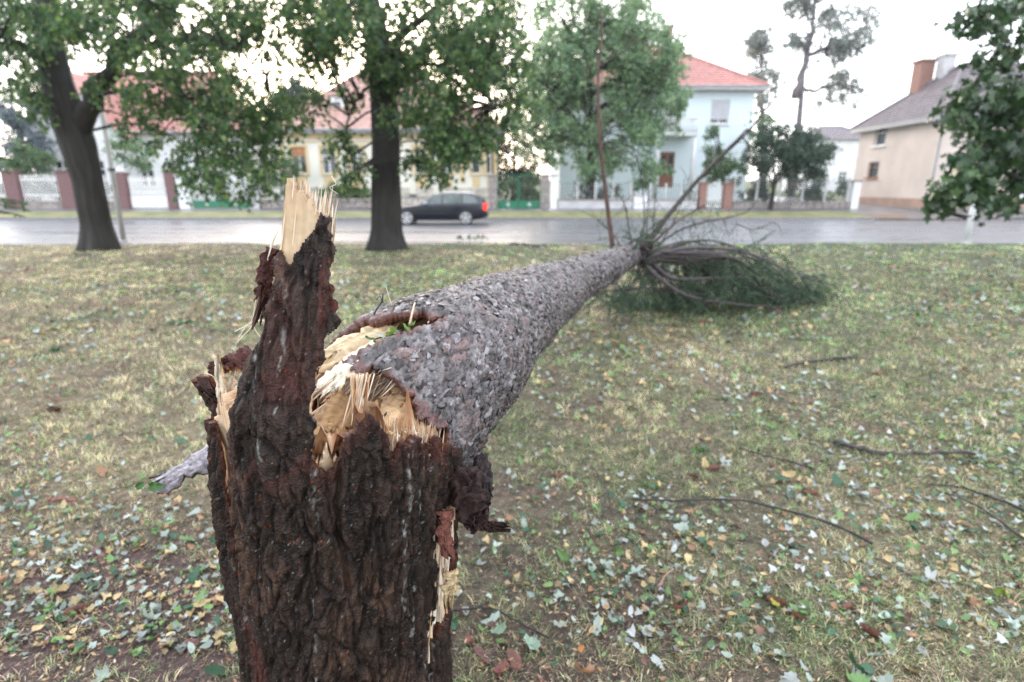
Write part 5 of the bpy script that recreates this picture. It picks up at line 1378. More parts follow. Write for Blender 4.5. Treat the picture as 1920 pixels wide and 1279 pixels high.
# white house with steep red roof: main block + gabled wing on its left
YA = 41.0
hA = thing('house', 'white house with steep red tiled roof behind the picket fence', 'house', (Xat(260, YA), YA, gz(YA) - 0.1))
OA = np.array(hA.location)
xA0, xA1 = Xat(238, YA) - OA[0], Xat(462, YA) - OA[0]
ze = Zat(248, YA) - OA[2]
mb = MB()
holes = [(1.0, 2.0, 1.2, 2.9), (3.1, 4.1, 1.2, 2.9), (6.0, 7.0, 1.2, 2.9)]
o = (xA0, 0, 0)
wall_panel(mb, o, UX, xA1 - xA0, ze, holes)
wall_panel(mb, (xA1, 0, 0), (0, 1, 0), 8, ze, []); wall_panel(mb, (xA1, 8, 0), (-1, 0, 0), xA1 - xA0, ze, [])
mb.build('wall', M['plaster_white'], hA)
for h_ in holes: window(hA, o, UX, h_, M['white_paint'])
rx = Zat(138, YA + 4) - OA[2]
mb = MB()
E0, E1 = (xA0 - 4.5, -0.5, ze), (xA1 - 0.9, -0.5, ze)
courses(mb, E0, E1, (xA1 - 3.2, 4, rx), (xA0 - 4.5, 4, rx), 22); courses(mb, (xA1 - 0.9, 8.5, ze), (xA0 - 4.5, 8.5, ze), (xA0 - 4.5, 4, rx), (xA1 - 3.2, 4, rx), 22); courses(mb, E1, (xA1 - 0.9, 8.5, ze), (xA1 - 3.2, 4, rx), (xA1 - 3.2, 4, rx), 22)
mb.poly([(xA0 - 4.5, 8.5, ze - 0.02), (xA1 - 0.9, 8.5, ze - 0.02), (xA1 - 0.9, -0.5, ze - 0.02), (xA0 - 4.5, -0.5, ze - 0.02)])
rf = mb.build('roof', M['tile_red'], hA)
mb = MB(); mb.tube([(xA0 - 4.5, 4, rx + 0.06), (0, 4, rx + 0.06), (xA1 - 3.2, 4, rx + 0.06)], 0.11, 6); mb.tube([(xA1 - 3.2, 4, rx + 0.06), (xA1 - 2, 1.7, (rx + ze) / 2 + 0.06), (xA1 - 0.9, -0.5, ze + 0.06)], 0.11, 6); mb.build('ridge_tiles', M['tile_red'], rf)
V, F = tube([(xA0, -0.58, ze - 0.05), (2, -0.58, ze - 0.06), (xA1 - 0.9, -0.58, ze - 0.05)], 0.08, 8); link('gutter', np_mesh('gutter', V, F, M['zinc'], True), rf)
# wing
yw = -1.6
w0, w1 = Xat(72, YA + yw) - OA[0], Xat(236, YA + yw) - OA[0]
zw = Zat(240, YA + yw) - OA[2]; zap = Zat(128, YA + yw) - OA[2]
mb = MB(); holesw = [(1.3, 2.3, 1.2, 2.9), (3.7, 4.7, 1.2, 2.9)]
wall_panel(mb, (w0, yw, 0), UX, w1 - w0, zw, holesw)
wall_panel(mb, (w1, yw, 0), (0, 1, 0), 1.6, zw, []); wall_panel(mb, (w0, 8, 0), (0, -1, 0), 8 - yw, zw, [])
wm = (w0 + w1) / 2
mb.poly([(w0, yw, zw), (w1, yw, zw), (wm, yw, zap)])
mb.build('wing_wall', M['plaster_white'], hA)
for h_ in holesw: window(hA, (w0, yw, 0), UX, h_, M['white_paint'])
mb = MB(); sl = (zap - zw) / (w1 - wm)
courses(mb, (w1 + 0.45, yw - 0.4, zw - 0.45 * sl), (w1 + 0.45, 6, zw - 0.45 * sl), (wm, 6, zap), (wm, yw - 0.4, zap), 16); courses(mb, (w0 - 0.45, 6, zw - 0.45 * sl), (w0 - 0.45, yw - 0.4, zw - 0.45 * sl), (wm, yw - 0.4, zap), (wm, 6, zap), 16)
rf = mb.build('wing_roof', M['tile_red'], hA)
mb = MB()
for sgn, xe in ((1, w1 + 0.45), (-1, w0 - 0.45)):
    mb.poly([(xe, yw - 0.41, zw - 0.45 * sl - 0.22), (xe, yw - 0.41, zw - 0.45 * sl), (wm, yw - 0.41, zap), (wm, yw - 0.41, zap - 0.28)][::sgn])
    mb.poly([(xe, yw - 0.41, zw - 0.45 * sl - 0.22), (xe, yw, zw - 0.45 * sl - 0.22), (wm, yw, zap - 0.28), (wm, yw - 0.41, zap - 0.28)][::-sgn])
mb.build('bargeboard', M['zinc'], rf)
# cream house with yellow trim
YB = 38.5
hB = thing('house', 'cream house with yellow window trim and brown hipped roof behind the car', 'house', (Xat(728, YB), YB, gz(YB) - 0.1))
OB = np.array(hB.location)
xB0, xB1 = Xat(530, YB) - OB[0], Xat(932, YB) - OB[0]
ze = Zat(243, YB) - OB[2]
def wx(px): return Xat(px, YB) - OB[0] - xB0
zt, zb = Zat(276, YB) - OB[2], Zat(326, YB) - OB[2]
holes = [(wx(a), wx(b), zb, zt) for a, b in ((551, 578), (607, 633), (660, 684), (778, 802), (826, 850), (884, 901), (911, 921))]
cell = [(wx(a), wx(a) + 0.5, 0.45, 0.75) for a in (766, 812)]
mb = MB(); o = (xB0, 0, 0)
wall_panel(mb, o, UX, xB1 - xB0, ze, holes + cell); wall_panel(mb, (xB1, 0, 0), (0, 1, 0), 9, ze, []); wall_panel(mb, (xB0, 9, 0), (0, -1, 0), 9, ze, [])
mb.build('wall', M['plaster_cream'], hB)
for k, h_ in enumerate(holes): window(hB, o, UX, h_, M['white_paint'], M['plaster_yellow'], 0.34 if k == 0 else None, M['shutter_orange'], mull=1 if k < 5 else 0)
for h_ in cell: window(hB, o, UX, h_, M['zinc'], mull=0, bar=False, sill=False)
mb = MB()
obox(mb, o, UX, 0, xB1 - xB0, -0.12, 0.0, ze - 0.55, ze - 0.02); obox(mb, o, UX, 0, xB1 - xB0, -0.06, 0.0, ze - 0.80, ze - 0.70)
mb.build('cornice', M['plaster_yellow'], hB)
mb = MB()
for a in (0.0, wx(862), xB1 - xB0 - 0.35):
    mb = MB(); obox(mb, o, UX, a, a + 0.35, -0.05, 0.0, 1.5, ze - 0.82); mb.build('pilaster', M['plaster_yellow'], hB)
for (a0, a1, b0, b1) in holes:
    mb = MB(); obox(mb, o, UX, a0 + 0.05, a1 - 0.05, -0.04, 0.0, b0 - 0.85, b0 - 0.2); mb.build('apron_panel', M['plaster_yellow'], hB)
mb = MB(); zpl = Zat(352, YB) - OB[2]
for (h0, h1) in ((0, cell[0][0]), (cell[0][1], cell[1][0]), (cell[1][1], xB1 - xB0)): obox(mb, o, UX, h0, h1, -0.10, -0.002, 0, zpl)
mb.build('stone_plinth', M['stone_pale'], hB)
apx = Xat(712, YB + 4.5, 8) - OB[0]
rfB = hip_roof(hB, xB0, xB1, 0, 9, ze, Zat(132, YB + 4.5) - OB[2], apx - 0.9, apx + 2.6, 4.5, M['tile_brown'], 0.5, M['zinc'])
# the small dormer and chimney
dx = Xat(634, YB + 1.5, 7) - OB[0]; dz = Zat(222, YB + 1.5) - OB[2]
mb = MB(); mb.box(dx - 0.45, dx + 0.45, 1.2, 3.4, dz - 0.3, dz + 1.35, 0.02); dm = mb.build('dormer', M['plaster_white'], hB)
mb = MB(); mb.box(dx - 0.25, dx + 0.25, 1.17, 1.198, dz + 0.3, dz + 1.0); mb.build('pane', M['glass'], dm)
mb = MB(); mb.poly([(dx - 0.65, 1.0, dz + 1.36), (dx + 0.65, 1.0, dz + 1.36), (dx + 0.65, 3.6, dz + 1.75), (dx - 0.65, 3.6, dz + 1.75)]); mb.poly([(dx - 0.65, 1.0, dz + 1.36), (dx + 0.65, 1.0, dz + 1.36), (dx + 0.65, 1.0, dz + 1.46), (dx - 0.65, 1.0, dz + 1.46)]); mb.build('dormer_roof', M['tile_brown'], dm)
# light blue two-storey house
YC = 43.0
hC = thing('house', 'light blue two-storey house with red hipped roof and a balcony', 'house', (Xat(1230, YC), YC, gz(YC) - 0.1))
OC = np.array(hC.location)
xC0, xC1 = Xat(1050, YC, 4) - OC[0], Xat(1410, YC, 6) - OC[0]
ze = Zat(163, YC) - OC[2]
def wc(px): return Xat(px, YC, 5) - OC[0] - xC0
def zc(py): return Zat(py, YC) - OC[2]
holes = [(wc(1328), wc(1362), zc(232), zc(187)), (wc(1325), wc(1360), zc(330), zc(285)), (wc(1110), wc(1142), zc(232), zc(190)), (wc(1180), wc(1206), zc(232), zc(190))]
door = (wc(1240), wc(1268), zc(352), zc(285)); bdoor = (wc(1245), wc(1275), zc(248), zc(190))
mb = MB(); o = (xC0, 0, 0)
wall_panel(mb, o, UX, xC1 - xC0, ze, holes + [door, bdoor]); wall_panel(mb, (xC1, 0, 0), (0, 1, 0), 10, ze, []); wall_panel(mb, (xC0, 10, 0), (0, -1, 0), 10, ze, [])
mb.build('wall', M['plaster_blue'], hC)
for k, h_ in enumerate(holes): window(hC, o, UX, h_, M['white_paint'], None, 0.82 if k == 0 else (0.5 if k > 1 else None), M['shutter_grey'])
window(hC, o, UX, bdoor, M['white_paint'], mull=1, sill=False)
mb = MB(); obox(mb, o, UX, door[0], door[1], 0.10, 0.16, door[2], door[3]); dd = mb.build('door', M['wood_brown'], hC)
for j in range(2):
    mb = MB(); aw = (door[1] - door[0]) / 2
    obox(mb, o, UX, door[0] + j * aw + 0.12, door[0] + (j + 1) * aw - 0.12, 0.07, 0.098, door[2] + 0.9, door[3] - 0.2); mb.build('pane', M['glass'], dd)
mb = MB(); obox(mb, o, UX, door[1] + 0.6, door[1] + 1.9, -0.02, 0.02, zc(300), zc(260)); 
# balcony
ba0, ba1, bz = wc(1222), wc(1296), zc(252)
mb = MB(); obox(mb, o, UX, ba0, ba1, -1.5, -0.003, bz - 0.22, bz); bal = mb.build('balcony', M['plaster_white'], hC)
mb = MB(); obox(mb, o, UX, ba0, ba1, -1.5, -1.38, bz + 0.88, bz + 1.0); obox(mb, o, UX, ba0, ba0 + 0.12, -1.377, -0.003, bz + 0.88, bz + 1.0); obox(mb, o, UX, ba1 - 0.12, ba1, -1.377, -0.003, bz + 0.88, bz + 1.0); mb.build('handrail', M['plaster_white'], bal)
nb = 13
for k in range(nb):
    a = ba0 + 0.1 + (ba1 - ba0 - 0.2) * k / (nb - 1)
    q = np.array(o) + np.array([a, -1.44, bz])
    V, F = tube([q, q + np.array([0, 0, 0.2]), q + np.array([0, 0, 0.45]), q + np.array([0, 0, 0.88])], [0.05, 0.09, 0.05, 0.06], 8); link('baluster', np_mesh('baluster', V, F, M['plaster_white'], True), bal)
for a in (ba0 + 0.15, ba1 - 0.15):
    q = np.array(o) + np.array([a, -1.3, 0.1]); V, F = tube([q, q + np.array([0, 0, bz * 0.5]), q + np.array([0, 0, bz - 0.32])], 0.14, 10); link('column', np_mesh('column', V, F, M['plaster_white'], True), bal)
apx = Xat(1232, YC + 5, 11) - OC[0]
rfC = hip_roof(hC, xC0, xC1, 0, 10, ze, Zat(88, YC + 5) - OC[2], apx - 1.2, apx + 0.4, 5, M['tile_red'], 0.65, M['plaster_white'])
chimney(rfC, Xat(1250, YC + 5, 11) - OC[0], 5.2, Zat(100, YC + 5) - OC[2], Zat(52, YC + 5) - OC[2], 0.65, M['brick_red']); chimney(rfC, Xat(1195, YC + 5, 11) - OC[0], 6.2, Zat(100, YC + 5) - OC[2], Zat(48, YC + 5) - OC[2], 0.65, M['brick_red'])
# tan corner house
YD = 32.6
zD = gz(YD) - 0.05
xD = Xat(1756, YD, 3)
hD = thing('house', 'tan corner house with grey tiled roof, two chimneys and small windows', 'house', (xD, YD, zD))
OD = np.array(hD.location)
LD = 7.6
ze = Zat(216, YD) - zD
uxs = (0, -1.0, 0)     # side wall seen from the left runs back from the corner
def ws(px, py):
    """distance from the far end on the side wall, height, for a pixel"""
    a = (px - 960) / FPX
    # x ~ xD on this wall : solve Y
    b = (py - 639.5) / FPX
    k = xD / a
    return k * (PC - b * PS) - YD, CAM_H - k * (PS + b * PC) - zD
so = np.array([0, LD, 0.0])
def hole_side(px0, px1, py0, py1):
    d1, _ = ws(px0, (py0 + py1) / 2); d0, _ = ws(px1, (py0 + py1) / 2)
    _, zt_ = ws((px0 + px1) / 2, py0); _, zb_ = ws((px0 + px1) / 2, py1)
    return (LD - d1, LD - d0, zb_, zt_)
hs = [hole_side(1640, 1661, 238, 273), hole_side(1627, 1647, 304, 333)]
hf = [(1.9, 3.1, 3.1, 4.3), (4.6, 5.8, 3.1, 4.3), (1.9, 3.1, 0.9, 2.0), (4.6, 5.8, 0.9, 2.0)]
mb = MB()
wall_panel(mb, so, uxs, LD, ze, hs); wall_panel(mb, (0, 0, 0), UX, 13, ze, hf); wall_panel(mb, (13, 0, 0), (0, 1, 0), LD, ze, []); wall_panel(mb, (13, LD, 0), (-1, 0, 0), 13, ze, [])
mb.build('wall', M['plaster_tan'], hD)
for k, h_ in enumerate(hs): window(hD, so, uxs, h_, M['white_paint'] if k == 0 else M['wood_brown'], None, mull=0)
for k, h_ in enumerate(hf): window(hD, (0, 0, 0), UX, h_, M['white_paint'], None, 0.75 if k < 2 else None, M['shutter_orange'])
mb = MB(); obox(mb, so, uxs, -0.05, LD + 0.055, -0.055, -0.002, 0, 0.75); obox(mb, (0, 0, 0), UX, 0, 13.05, -0.055, -0.002, 0, 0.75); mb.build('plinth', M['plinth'], hD)
mb = MB(); obox(mb, so, uxs, 0, LD + 0.10, -0.10, -0.058, 0, 0.22); obox(mb, (0, 0, 0), UX, 0, 13.05, -0.10, -0.058, 0, 0.22); mb.build('stone_footing', M['stone'], hD)
V, F = tube([(-0.09, -0.09, 0.1), (-0.09, -0.09, 2.5), (-0.09, -0.09, ze - 0.5), (-0.35, -0.35, ze - 0.15)], 0.055, 8); link('downpipe', np_mesh('downpipe', V, F, M['zinc'], True), hD)
rfD = hip_roof(hD, 0, 13, 0, LD, ze, Zat(122, YD + LD / 2) - zD, 3.2, 9.8, LD / 2, M['tile_grey'], 0.45, M['zinc'])
cx_ = Xat(1727, YD + 5.5, 8) - OD[0]; chimney(rfD, cx_, 5.5, Zat(185, YD + 5.5) - zD, Zat(118, YD + 5.5) - zD, 0.85, M['brick_red'])
cx_ = Xat(1768, YD + 4.6, 8) - OD[0]; chimney(rfD, cx_, 4.6, Zat(175, YD + 4.6) - zD, Zat(107, YD + 4.6) - zD, 0.7, M['concrete'])
# far pale house at the end of the lane
YE = 72
hE = thing('house', 'small pale house far off at the end of the side lane', 'house', (Xat(1570, YE, 3), YE, gz(YE) - 0.2))
OE = np.array(hE.location)
mb = MB(); hh_ = Zat(262, YE) - OE[2]; hl = [(1.2, 2.2, 1.2, 2.6), (4.2, 5.2, 1.2, 2.6), (6.6, 7.6, 1.2, 2.6)]
wall_panel(mb, (-4, 0, 0), UX, 8.6, hh_, hl); wall_panel(mb, (-4, 7, 0), (0, -1, 0), 7, hh_, []); wall_panel(mb, (4.6, 0, 0), (0, 1, 0), 7, hh_, []); mb.build('wall', M['plaster_white'], hE)
for h_ in hl: window(hE, (-4, 0, 0), UX, h_, M['white_paint'], None)
hip_roof(hE, -4, 4.6, 0, 7, hh_, hh_ + 1.8, -1, 1.6, 3.5, M['tile_grey'], 0.4, n=8)

# ------------------------------------------------------------------ fences, walls and gates along the far pavement
YF = 34.0
zF = 0.385
def fx(px, py=365): return Xat(px, YF, Zat(py, YF))
def fz(py): return Zat(py, YF) - zF
def pillar(name, label, px0, px1, py, m, capm=None, group=None, d=0.45, cap=0.10, peak=0.0, cat='fence post', parent=None, blocks=None):
    x0, x1 = fx(px0), fx(px1); h = fz(py); c_ = (x0 + x1) / 2; w = (x1 - x0) / 2
    if parent is None: t = thing(name, label, cat, (c_, YF, zF), group); off = 0
    else: t = parent
    if blocks:
        n = max(2, int(h / blocks)); hb = h / n
        for k in range(n):
            mb = MB(); e_ = R_.uniform(0, 0.015); mb.box(-w - e_, w + e_, -d / 2 - e_, d / 2 + e_, k * hb + 0.006, (k + 1) * hb - 0.006, 0.02); mb.build('block', m, t)
        mb = MB(); mb.box(-w + 0.02, w - 0.02, -d / 2 + 0.02, d / 2 - 0.02, 0, h - 0.01); mb.build('mortar', M['concrete'], t)
    else:
        mb = MB(); mb.box(-w, w, -d / 2, d / 2, 0, h, 0.012); mb.build('shaft', m, t)
    mb = MB(); mb.box(-w - 0.06, w + 0.06, -d / 2 - 0.06, d / 2 + 0.06, h + 0.002, h + cap, 0.02)
    if peak: mb.mesh([(-w - 0.06, -d / 2 - 0.06, h + cap), (w + 0.06, -d / 2 - 0.06, h + cap), (w + 0.06, d / 2 + 0.06, h + cap), (-w - 0.06, d / 2 + 0.06, h + cap), (0, 0, h + cap + peak)], [(0, 1, 4), (1, 2, 4), (2, 3, 4), (3, 0, 4)])
    mb.build('cap', capm or m, t)
    return t
def picket_panel(label, px0, px1, py_top, py_bot, base_m, step=0.19, group=None, name='picket_fence', mats='white_paint', base=True, rails=True, cat='fence'):
    x0, x1 = fx(px0), fx(px1); t = thing(name, label, cat, ((x0 + x1) / 2, YF, zF), group); w = (x1 - x0) / 2
    zt_, zb_ = fz(py_top), fz(py_bot)
    if base:
        mb = MB(); mb.box(-w, w, -0.17, 0.17, 0, zb_ - 0.03, 0.02); mb.build('base_wall', base_m, t)
    pk = MB().box(-0.032, 0.032, -0.015, 0.015, 0, zt_ - zb_ - 0.06); pk.mesh([(-0.032, -0.015, zt_ - zb_ - 0.058), (0.032, -0.015, zt_ - zb_ - 0.058), (0.032, 0.015, zt_ - zb_ - 0.058), (-0.032, 0.015, zt_ - zb_ - 0.058), (0, 0, zt_ - zb_)], [(0, 1, 4), (1, 2, 4), (2, 3, 4), (3, 0, 4)])
    pm = np_mesh('picket', pk.V, pk.F, M[mats])
    n = max(2, int(2 * w / step))
    for k in range(n): link('picket', pm, t, (-w + (k + 0.5) * 2 * w / n, -0.035, zb_))
    for q in (0.2, 0.8):
        mb = MB(); mb.box(-w, w, -0.018, 0.025, zb_ + (zt_ - zb_) * q - 0.04, zb_ + (zt_ - zb_) * q + 0.04); mb.build('rail', M[mats], t)
    return t
picket_panel('white picket fence panel on stone base at the left edge of the picture', -30, 14, 330, 376, M['stone'], group='picket fence panels')
pillar('gate_post', 'leftmost dark red brick fence post', 16, 42, 323, M['brick_dark'], M['brick_dark'], 'dark brick fence posts')
picket_panel('white picket fence panel on stone base between the two leftmost brick posts', 44, 116, 327, 376, M['stone'], group='picket fence panels')
pillar('gate_post', 'second dark red brick fence post, just left of the leaning lime trunk', 117, 143, 323, M['brick_dark'], M['brick_dark'], 'dark brick fence posts')
picket_panel('white picket fence panel partly hidden by the leaning lime trunk', 145, 217, 327, 376, M['stone'], group='picket fence panels')
pillar('gate_post', 'dark brick fence post with pale pointed cap right of the leaning lime trunk', 219, 243, 324, M['brick_dark'], M['concrete'], 'dark brick fence posts', peak=0.22)
t = picket_panel('white picket gate with solid lower boards between two brick posts', 245, 314, 330, 368, M['white_paint'], step=0.15, name='picket_gate', base=False, cat='gate')
w = (fx(314) - fx(245)) / 2; zb_ = fz(368)
for k in range(9):
    mb = MB(); mb.box(-w + k * 2 * w / 9 + 0.005, -w + (k + 1) * 2 * w / 9 - 0.005, -0.05, -0.02, 0.06, zb_ - 0.01); mb.build('board', M['white_paint'], t)
pillar('gate_post', 'dark brick gate post beside the white rendered pillar', 316, 334, 323, M['brick_dark'], M['brick_dark'], 'dark brick fence posts')
pillar('gate_pillar', 'white rendered gate pillar left of the near green gate', 337, 357, 331, M['plaster_white'], M['concrete'])
def green_gate(label, px0, px1, py_top, py_mid, py_bot):
    x0, x1 = fx(px0), fx(px1); t = thing('driveway_gate', label, 'gate', ((x0 + x1) / 2, YF, zF)); w = (x1 - x0) / 2
    zt_, zm, zb_ = fz(py_top), fz(py_mid), fz(py_bot)
    for s_ in (-1, 1):
        a, b = (-w, -0.02) if s_ < 0 else (0.02, w)
        mb = MB(); mb.box(a, b, -0.03, 0.03, zb_, zm, 0.01); p_ = mb.build('panel', M['green_paint'], t)
        mb = MB()
        for i in range(10):
            an = 2 * math.pi * i / 10; a2 = 2 * math.pi * (i + 1) / 10; c_ = (a + b) / 2; zc_ = (zb_ + zm) / 2
            mb.poly([(c_ + 0.10 * math.cos(an), -0.04, zc_ + 0.10 * math.sin(an)), (c_ + 0.10 * math.cos(a2), -0.04, zc_ + 0.10 * math.sin(a2)), (c_ + 0.05 * math.cos(a2), -0.04, zc_ + 0.05 * math.sin(a2)), (c_ + 0.05 * math.cos(an), -0.04, zc_ + 0.05 * math.sin(an))])
        mb.build('rosette', M['white_paint'], p_)
        mb = MB()
        for q in (a + 0.02, b - 0.02): mb.box(q - 0.02, q + 0.02, -0.02, 0.02, zm + 0.002, zt_)
        mb.box(a + 0.042, b - 0.042, -0.018, 0.018, zt_ - 0.04, zt_ - 0.002)
        mb.build('frame', M['green_paint'], t)
        # wire mesh
        V, F = [], []
        mb = MB(); st = 0.11
        for k in range(int((b - a - 0.1) / st)): mb.box(a + 0.06 + k * st - 0.004, a + 0.06 + k * st + 0.004, -0.004, 0.004, zm + 0.004, zt_ - 0.045)
        for k in range(int((zt_ - zm) / st)): mb.box(a + 0.045, b - 0.045, -0.0085, -0.0045, zm + 0.05 + k * st, zm + 0.058 + k * st)
        mb.build('wire_mesh', M['iron'], t)
    return t
green_gate('near green driveway gate with mesh top, left of the splintered spike', 360, 467, 342, 376, 389)
pillar('gate_pillar', 'pale concrete pillar right of the near green gate', 469, 487, 355, M['concrete'], M['concrete'])
def low_wall(label, px0, px1, py_top, m, stones=True, name='garden_wall', capm=None):
    x0, x1 = fx(px0), fx(px1); t = thing(name, label, 'wall', ((x0 + x1) / 2, YF, zF)); w = (x1 - x0) / 2; h = fz(py_top)
    if stones:
        mb = MB(); mb.box(-w, w, -0.14, 0.14, 0, h - 0.02); mb.build('core', M['concrete'], t)
        z = 0
        while z < h - 0.1:
            hh = min(R_.uniform(0.2, 0.34), h - z); x = -w
            while x < w - 0.05:
                L = min(R_.uniform(0.3, 0.65), w - x)
                if w - x - L < 0.15: L = w - x
                q = R_.uniform(0, 0.05)
                mb = MB(); mb.box(x + 0.012, x + L - 0.012, -0.19 - q, 0.17, z + 0.012, z + hh - 0.012, 0.03); mb.build('stone', m, t)
                x += L
            z += hh
    else:
        mb = MB(); mb.box(-w, w, -0.16, 0.16, 0, h, 0.02); mb.build('core', m, t)
    mb = MB(); mb.box(-w, w, -0.24, 0.22, h + 0.003, h + 0.09, 0.02); mb.build('coping', capm or M['stone'], t)
    return t
low_wall('low rubble stone wall between the concrete pillar and the middle lime trunk', 489, 705, 376, M['stone'])
low_wall('low pale rubble wall behind the black car', 745, 928, 372, M['stone_pale'])
pillar('gate_pillar', 'grey block gate pillar just right of the car tail', 916, 931, 330, M['stone'], M['stone'], 'grey block gate pillars', blocks=0.2)
green_gate('far green driveway gate with mesh top, right of the car', 933, 1012, 328, 377, 390)
pillar('gate_pillar', 'grey block gate pillar right of the far green gate', 1014, 1029, 330, M['stone'], M['stone'], 'grey block gate pillars', blocks=0.2)
pillar('gate_pillar', 'white pillar touching the grey block pillar', 1031, 1044, 330, M['plaster_white'], M['concrete'])
def rail_fence(label, px0, px1, py_top, py_wall, wall_m, posts=5, post_m='concrete', bars=True, stones=False):
    x0, x1 = fx(px0), fx(px1); t = thing('wire_fence', label, 'fence', ((x0 + x1) / 2, YF, zF)); w = (x1 - x0) / 2; h, zt_ = fz(py_wall), fz(py_top)
    if stones:
        x = -w
        while x < w - 0.05:
            L = min(R_.uniform(0.35, 0.7), w - x)
            for k in range(2):
                mb = MB(); q = R_.uniform(0, 0.05); mb.box(x + 0.012, x + L - 0.012, -0.17 - q, 0.15, k * h / 2 + 0.01, (k + 1) * h / 2 - 0.01, 0.03); mb.build('stone', wall_m, t)
            x += L
        mb = MB(); mb.box(-w, w, -0.13, 0.13, 0, h - 0.02); mb.build('base_wall', M['concrete'], t)
    else:
        mb = MB(); mb.box(-w, w, -0.16, 0.16, 0, h, 0.02); mb.build('base_wall', wall_m, t)
    mb = MB(); mb.box(-w, w, -0.20, 0.20, h + 0.003, h + 0.07, 0.015); mb.build('coping', M['stone'], t)
    for k in range(posts):
        x = -w + 0.1 + (2 * w - 0.2) * k / (posts - 1)
        mb = MB(); mb.box(x - 0.055, x + 0.055, -0.055, 0.055, h + 0.072, zt_ + 0.05, 0.01); mb.build('post', M[post_m], t)
    if bars:
        pm = MB().box(-0.008, 0.008, -0.008, 0.008, 0, zt_ - h - 0.08); pm = np_mesh('bar', pm.V, pm.F, M['iron'])
        n = int(2 * w / 0.13)
        for k in range(n): link('bar', pm, t, (-w + (k + 0.5) * 2 * w / n, -0.02, h + 0.075))
    mb = MB()
    for z in ((zt_ - 0.03, h + 0.18) if bars else np.arange(h + 0.15, zt_, 0.1)): mb.box(-w, w, -0.007, 0.007, z, z + 0.014)
    if not bars:
        for k in range(int(2 * w / 0.12)): mb.box(-w + k * 0.12, -w + k * 0.12 + 0.008, 0.0075, 0.012, h + 0.075, zt_)
    mb.build('rail' if bars else 'wire_mesh', M['iron'], t)
    return t
rail_fence('dark railing on a low wall in front of the light blue house', 1046, 1186, 343, 376, M['concrete'])
pillar('meter_box', 'white box standing in the garden wall', 1188, 1214, 366, M['plaster_white'], M['concrete'], cat='box')
rail_fence('dark railing between the white box and the brick gate', 1216, 1308, 345, 376, M['concrete'], posts=4)
pillar('gate_post', 'left red brick post of the white arched gate', 1310, 1323, 345, M['brick_red'], M['brick_red'], 'red brick gate posts')
pillar('gate_post', 'right red brick post of the white arched gate', 1356, 1371, 345, M['brick_red'], M['brick_red'], 'red brick gate posts')
x0, x1 = fx(1325), fx(1354); w = (x1 - x0) / 2
t = thing('arched_gate', 'white arched metal garden gate between red brick posts', 'gate', ((x0 + x1) / 2, YF, zF)); hz = fz(352)
for k in range(8):
    x = -w + 0.04 + (2 * w - 0.08) * k / 7; top = hz + 0.30 * math.cos(x / w * math.pi / 2)
    mb = MB(); mb.box(x - 0.022, x + 0.022, -0.02, 0.02, 0.06, top); mb.build('bar', M['white_paint'], t)
xs_ = np.linspace(-w, w, 9)
V, F = tube([(x, -0.03, hz + 0.30 * math.cos(x / w * math.pi / 2)) for x in xs_], 0.03, 6); link('arch', np_mesh('arch', V, F, M['white_paint'], True), t)
for z in (0.10, hz * 0.5): mb = MB(); mb.box(-w, w, -0.045, -0.021, z, z + 0.06); mb.build('rail', M['white_paint'], t)
rail_fence('wire fence with concrete posts on a stone base, right of the brick gate', 1373, 1592, 335, 380, M['stone'], posts=6, bars=False, stones=True)
pillar('gate_pillar', 'white end pillar with dark cap at the side lane', 1595, 1608, 341, M['plaster_white'], M['stone'])

# ------------------------------------------------------------------ poles
def pole(name, label, px0, py0, px1, py1, Y0, r0, r1, m, cat='pole', band=None):
    b_ = pt(px0, py0, Y0); tp = pt(px1, py1, Y0); b_[2] -= 0.03
    t = thing(name, label, cat, tuple(b_))
    V, F = tube(np.array([(0, 0, 0), (tp - b_) / 2, tp - b_]), [r0, (r0 + r1) / 2, r1], 12); link('shaft', np_mesh('shaft', V, F, m, True), t)
    V, F = tube(np.array([(0, 0, -0.02), (0, 0, 0.06)]), r0 * 1.5, 12); link('collar', np_mesh('collar', V, F, M['concrete'], True), t)
    V, F = tube(np.array([tp - b_ - np.array([0, 0, 0.02]), tp - b_ + np.array([0, 0, 0.03])]), r1 * 1.25, 12); link('cap', np_mesh('cap', V, F, M['zinc'], True), t)
    if band is not None:
        q = (tp - b_) * band; V, F = tube(np.array([q, q * 1.04]), r0 * 1.35, 12); link('band', np_mesh('band', V, F, M['iron'], True), t)
    return t
M['post_grey'] = mat('post_grey', (0.42, 0.41, 0.38), 0.7, vary=0.2, vscale=4)
pole('street_pole', 'slim grey pole standing behind the leaning lime trunk', 232, 452, 190, 205, 17.1, 0.075, 0.06, M['post_grey'], band=0.55)
pole('street_pole', 'white pole under the maple boughs at the road edge', 1812, 456, 1838, 320, 16.6, 0.085, 0.07, M['plaster_white'])
# ------------------------------------------------------------------ the car (faces left)
YCAR = 26.4
wr = pt(876, 417, YCAR); wf = pt(769, 417, YCAR)
WB = wr[0] - wf[0]
k_ = WB / 2.715
zroad = -0.02
car = thing('estate_car', 'black estate car with lit headlamps driving left along the wet road', 'car', (wf[0], YCAR + 0.1, zroad))
M['car_paint'] = mat('car_paint', (0.008, 0.009, 0.018), 0.3, vary=0.1, spec=0.45, coat=0.25)
M['tyre'] = mat('tyre', (0.015, 0.015, 0.016), 0.8, vary=0.2)
M['rim'] = mat('rim', (0.62, 0.62, 0.64), 0.3, vary=0.05, metal=0.7)
M['tail'] = mat('tail', (0.55, 0.02, 0.015), 0.25, vary=0.1, emit=(1, 0.06, 0.03, 0.35))
M['head'] = mat('head', (0.85, 0.85, 0.8), 0.15, vary=0.05, emit=(1, 0.82, 0.55, 3.0))
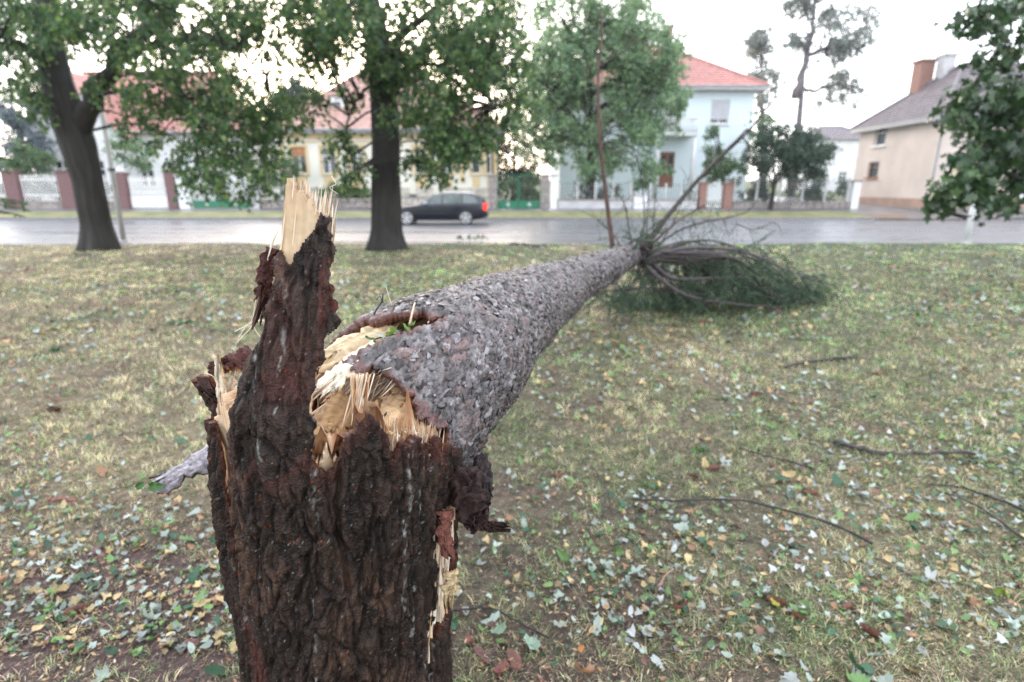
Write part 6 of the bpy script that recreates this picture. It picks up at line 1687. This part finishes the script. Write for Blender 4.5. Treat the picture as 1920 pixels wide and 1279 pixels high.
M['chrome'] = mat('chrome', (0.7, 0.7, 0.72), 0.15, metal=1.0, vary=0.05)
M['trim_black'] = mat('trim_black', (0.02, 0.02, 0.022), 0.5, vary=0.1)
M['car_glass'] = mat('car_glass', (0.10, 0.13, 0.12), 0.05, vary=0.1, spec=0.8)
# stations along x: x, z bottom, z shoulder, half width, z roof (None -> bonnet), half width of roof
ST_ = [(-0.84, 0.30, 0.62, 0.62, 0.66, 0.55), (-0.72, 0.22, 0.68, 0.78, 0.74, 0.62), (-0.4, 0.20, 0.74, 0.85, 0.83, 0.66), (0.0, 0.20, 0.80, 0.87, 0.88, 0.68), (0.45, 0.20, 0.86, 0.875, 0.95, 0.70), (0.62, 0.20, 0.88, 0.875, 1.00, 0.70), (0.9, 0.20, 0.89, 0.875, 1.18, 0.66), (1.2, 0.20, 0.90, 0.875, 1.345, 0.60),
       (1.5, 0.20, 0.905, 0.875, 1.415, 0.58), (2.0, 0.20, 0.91, 0.875, 1.44, 0.58), (2.6, 0.20, 0.92, 0.875, 1.435, 0.58), (3.0, 0.22, 0.925, 0.87, 1.40, 0.58), (3.3, 0.26, 0.93, 0.85, 1.31, 0.57), (3.52, 0.30, 0.93, 0.82, 1.14, 0.60), (3.63, 0.32, 0.90, 0.78, 0.98, 0.66), (3.68, 0.36, 0.80, 0.70, 0.86, 0.62)]
V, F = [], []
for (x, zb_, zs, hw, zr, rw) in ST_:
    ring = [(hw * 0.9, zb_), (hw, zb_ + 0.12), (hw * 1.015, zs - 0.2), (hw * 0.985, zs), (hw * 0.95, zs + 0.02), (rw * 1.03, zr - 0.05), (rw * 0.8, zr), (0, zr + 0.01)]
    full = [(-a, z) for a, z in ring] + [(a, z) for a, z in ring[-2::-1]]
    V += [(x * k_, a * k_, z * k_) for a, z in full]
m_ = 15
for i in range(len(ST_) - 1):
    for j in range(m_ - 1): F.append((i * m_ + j, i * m_ + j + 1, (i + 1) * m_ + j + 1, (i + 1) * m_ + j))
    F.append((i * m_ + m_ - 1, i * m_, (i + 1) * m_, (i + 1) * m_ + m_ - 1))
F.append(tuple(range(m_))); F.append(tuple(reversed(range((len(ST_) - 1) * m_, len(ST_) * m_))))
body = link('body', np_mesh('body', V, F, M['car_paint'], True), car)
def interp_st(x, col): return np.interp(x, [s_[0] for s_ in ST_], [s_[col] for s_ in ST_])
def side_pane(name, pts_, m, s_, off=0.012, parent=car):
    out = []
    for (x, z) in pts_:
        zs, zr, hw, rw = interp_st(x, 2), interp_st(x, 4), interp_st(x, 3), interp_st(x, 5)
        t_ = np.clip((z - zs - 0.02) / max(zr - 0.05 - zs - 0.02, 0.01), 0, 1)
        y = hw * 0.95 + (rw * 1.03 - hw * 0.95) * t_
        out.append((x * k_, s_ * (y + off) * k_, z * k_))
    n = len(out); inn = [(a, b - s_ * 0.02, c_) for a, b, c_ in out]
    F_ = [tuple(range(n)) if s_ < 0 else tuple(reversed(range(n)))] + [(i, (i + 1) % n, n + (i + 1) % n, n + i) for i in range(n)]
    return link(name, np_mesh(name, out + inn, F_, m), parent)
for s_ in (-1, 1):
    side_pane('window', [(0.78, 0.95), (1.60, 0.96), (1.60, 1.36), (1.28, 1.33), (1.0, 1.17)], M['car_glass'], s_)
    side_pane('window', [(1.68, 0.96), (2.52, 0.965), (2.50, 1.365), (1.68, 1.365)], M['car_glass'], s_)
    side_pane('window', [(2.60, 0.97), (3.28, 0.98), (3.12, 1.22), (2.80, 1.345), (2.58, 1.355)], M['car_glass'], s_)
    for x0, x1 in ((0.70, 1.63), (1.65, 2.56)):
        mb = MB(); mb.box((x0 + 0.62) * k_, (x0 + 0.84) * k_, s_ * 0.885 * k_ - 0.012, s_ * 0.885 * k_ + 0.012, 0.80 * k_, 0.835 * k_, 0.006); mb.build('door_handle', M['car_paint'], car)
        mb = MB()
        mb.box((x1) * k_ - 0.006, (x1) * k_ + 0.006, s_ * 0.889 * k_ - 0.003, s_ * 0.889 * k_ + 0.003, 0.3 * k_, 0.9 * k_); mb.build('door_gap', M['trim_black'], car)
    mb = MB(); mb.box(-0.1 * k_, 3.4 * k_, s_ * 0.888 * k_ - 0.008, s_ * 0.888 * k_ + 0.008, 0.50 * k_, 0.54 * k_, 0.004); mb.build('side_strip', M['trim_black'], car)
    # mirror
    mb = MB(); mb.box(0.80 * k_, 0.95 * k_, s_ * 0.99 * k_ - 0.09, s_ * 0.99 * k_ + 0.09, 0.94 * k_, 1.07 * k_, 0.03); mb.build('mirror', M['shutter_grey'], car)
    V, F = tube([(1.3 * k_, s_ * 0.56 * k_, 1.40 * k_), (1.6 * k_, s_ * 0.57 * k_, 1.455 * k_), (2.6 * k_, s_ * 0.57 * k_, 1.46 * k_), (3.05 * k_, s_ * 0.57 * k_, 1.40 * k_)], 0.018, 6); link('roof_rail', np_mesh('roof_rail', V, F, M['chrome'], True), car)
    mb = MB(); mb.box(-0.86 * k_, -0.68 * k_, s_ * 0.60 * k_ - 0.13, s_ * 0.60 * k_ + 0.13, 0.55 * k_, 0.70 * k_, 0.04); mb.build('headlight', M['head'], car)
    mb = MB(); mb.box(3.50 * k_, 3.69 * k_, s_ * 0.74 * k_ - 0.10, s_ * 0.74 * k_ + 0.10, 0.64 * k_, 0.97 * k_, 0.03); mb.build('tail_light', M['tail'], car)
    for xw in (0.0, 2.715):
        V, F = [], []
        # wheel arch lip
        ang = np.linspace(0, math.pi, 13)
        arc_ = [((xw + 0.36 * math.cos(a)) * k_, s_ * 0.890 * k_, (0.31 + 0.36 * math.sin(a)) * k_) for a in ang] 
        mb = MB(); mb.poly(arc_ if s_ < 0 else arc_[::-1]); mb.build('wheel_arch', M['trim_black'], car)
        wh = MB(); prof = [(0.20, -0.10), (0.29, -0.10), (0.315, -0.07), (0.318, 0.0), (0.315, 0.07), (0.29, 0.10), (0.20, 0.10)]
        nn = 28; V, F = [], []
        for i in range(nn):
            a = 2 * math.pi * i / nn
            V += [((xw + q * math.cos(a)) * k_, (s_ * 0.80 + y) * k_, (0.318 + q * math.sin(a)) * k_) for q, y in prof]
        for i in range(nn):
            for j in range(6): F.append((i * 7 + j, i * 7 + j + 1, ((i + 1) % nn) * 7 + j + 1, ((i + 1) % nn) * 7 + j))
        wl = link('wheel', np_mesh('wheel', V, F, M['tyre'], True), car)
        mb = MB(); yo = s_ * 0.905 * k_
        for i in range(24):
            a, a2 = 2 * math.pi * i / 24, 2 * math.pi * (i + 1) / 24
            P4 = lambda q, y, an: ((xw + q * math.cos(an)) * k_, y, (0.318 + q * math.sin(an)) * k_)
            mb.poly([P4(0.255, yo, a), P4(0.255, yo, a2), P4(0.21, yo, a2), P4(0.21, yo, a)]); mb.poly([P4(0.07, yo + s_ * 0.004, a), P4(0.07, yo + s_ * 0.004, a2), P4(0, yo + s_ * 0.004, a2)])
        for i in range(5):
            a = 2 * math.pi * i / 5 + 0.3
            mb.poly([P4(0.05, yo, a - 0.9), P4(0.215, yo, a - 0.26), P4(0.215, yo, a + 0.26), P4(0.05, yo, a + 0.9)])
        mb.build('rim', M['rim'], wl)
# windscreen, rear window, bumpers, plates
def cross_pane(x0, x1, name, off):
    z0, z1 = interp_st(x0, 4), interp_st(x1, 4); w0, w1 = interp_st(x0, 5) * 0.8, interp_st(x1, 5) * 0.8
    if x0 > 2: d_ = (off, off * 0.3)
    else: d_ = (-off, off)
    mb = MB(); mb.poly([((x0) * k_ + d_[0] * 0.4, -w0 * k_, (z0 + off) * k_), (x0 * k_ + d_[0] * 0.4, w0 * k_, (z0 + off) * k_), (x1 * k_ + d_[0] * 0.4, w1 * k_, (z1 + off) * k_), (x1 * k_ + d_[0] * 0.4, -w1 * k_, (z1 + off) * k_)]); mb.build(name, M['car_glass'], car)
cross_pane(0.64, 1.22, 'windscreen', 0.02); cross_pane(3.53, 3.25, 'rear_window', 0.02)
mb = MB(); mb.box(-0.90 * k_, -0.70 * k_, -0.72 * k_, 0.72 * k_, 0.24 * k_, 0.46 * k_, 0.05); mb.build('bumper', M['car_paint'], car)
mb = MB(); mb.box(3.55 * k_, 3.75 * k_, -0.74 * k_, 0.74 * k_, 0.36 * k_, 0.58 * k_, 0.05); mb.build('bumper', M['car_paint'], car)
mb = MB(); mb.box(-0.88 * k_, -0.80 * k_, -0.25 * k_, 0.25 * k_, 0.52 * k_, 0.68 * k_, 0.02); mb.build('grille', M['chrome'], car)
mb = MB(); mb.box(3.70 * k_, 3.715 * k_, -0.26 * k_, 0.26 * k_, 0.70 * k_, 0.81 * k_, 0.004); mb.build('number_plate', M['white_paint'], car)
V, F = tube([(2.9 * k_, 0, 1.44 * k_), (2.98 * k_, 0, 1.56 * k_)], [0.012, 0.004], 6); link('aerial', np_mesh('aerial', V, F, M['trim_black'], True), car)

# ------------------------------------------------------------------ small things on the lawn
def ground_path(pp, lift=0.03, n=18):
    q = curve([gp(*p) for p in pp], n)
    q[:, 2] = lawn_h(q[:, 0], q[:, 1]) + lift
    return q
def stick(name, label, pp, r0, r1, m, cat='twig', n=22, lift=0.03, sides=(), group='twigs lying on the lawn'):
    q = ground_path(pp, lift, n)
    q[1:-1] += np.random.default_rng(len(label)).normal(0, r0 * 0.5, q[1:-1].shape)
    b_ = q[0].copy()
    t = thing(name, label, cat, tuple(b_), group)
    r0, r1 = r0 * 1.35, r1 * 1.35
    V, F = tube(q - b_, np.linspace(r0, r1, n) * (1 + 0.18 * np.sin(np.arange(n) * 2.1)), 8)
    link('stem', np_mesh('stem', V, F, m, True), t)
    for (fr_, dx, dy, dz, L) in sides:
        s_ = q[int(fr_ * (n - 1))] - b_
        V, F = tube(np.array([s_, s_ + np.array([dx, dy, dz * 0.6]) * L * 0.5, s_ + np.array([dx, dy, dz]) * L]), [r0 * 0.6, r0 * 0.45, r0 * 0.2], 6); link('side_shoot', np_mesh('side_shoot', V, F, m, True), t)
    return t
M['twig'] = mat('twig', (0.012, 0.010, 0.011), 0.5, vary=0.5, vscale=25, bump=0.3, bscale=120)
M['twig_grey'] = mat('twig_grey', (0.035, 0.03, 0.029), 0.6, vary=0.5, vscale=25, bump=0.3, bscale=120)
stick('twig', 'long thin dark twig curving down to the right, nearest long twig right of the stump', [(1185, 955), (1290, 958), (1390, 960), (1500, 985), (1580, 1012), (1632, 1038)], 0.0034, 0.0055, M['twig'], sides=((0.1, -0.3, 0.4, 0.3, 0.06), (0.55, 0.5, 0.5, 0.3, 0.05)))
stick('twig', 'thick rough stick lying level on the grass right of the stump', [(1563, 838), (1610, 850), (1650, 860), (1720, 858), (1780, 857), (1842, 859)], 0.013, 0.006, M['twig_grey'], sides=((0.35, 0.8, -0.35, 0.15, 0.14),))
stick('twig', 'forked dark twig running off the right edge of the picture', [(1742, 918), (1790, 922), (1840, 938), (1935, 975)], 0.003, 0.0055, M['twig'], sides=((0.55, -0.5, 0.5, 0.3, 0.14),))
stick('twig', 'thin dark twig just below the forked twig at the right edge', [(1768, 935), (1820, 955), (1865, 985), (1925, 1030)], 0.0028, 0.004, M['twig'])
stick('twig', 'short thin twig slanting on the grass above the long curving twig', [(1384, 857), (1440, 872), (1490, 884), (1527, 896)], 0.0035, 0.005, M['twig'])
stick('twig', 'short bent green-grey twig right of the stump', [(1108, 888), (1128, 918), (1136, 940), (1131, 962), (1128, 985)], 0.0035, 0.005, M['twig_grey'])
stick('twig', 'crooked dark twig on the grass below the fallen crown', [(1470, 692), (1510, 682), (1550, 676), (1605, 673)], 0.008, 0.012, M['twig'])
stick('twig', 'dark twig beside the stump foot on the right', [(845, 1165), (920, 1160), (960, 1182), (1030, 1218)], 0.003, 0.003, M['twig'])
stick('twig', 'pinkish peeled twig among the litter right of the stump', [(1232, 1118), (1250, 1095), (1262, 1085)], 0.0028, 0.003, mat('twig_pink', (0.3, 0.16, 0.13), 0.6, vary=0.3))
stick('twig', 'brown strip of bark lying in the litter left of the stump', [(95, 953), (120, 950), (146, 953)], 0.008, 0.006, mat('twig_brown', (0.20, 0.08, 0.06), 0.6, vary=0.3))
stick('fallen_bough', 'leafless bough dropped on the far side of the lawn near the road', [(958, 460), (985, 462), (1010, 466), (1045, 462)], 0.03, 0.012, M['twig'], cat='branch', group='boughs near the road')
# cones
def cone_mesh(seed, Lc=0.095, Rc=0.018):
    r = random.Random(seed); V, F = [], []
    core = [(0, 0.004), (0.12, 0.9), (0.4, 1.0), (0.75, 0.8), (1, 0.15)]
    V, F = tube([(q * Lc, 0, 0) for q, _ in core], [max(k, 0.05) * Rc * 0.8 for _, k in core], 8)
    V = [tuple(v) for v in V]; F = [tuple(f) for f in F]
    rows = 15
    for i in range(rows):
        q = 0.05 + 0.9 * i / rows; rr_ = np.interp(q, [0, 0.12, 0.4, 0.75, 1], [0.5, 0.95, 1.0, 0.8, 0.25]) * Rc
        for j in range(8):
            a = 2 * math.pi * (j + 0.5 * (i % 2)) / 8; da = 0.42
            n = len(V); x = q * Lc
            for (dx, an, k) in ((-0.004, a - da, 0.80), (-0.004, a + da, 0.80), (0.006, a + da * 0.6, 1.12), (0.011, a, 1.22), (0.006, a - da * 0.6, 1.12)):
                V.append((x + dx, rr_ * k * math.cos(an), rr_ * k * math.sin(an)))
            F.append((n, n + 1, n + 2, n + 3, n + 4))
    return np_mesh('cone_scales', V, F, M['cone'])
M['cone'] = mat('cone', (0.13, 0.05, 0.03), 0.55, vary=0.35, vscale=60)
cme = [cone_mesh(k) for k in range(2)]
for k, (px, py, rz, lab) in enumerate(((1435, 1138, -0.65, 'brown spruce cone touching a yellow leaf in the lower right grass'), (1606, 1190, -1.0, 'large brown spruce cone, nearest of the cones in the lower right'), (1575, 1160, 0.4, 'small dark cone end just above the nearest large cone'), (1325, 892, 0.1, 'brown cone beside the pale leaf, right of the stump'),
                                       (1040, 903, 0.15, 'brown cone in the grass close to the stump, right side'), (1505, 934, -0.1, 'dark red cone lying level below the thick stick'), (1290, 905, -0.7, 'small cone half hidden in grass right of the stump'), (120, 1165, 0.75, 'scaly brown cone in the litter at the lower left'), (1640, 700, 0.0, 'brown cone far out on the lawn below the fallen crown'), (1405, 740, -0.5, 'reddish cone on the lawn right of the fallen trunk'),
                                       (1475, 1165, -0.9, 'slim brown cone poking out below the yellow leaf'), (90, 775, 0.0, 'brown cone on the lawn at the far left'), (1195, 965, 0.2, 'small cone by the thin end of the long curving twig'))):
    g = gp(px, py)
    t = thing('spruce_cone', lab, 'cone', (g[0], g[1], float(lawn_h(g[0], g[1])) + 0.017), 'spruce cones on the lawn', rz)
    o = link('scales', cme[k % 2], t)
    s_ = (0.62 if 'small' in lab or 'slim' in lab else 0.85) * (1.3 if py < 800 else 1); o.scale = (s_, s_, s_); o.rotation_euler = (k * 0.7, 0.05 * (k % 3 - 1), 0)
    V, F = tube([(0.0, 0, 0), (-0.008, 0, 0.001), (-0.014, 0.002, 0.003)], [0.004, 0.003, 0.002], 6); link('stalk', np_mesh('stalk', V, F, M['twig'], True), t)
# torn flakes of red bark about the stump foot
for k, (px, py, a, b, lab) in enumerate(((905, 1245, 0.045, 0.02, 'long red-brown bark flake beside the stump foot'), (965, 1255, 0.05, 0.022, 'broad pinkish bark flake at the bottom edge right of the stump'), (880, 1215, 0.03, 0.02, 'small red bark flake touching the stump on the right'), (925, 1190, 0.028, 0.018, 'reddish bark flake beside a green leaf near the stump'), (865, 1160, 0.03, 0.015, 'red bark flake under the bared wood of the stump'),
                                         (1000, 1225, 0.03, 0.018, 'purple-brown bark flake a little apart from the stump'), (180, 1043, 0.035, 0.02, 'reddish flat bark flake in the litter left of the stump'), (360, 1225, 0.03, 0.02, 'dark bark flake close to the stump on the left'), (940, 1272, 0.04, 0.02, 'red bark flake lying lowest at the bottom edge'))):
    g = gp(px, py); r = random.Random(k + 5)
    out = [(a * np.sign(math.cos(q)) * abs(math.cos(q)) ** 0.6 * r.uniform(0.6, 1.15), b * np.sign(math.sin(q)) * abs(math.sin(q)) ** 0.6 * r.uniform(0.5, 1.2)) for q in np.linspace(0, 6.28, 11)[:-1]]
    V = [(0, 0, 0.006)] + [(x, y, 0.006 + r.uniform(-0.003, 0.008)) for x, y in out] + [(x * 0.95, y * 0.95, 0.001 + r.uniform(-0.002, 0.002)) for x, y in out]
    F = [(0, 1 + i, 1 + (i + 1) % 10) for i in range(10)] + [(1 + i, 11 + i, 11 + (i + 1) % 10, 1 + (i + 1) % 10) for i in range(10)]
    o = link('bark_flake', np_mesh('bark_flake', V, F, mat('bark_flake_%d' % k, (0.105 + 0.03 * (k % 3), 0.045 + 0.012 * (k % 2), 0.042), 0.6, vary=0.35, vscale=50, bump=0.5, bscale=140)), None, (g[0], g[1], float(lawn_h(g[0], g[1])) + 0.012))
    o.rotation_euler = (r.uniform(-0.2, 0.2), r.uniform(-0.2, 0.2), r.uniform(0, 6.28)); tag(o, lab, 'bark flake', 'bark flakes round the stump')
# single leaves that stand out
def one_leaf(px, py, sz, colr, lab, rot, z=None, Y0=None, shape=0, group=None):
    p_ = gp(px, py) if Y0 is None else pt(px, py, Y0)
    if Y0 is None: p_[2] = float(lawn_h(p_[0], p_[1])) + 0.03
    o = link('leaf', np_mesh('leaf', LSH[shape][0], LSH[shape][1], mat('leaf_' + lab[:14].replace(' ', '_'), colr, 0.4, vary=0.2, vscale=4, transl=0.25), True), None, tuple(p_))
    o.scale = (sz,) * 3; o.rotation_euler = rot; tag(o, lab, 'leaf', group)
one_leaf(1860, 1130, 0.035, (0.13, 0.19, 0.02), 'olive green broad leaf standing up in the grass at the lower right edge', (0.9, 0.2, 0.3), shape=1)
one_leaf(1880, 1135, 0.03, (0.16, 0.20, 0.02), 'olive leaf folded against the broad olive leaf, lower right edge', (0.9, -0.3, 1.2), shape=2)
one_leaf(288, 912, 0.024, (0.04, 0.11, 0.02), 'dark green leaf stuck to the tip of the torn bark strip', (1.1, 0.3, 0.4), Y0=1.24, shape=0)
one_leaf(259, 912, 0.018, (0.04, 0.12, 0.03), 'small dark green leaf beside the tip of the torn bark strip', (1.2, 0.0, 1.3), Y0=1.26, shape=2)
one_leaf(818, 576, 0.014, (0.20, 0.26, 0.03), 'yellow-green leaf lying on top of the fallen trunk', (0.3, 0.2, 0.6), Y0=1.62, shape=1)
one_leaf(1450, 1160, 0.028, (0.30, 0.28, 0.03), 'yellow-green leaf tucked under a brown cone, lower right', (0.3, 0.1, 2.0), shape=0)
one_leaf(1085, 1243, 0.024, (0.36, 0.15, 0.03), 'curled orange-brown leaf near the bottom edge right of the stump', (0.6, 0.3, 1.0), shape=3)
one_leaf(930, 1210, 0.042, (0.20, 0.30, 0.20), 'two-toned pale green leaf by the stump foot', (0.15, 0.1, 0.5), shape=1)
one_leaf(1000, 1238, 0.045, (0.26, 0.36, 0.27), 'broad pale veined leaf right of the stump near the bottom edge', (0.1, -0.1, 2.6), shape=0)
# leafy sprig caught in the break
sp_o = pt(735, 628, 1.245)
t = thing('leafy_sprig', 'torn green leafy sprig caught in the broken trunk', 'sprig', tuple(sp_o))
q = np.array([pt(700, 640, 1.225), pt(730, 632, 1.24), pt(770, 625, 1.255)]) - sp_o + np.array([0, 0, 0.004])
V, F = tube(curve(q, 8), 0.0018, 6); link('stem', np_mesh('stem', V, F, M['twig_grey'], True), t)
gm = [mat('sprig_%d' % k, c_, 0.35, vary=0.25, vscale=4, transl=0.2) for k, c_ in enumerate(((0.03, 0.11, 0.03), (0.12, 0.22, 0.03), (0.35, 0.42, 0.36)))]
lm_ = [np_mesh('sprig_leaf', LSH[k][0] * np.array([1, 0.6, 1]), LSH[k][1], gm[k % 3], True) for k in range(6)]
for k, (px, py, s_) in enumerate(((690, 636, 0.018), (705, 645, 0.020), (716, 632, 0.017), (725, 640, 0.020), (738, 625, 0.022), (748, 632, 0.018), (757, 640, 0.018), (765, 620, 0.020), (778, 628, 0.016), (735, 645, 0.015), (772, 612, 0.018))):
    o = link('leaf', lm_[k % 6], t, tuple(pt(px, py, 1.215 + 0.0006 * (px - 690)) - sp_o)); o.scale = (s_,) * 3; o.rotation_euler = (R_.uniform(-0.7, 0.7), R_.uniform(-0.7, 0.7), R_.uniform(0, 6.28))
# tufts of torn foliage out on the lawn
def tuft(px, py, lab, n, size, colr, spread):
    g = gp(px, py); t = thing('leafy_sprig', lab, 'sprig', tuple(g), 'torn sprigs out on the lawn')
    r = random.Random(px)
    me = np_mesh('sprig_leaf', LSH[1][0], LSH[1][1], mat('tuft_%d' % px, colr, 0.5, vary=0.3, vscale=3, transl=0.2), True)
    V, F = tube([(-spread, 0, 0.02), (0, 0.01, 0.03), (spread, 0, 0.015)], 0.005, 6); link('stem', np_mesh('stem', V, F, M['twig'], True), t)
    for k in range(n):
        o = link('leaf', me, t, (r.uniform(-spread, spread), r.uniform(-spread, spread) * 0.4, r.uniform(0.01, 0.05))); o.scale = (size * r.uniform(0.6, 1.2),) * 3; o.rotation_euler = (r.uniform(-0.9, 0.9), r.uniform(-0.9, 0.9), r.uniform(0, 6.28))
tuft(338, 612, 'dark green leafy sprig lying alone on the lawn left of the spike', 12, 0.055, (0.03, 0.10, 0.04), 0.15)
tuft(105, 664, 'small dark green sprig on the lawn at the far left', 5, 0.05, (0.03, 0.09, 0.03), 0.07)
tuft(885, 449, 'pale green leafy bough dropped at the road edge right of the middle lime', 16, 0.12, (0.12, 0.19, 0.11), 0.5)
tuft(1320, 855, 'fresh green weed rosette beside the pale leaf right of the stump', 9, 0.026, (0.05, 0.16, 0.03), 0.05)
tuft(1215, 925, 'green weed rosette between the short bent twig and the long twig', 8, 0.024, (0.06, 0.18, 0.03), 0.05)
# spruce bough tips at the left edge
bs = np.array([-6.75, 6.3, 0.0])
t = thing('young_spruce', 'spruce whose green bough tips poke in at the left edge', 'tree', tuple(bs))
V, F = tube([(0, 0, -0.02), (0, 0, 1.5), (0.02, 0, 3.4)], [0.07, 0.05, 0.012], 10); link('trunk', np_mesh('trunk', V, F, M['bark_dark'], True), t)
rs = np.random.default_rng(77); sp_ = []
tips = [(pt(44, 392, 6.1), 1.0), (pt(42, 384, 6.2), 1.0), (pt(36, 378, 6.3), 1.0), (pt(20, 300, 6.2), 1.0), (pt(16, 322, 6.3), 1.0), (pt(28, 402, 6.0), 1.0), (pt(10, 296, 6.2), 1.0)]
for z in np.arange(0.4, 3.3, 0.22):
    for k in range(6):
        a = rs.uniform(0, 6.28); L = (3.5 - z) * 0.22
        if math.cos(a) > 0.2: L *= 0.65
        tips.append((bs + np.array([L * math.cos(a), L * math.sin(a), z - 0.1]), 0))
for tp, _ in tips:
    s0_ = np.array([bs[0], bs[1], tp[2] + 0.18]); q = curve([s0_, (s0_ + tp) / 2 + np.array([0, 0, 0.02]), tp], 8)
    V, F = tube(q - bs, np.linspace(0.012, 0.003, 8), 6); link('bough', np_mesh('bough', V, F, M['branch'], True), t)
    sp_.append(q)
    for k in range(26):
        i = rs.integers(2, 8); d_ = (tp - s0_); d_ /= np.linalg.norm(d_); sd = np.cross(d_, [0, 0, 1]) * rs.choice([-1, 1])
        e_ = q[i] + (d_ * 0.7 + sd * 0.6) * rs.uniform(0.06, 0.16) * (1.3 - i / 9) + np.array([0, 0, -0.02]); sp_.append(np.array([q[i], (q[i] + e_) / 2, e_]))
V, F, C = needles(sp_, 420, 0.030, 0.007, rs, ((0.03, 0.08, 0.025), (0.08, 0.15, 0.04)))
tag(link('needles', np_mesh('needles', V - bs, F, M['needle'], False, C), t), kind='stuff')
# ------------------------------------------------------------------ damp air after the storm
hz_m = bpy.data.materials.new('haze')
hz_m.use_nodes = True
ht = hz_m.node_tree
ht.nodes.clear()
ho = ht.nodes.new('ShaderNodeOutputMaterial'); hv = ht.nodes.new('ShaderNodeVolumePrincipled')
hv.inputs['Color'].default_value = (0.93, 0.95, 1.0, 1)
hv.inputs['Density'].default_value = 0.00035
hv.inputs['Anisotropy'].default_value = 0.2
ht.links.new(hv.outputs[0], ho.inputs['Volume'])
mb = MB(); mb.box(-160, 160, -60, 130, -1.4, 18)
tag(mb.build('haze', hz_m), 'thin pale haze hanging over the street', 'haze', kind='stuff')
sc.cycles.volume_bounces = 1
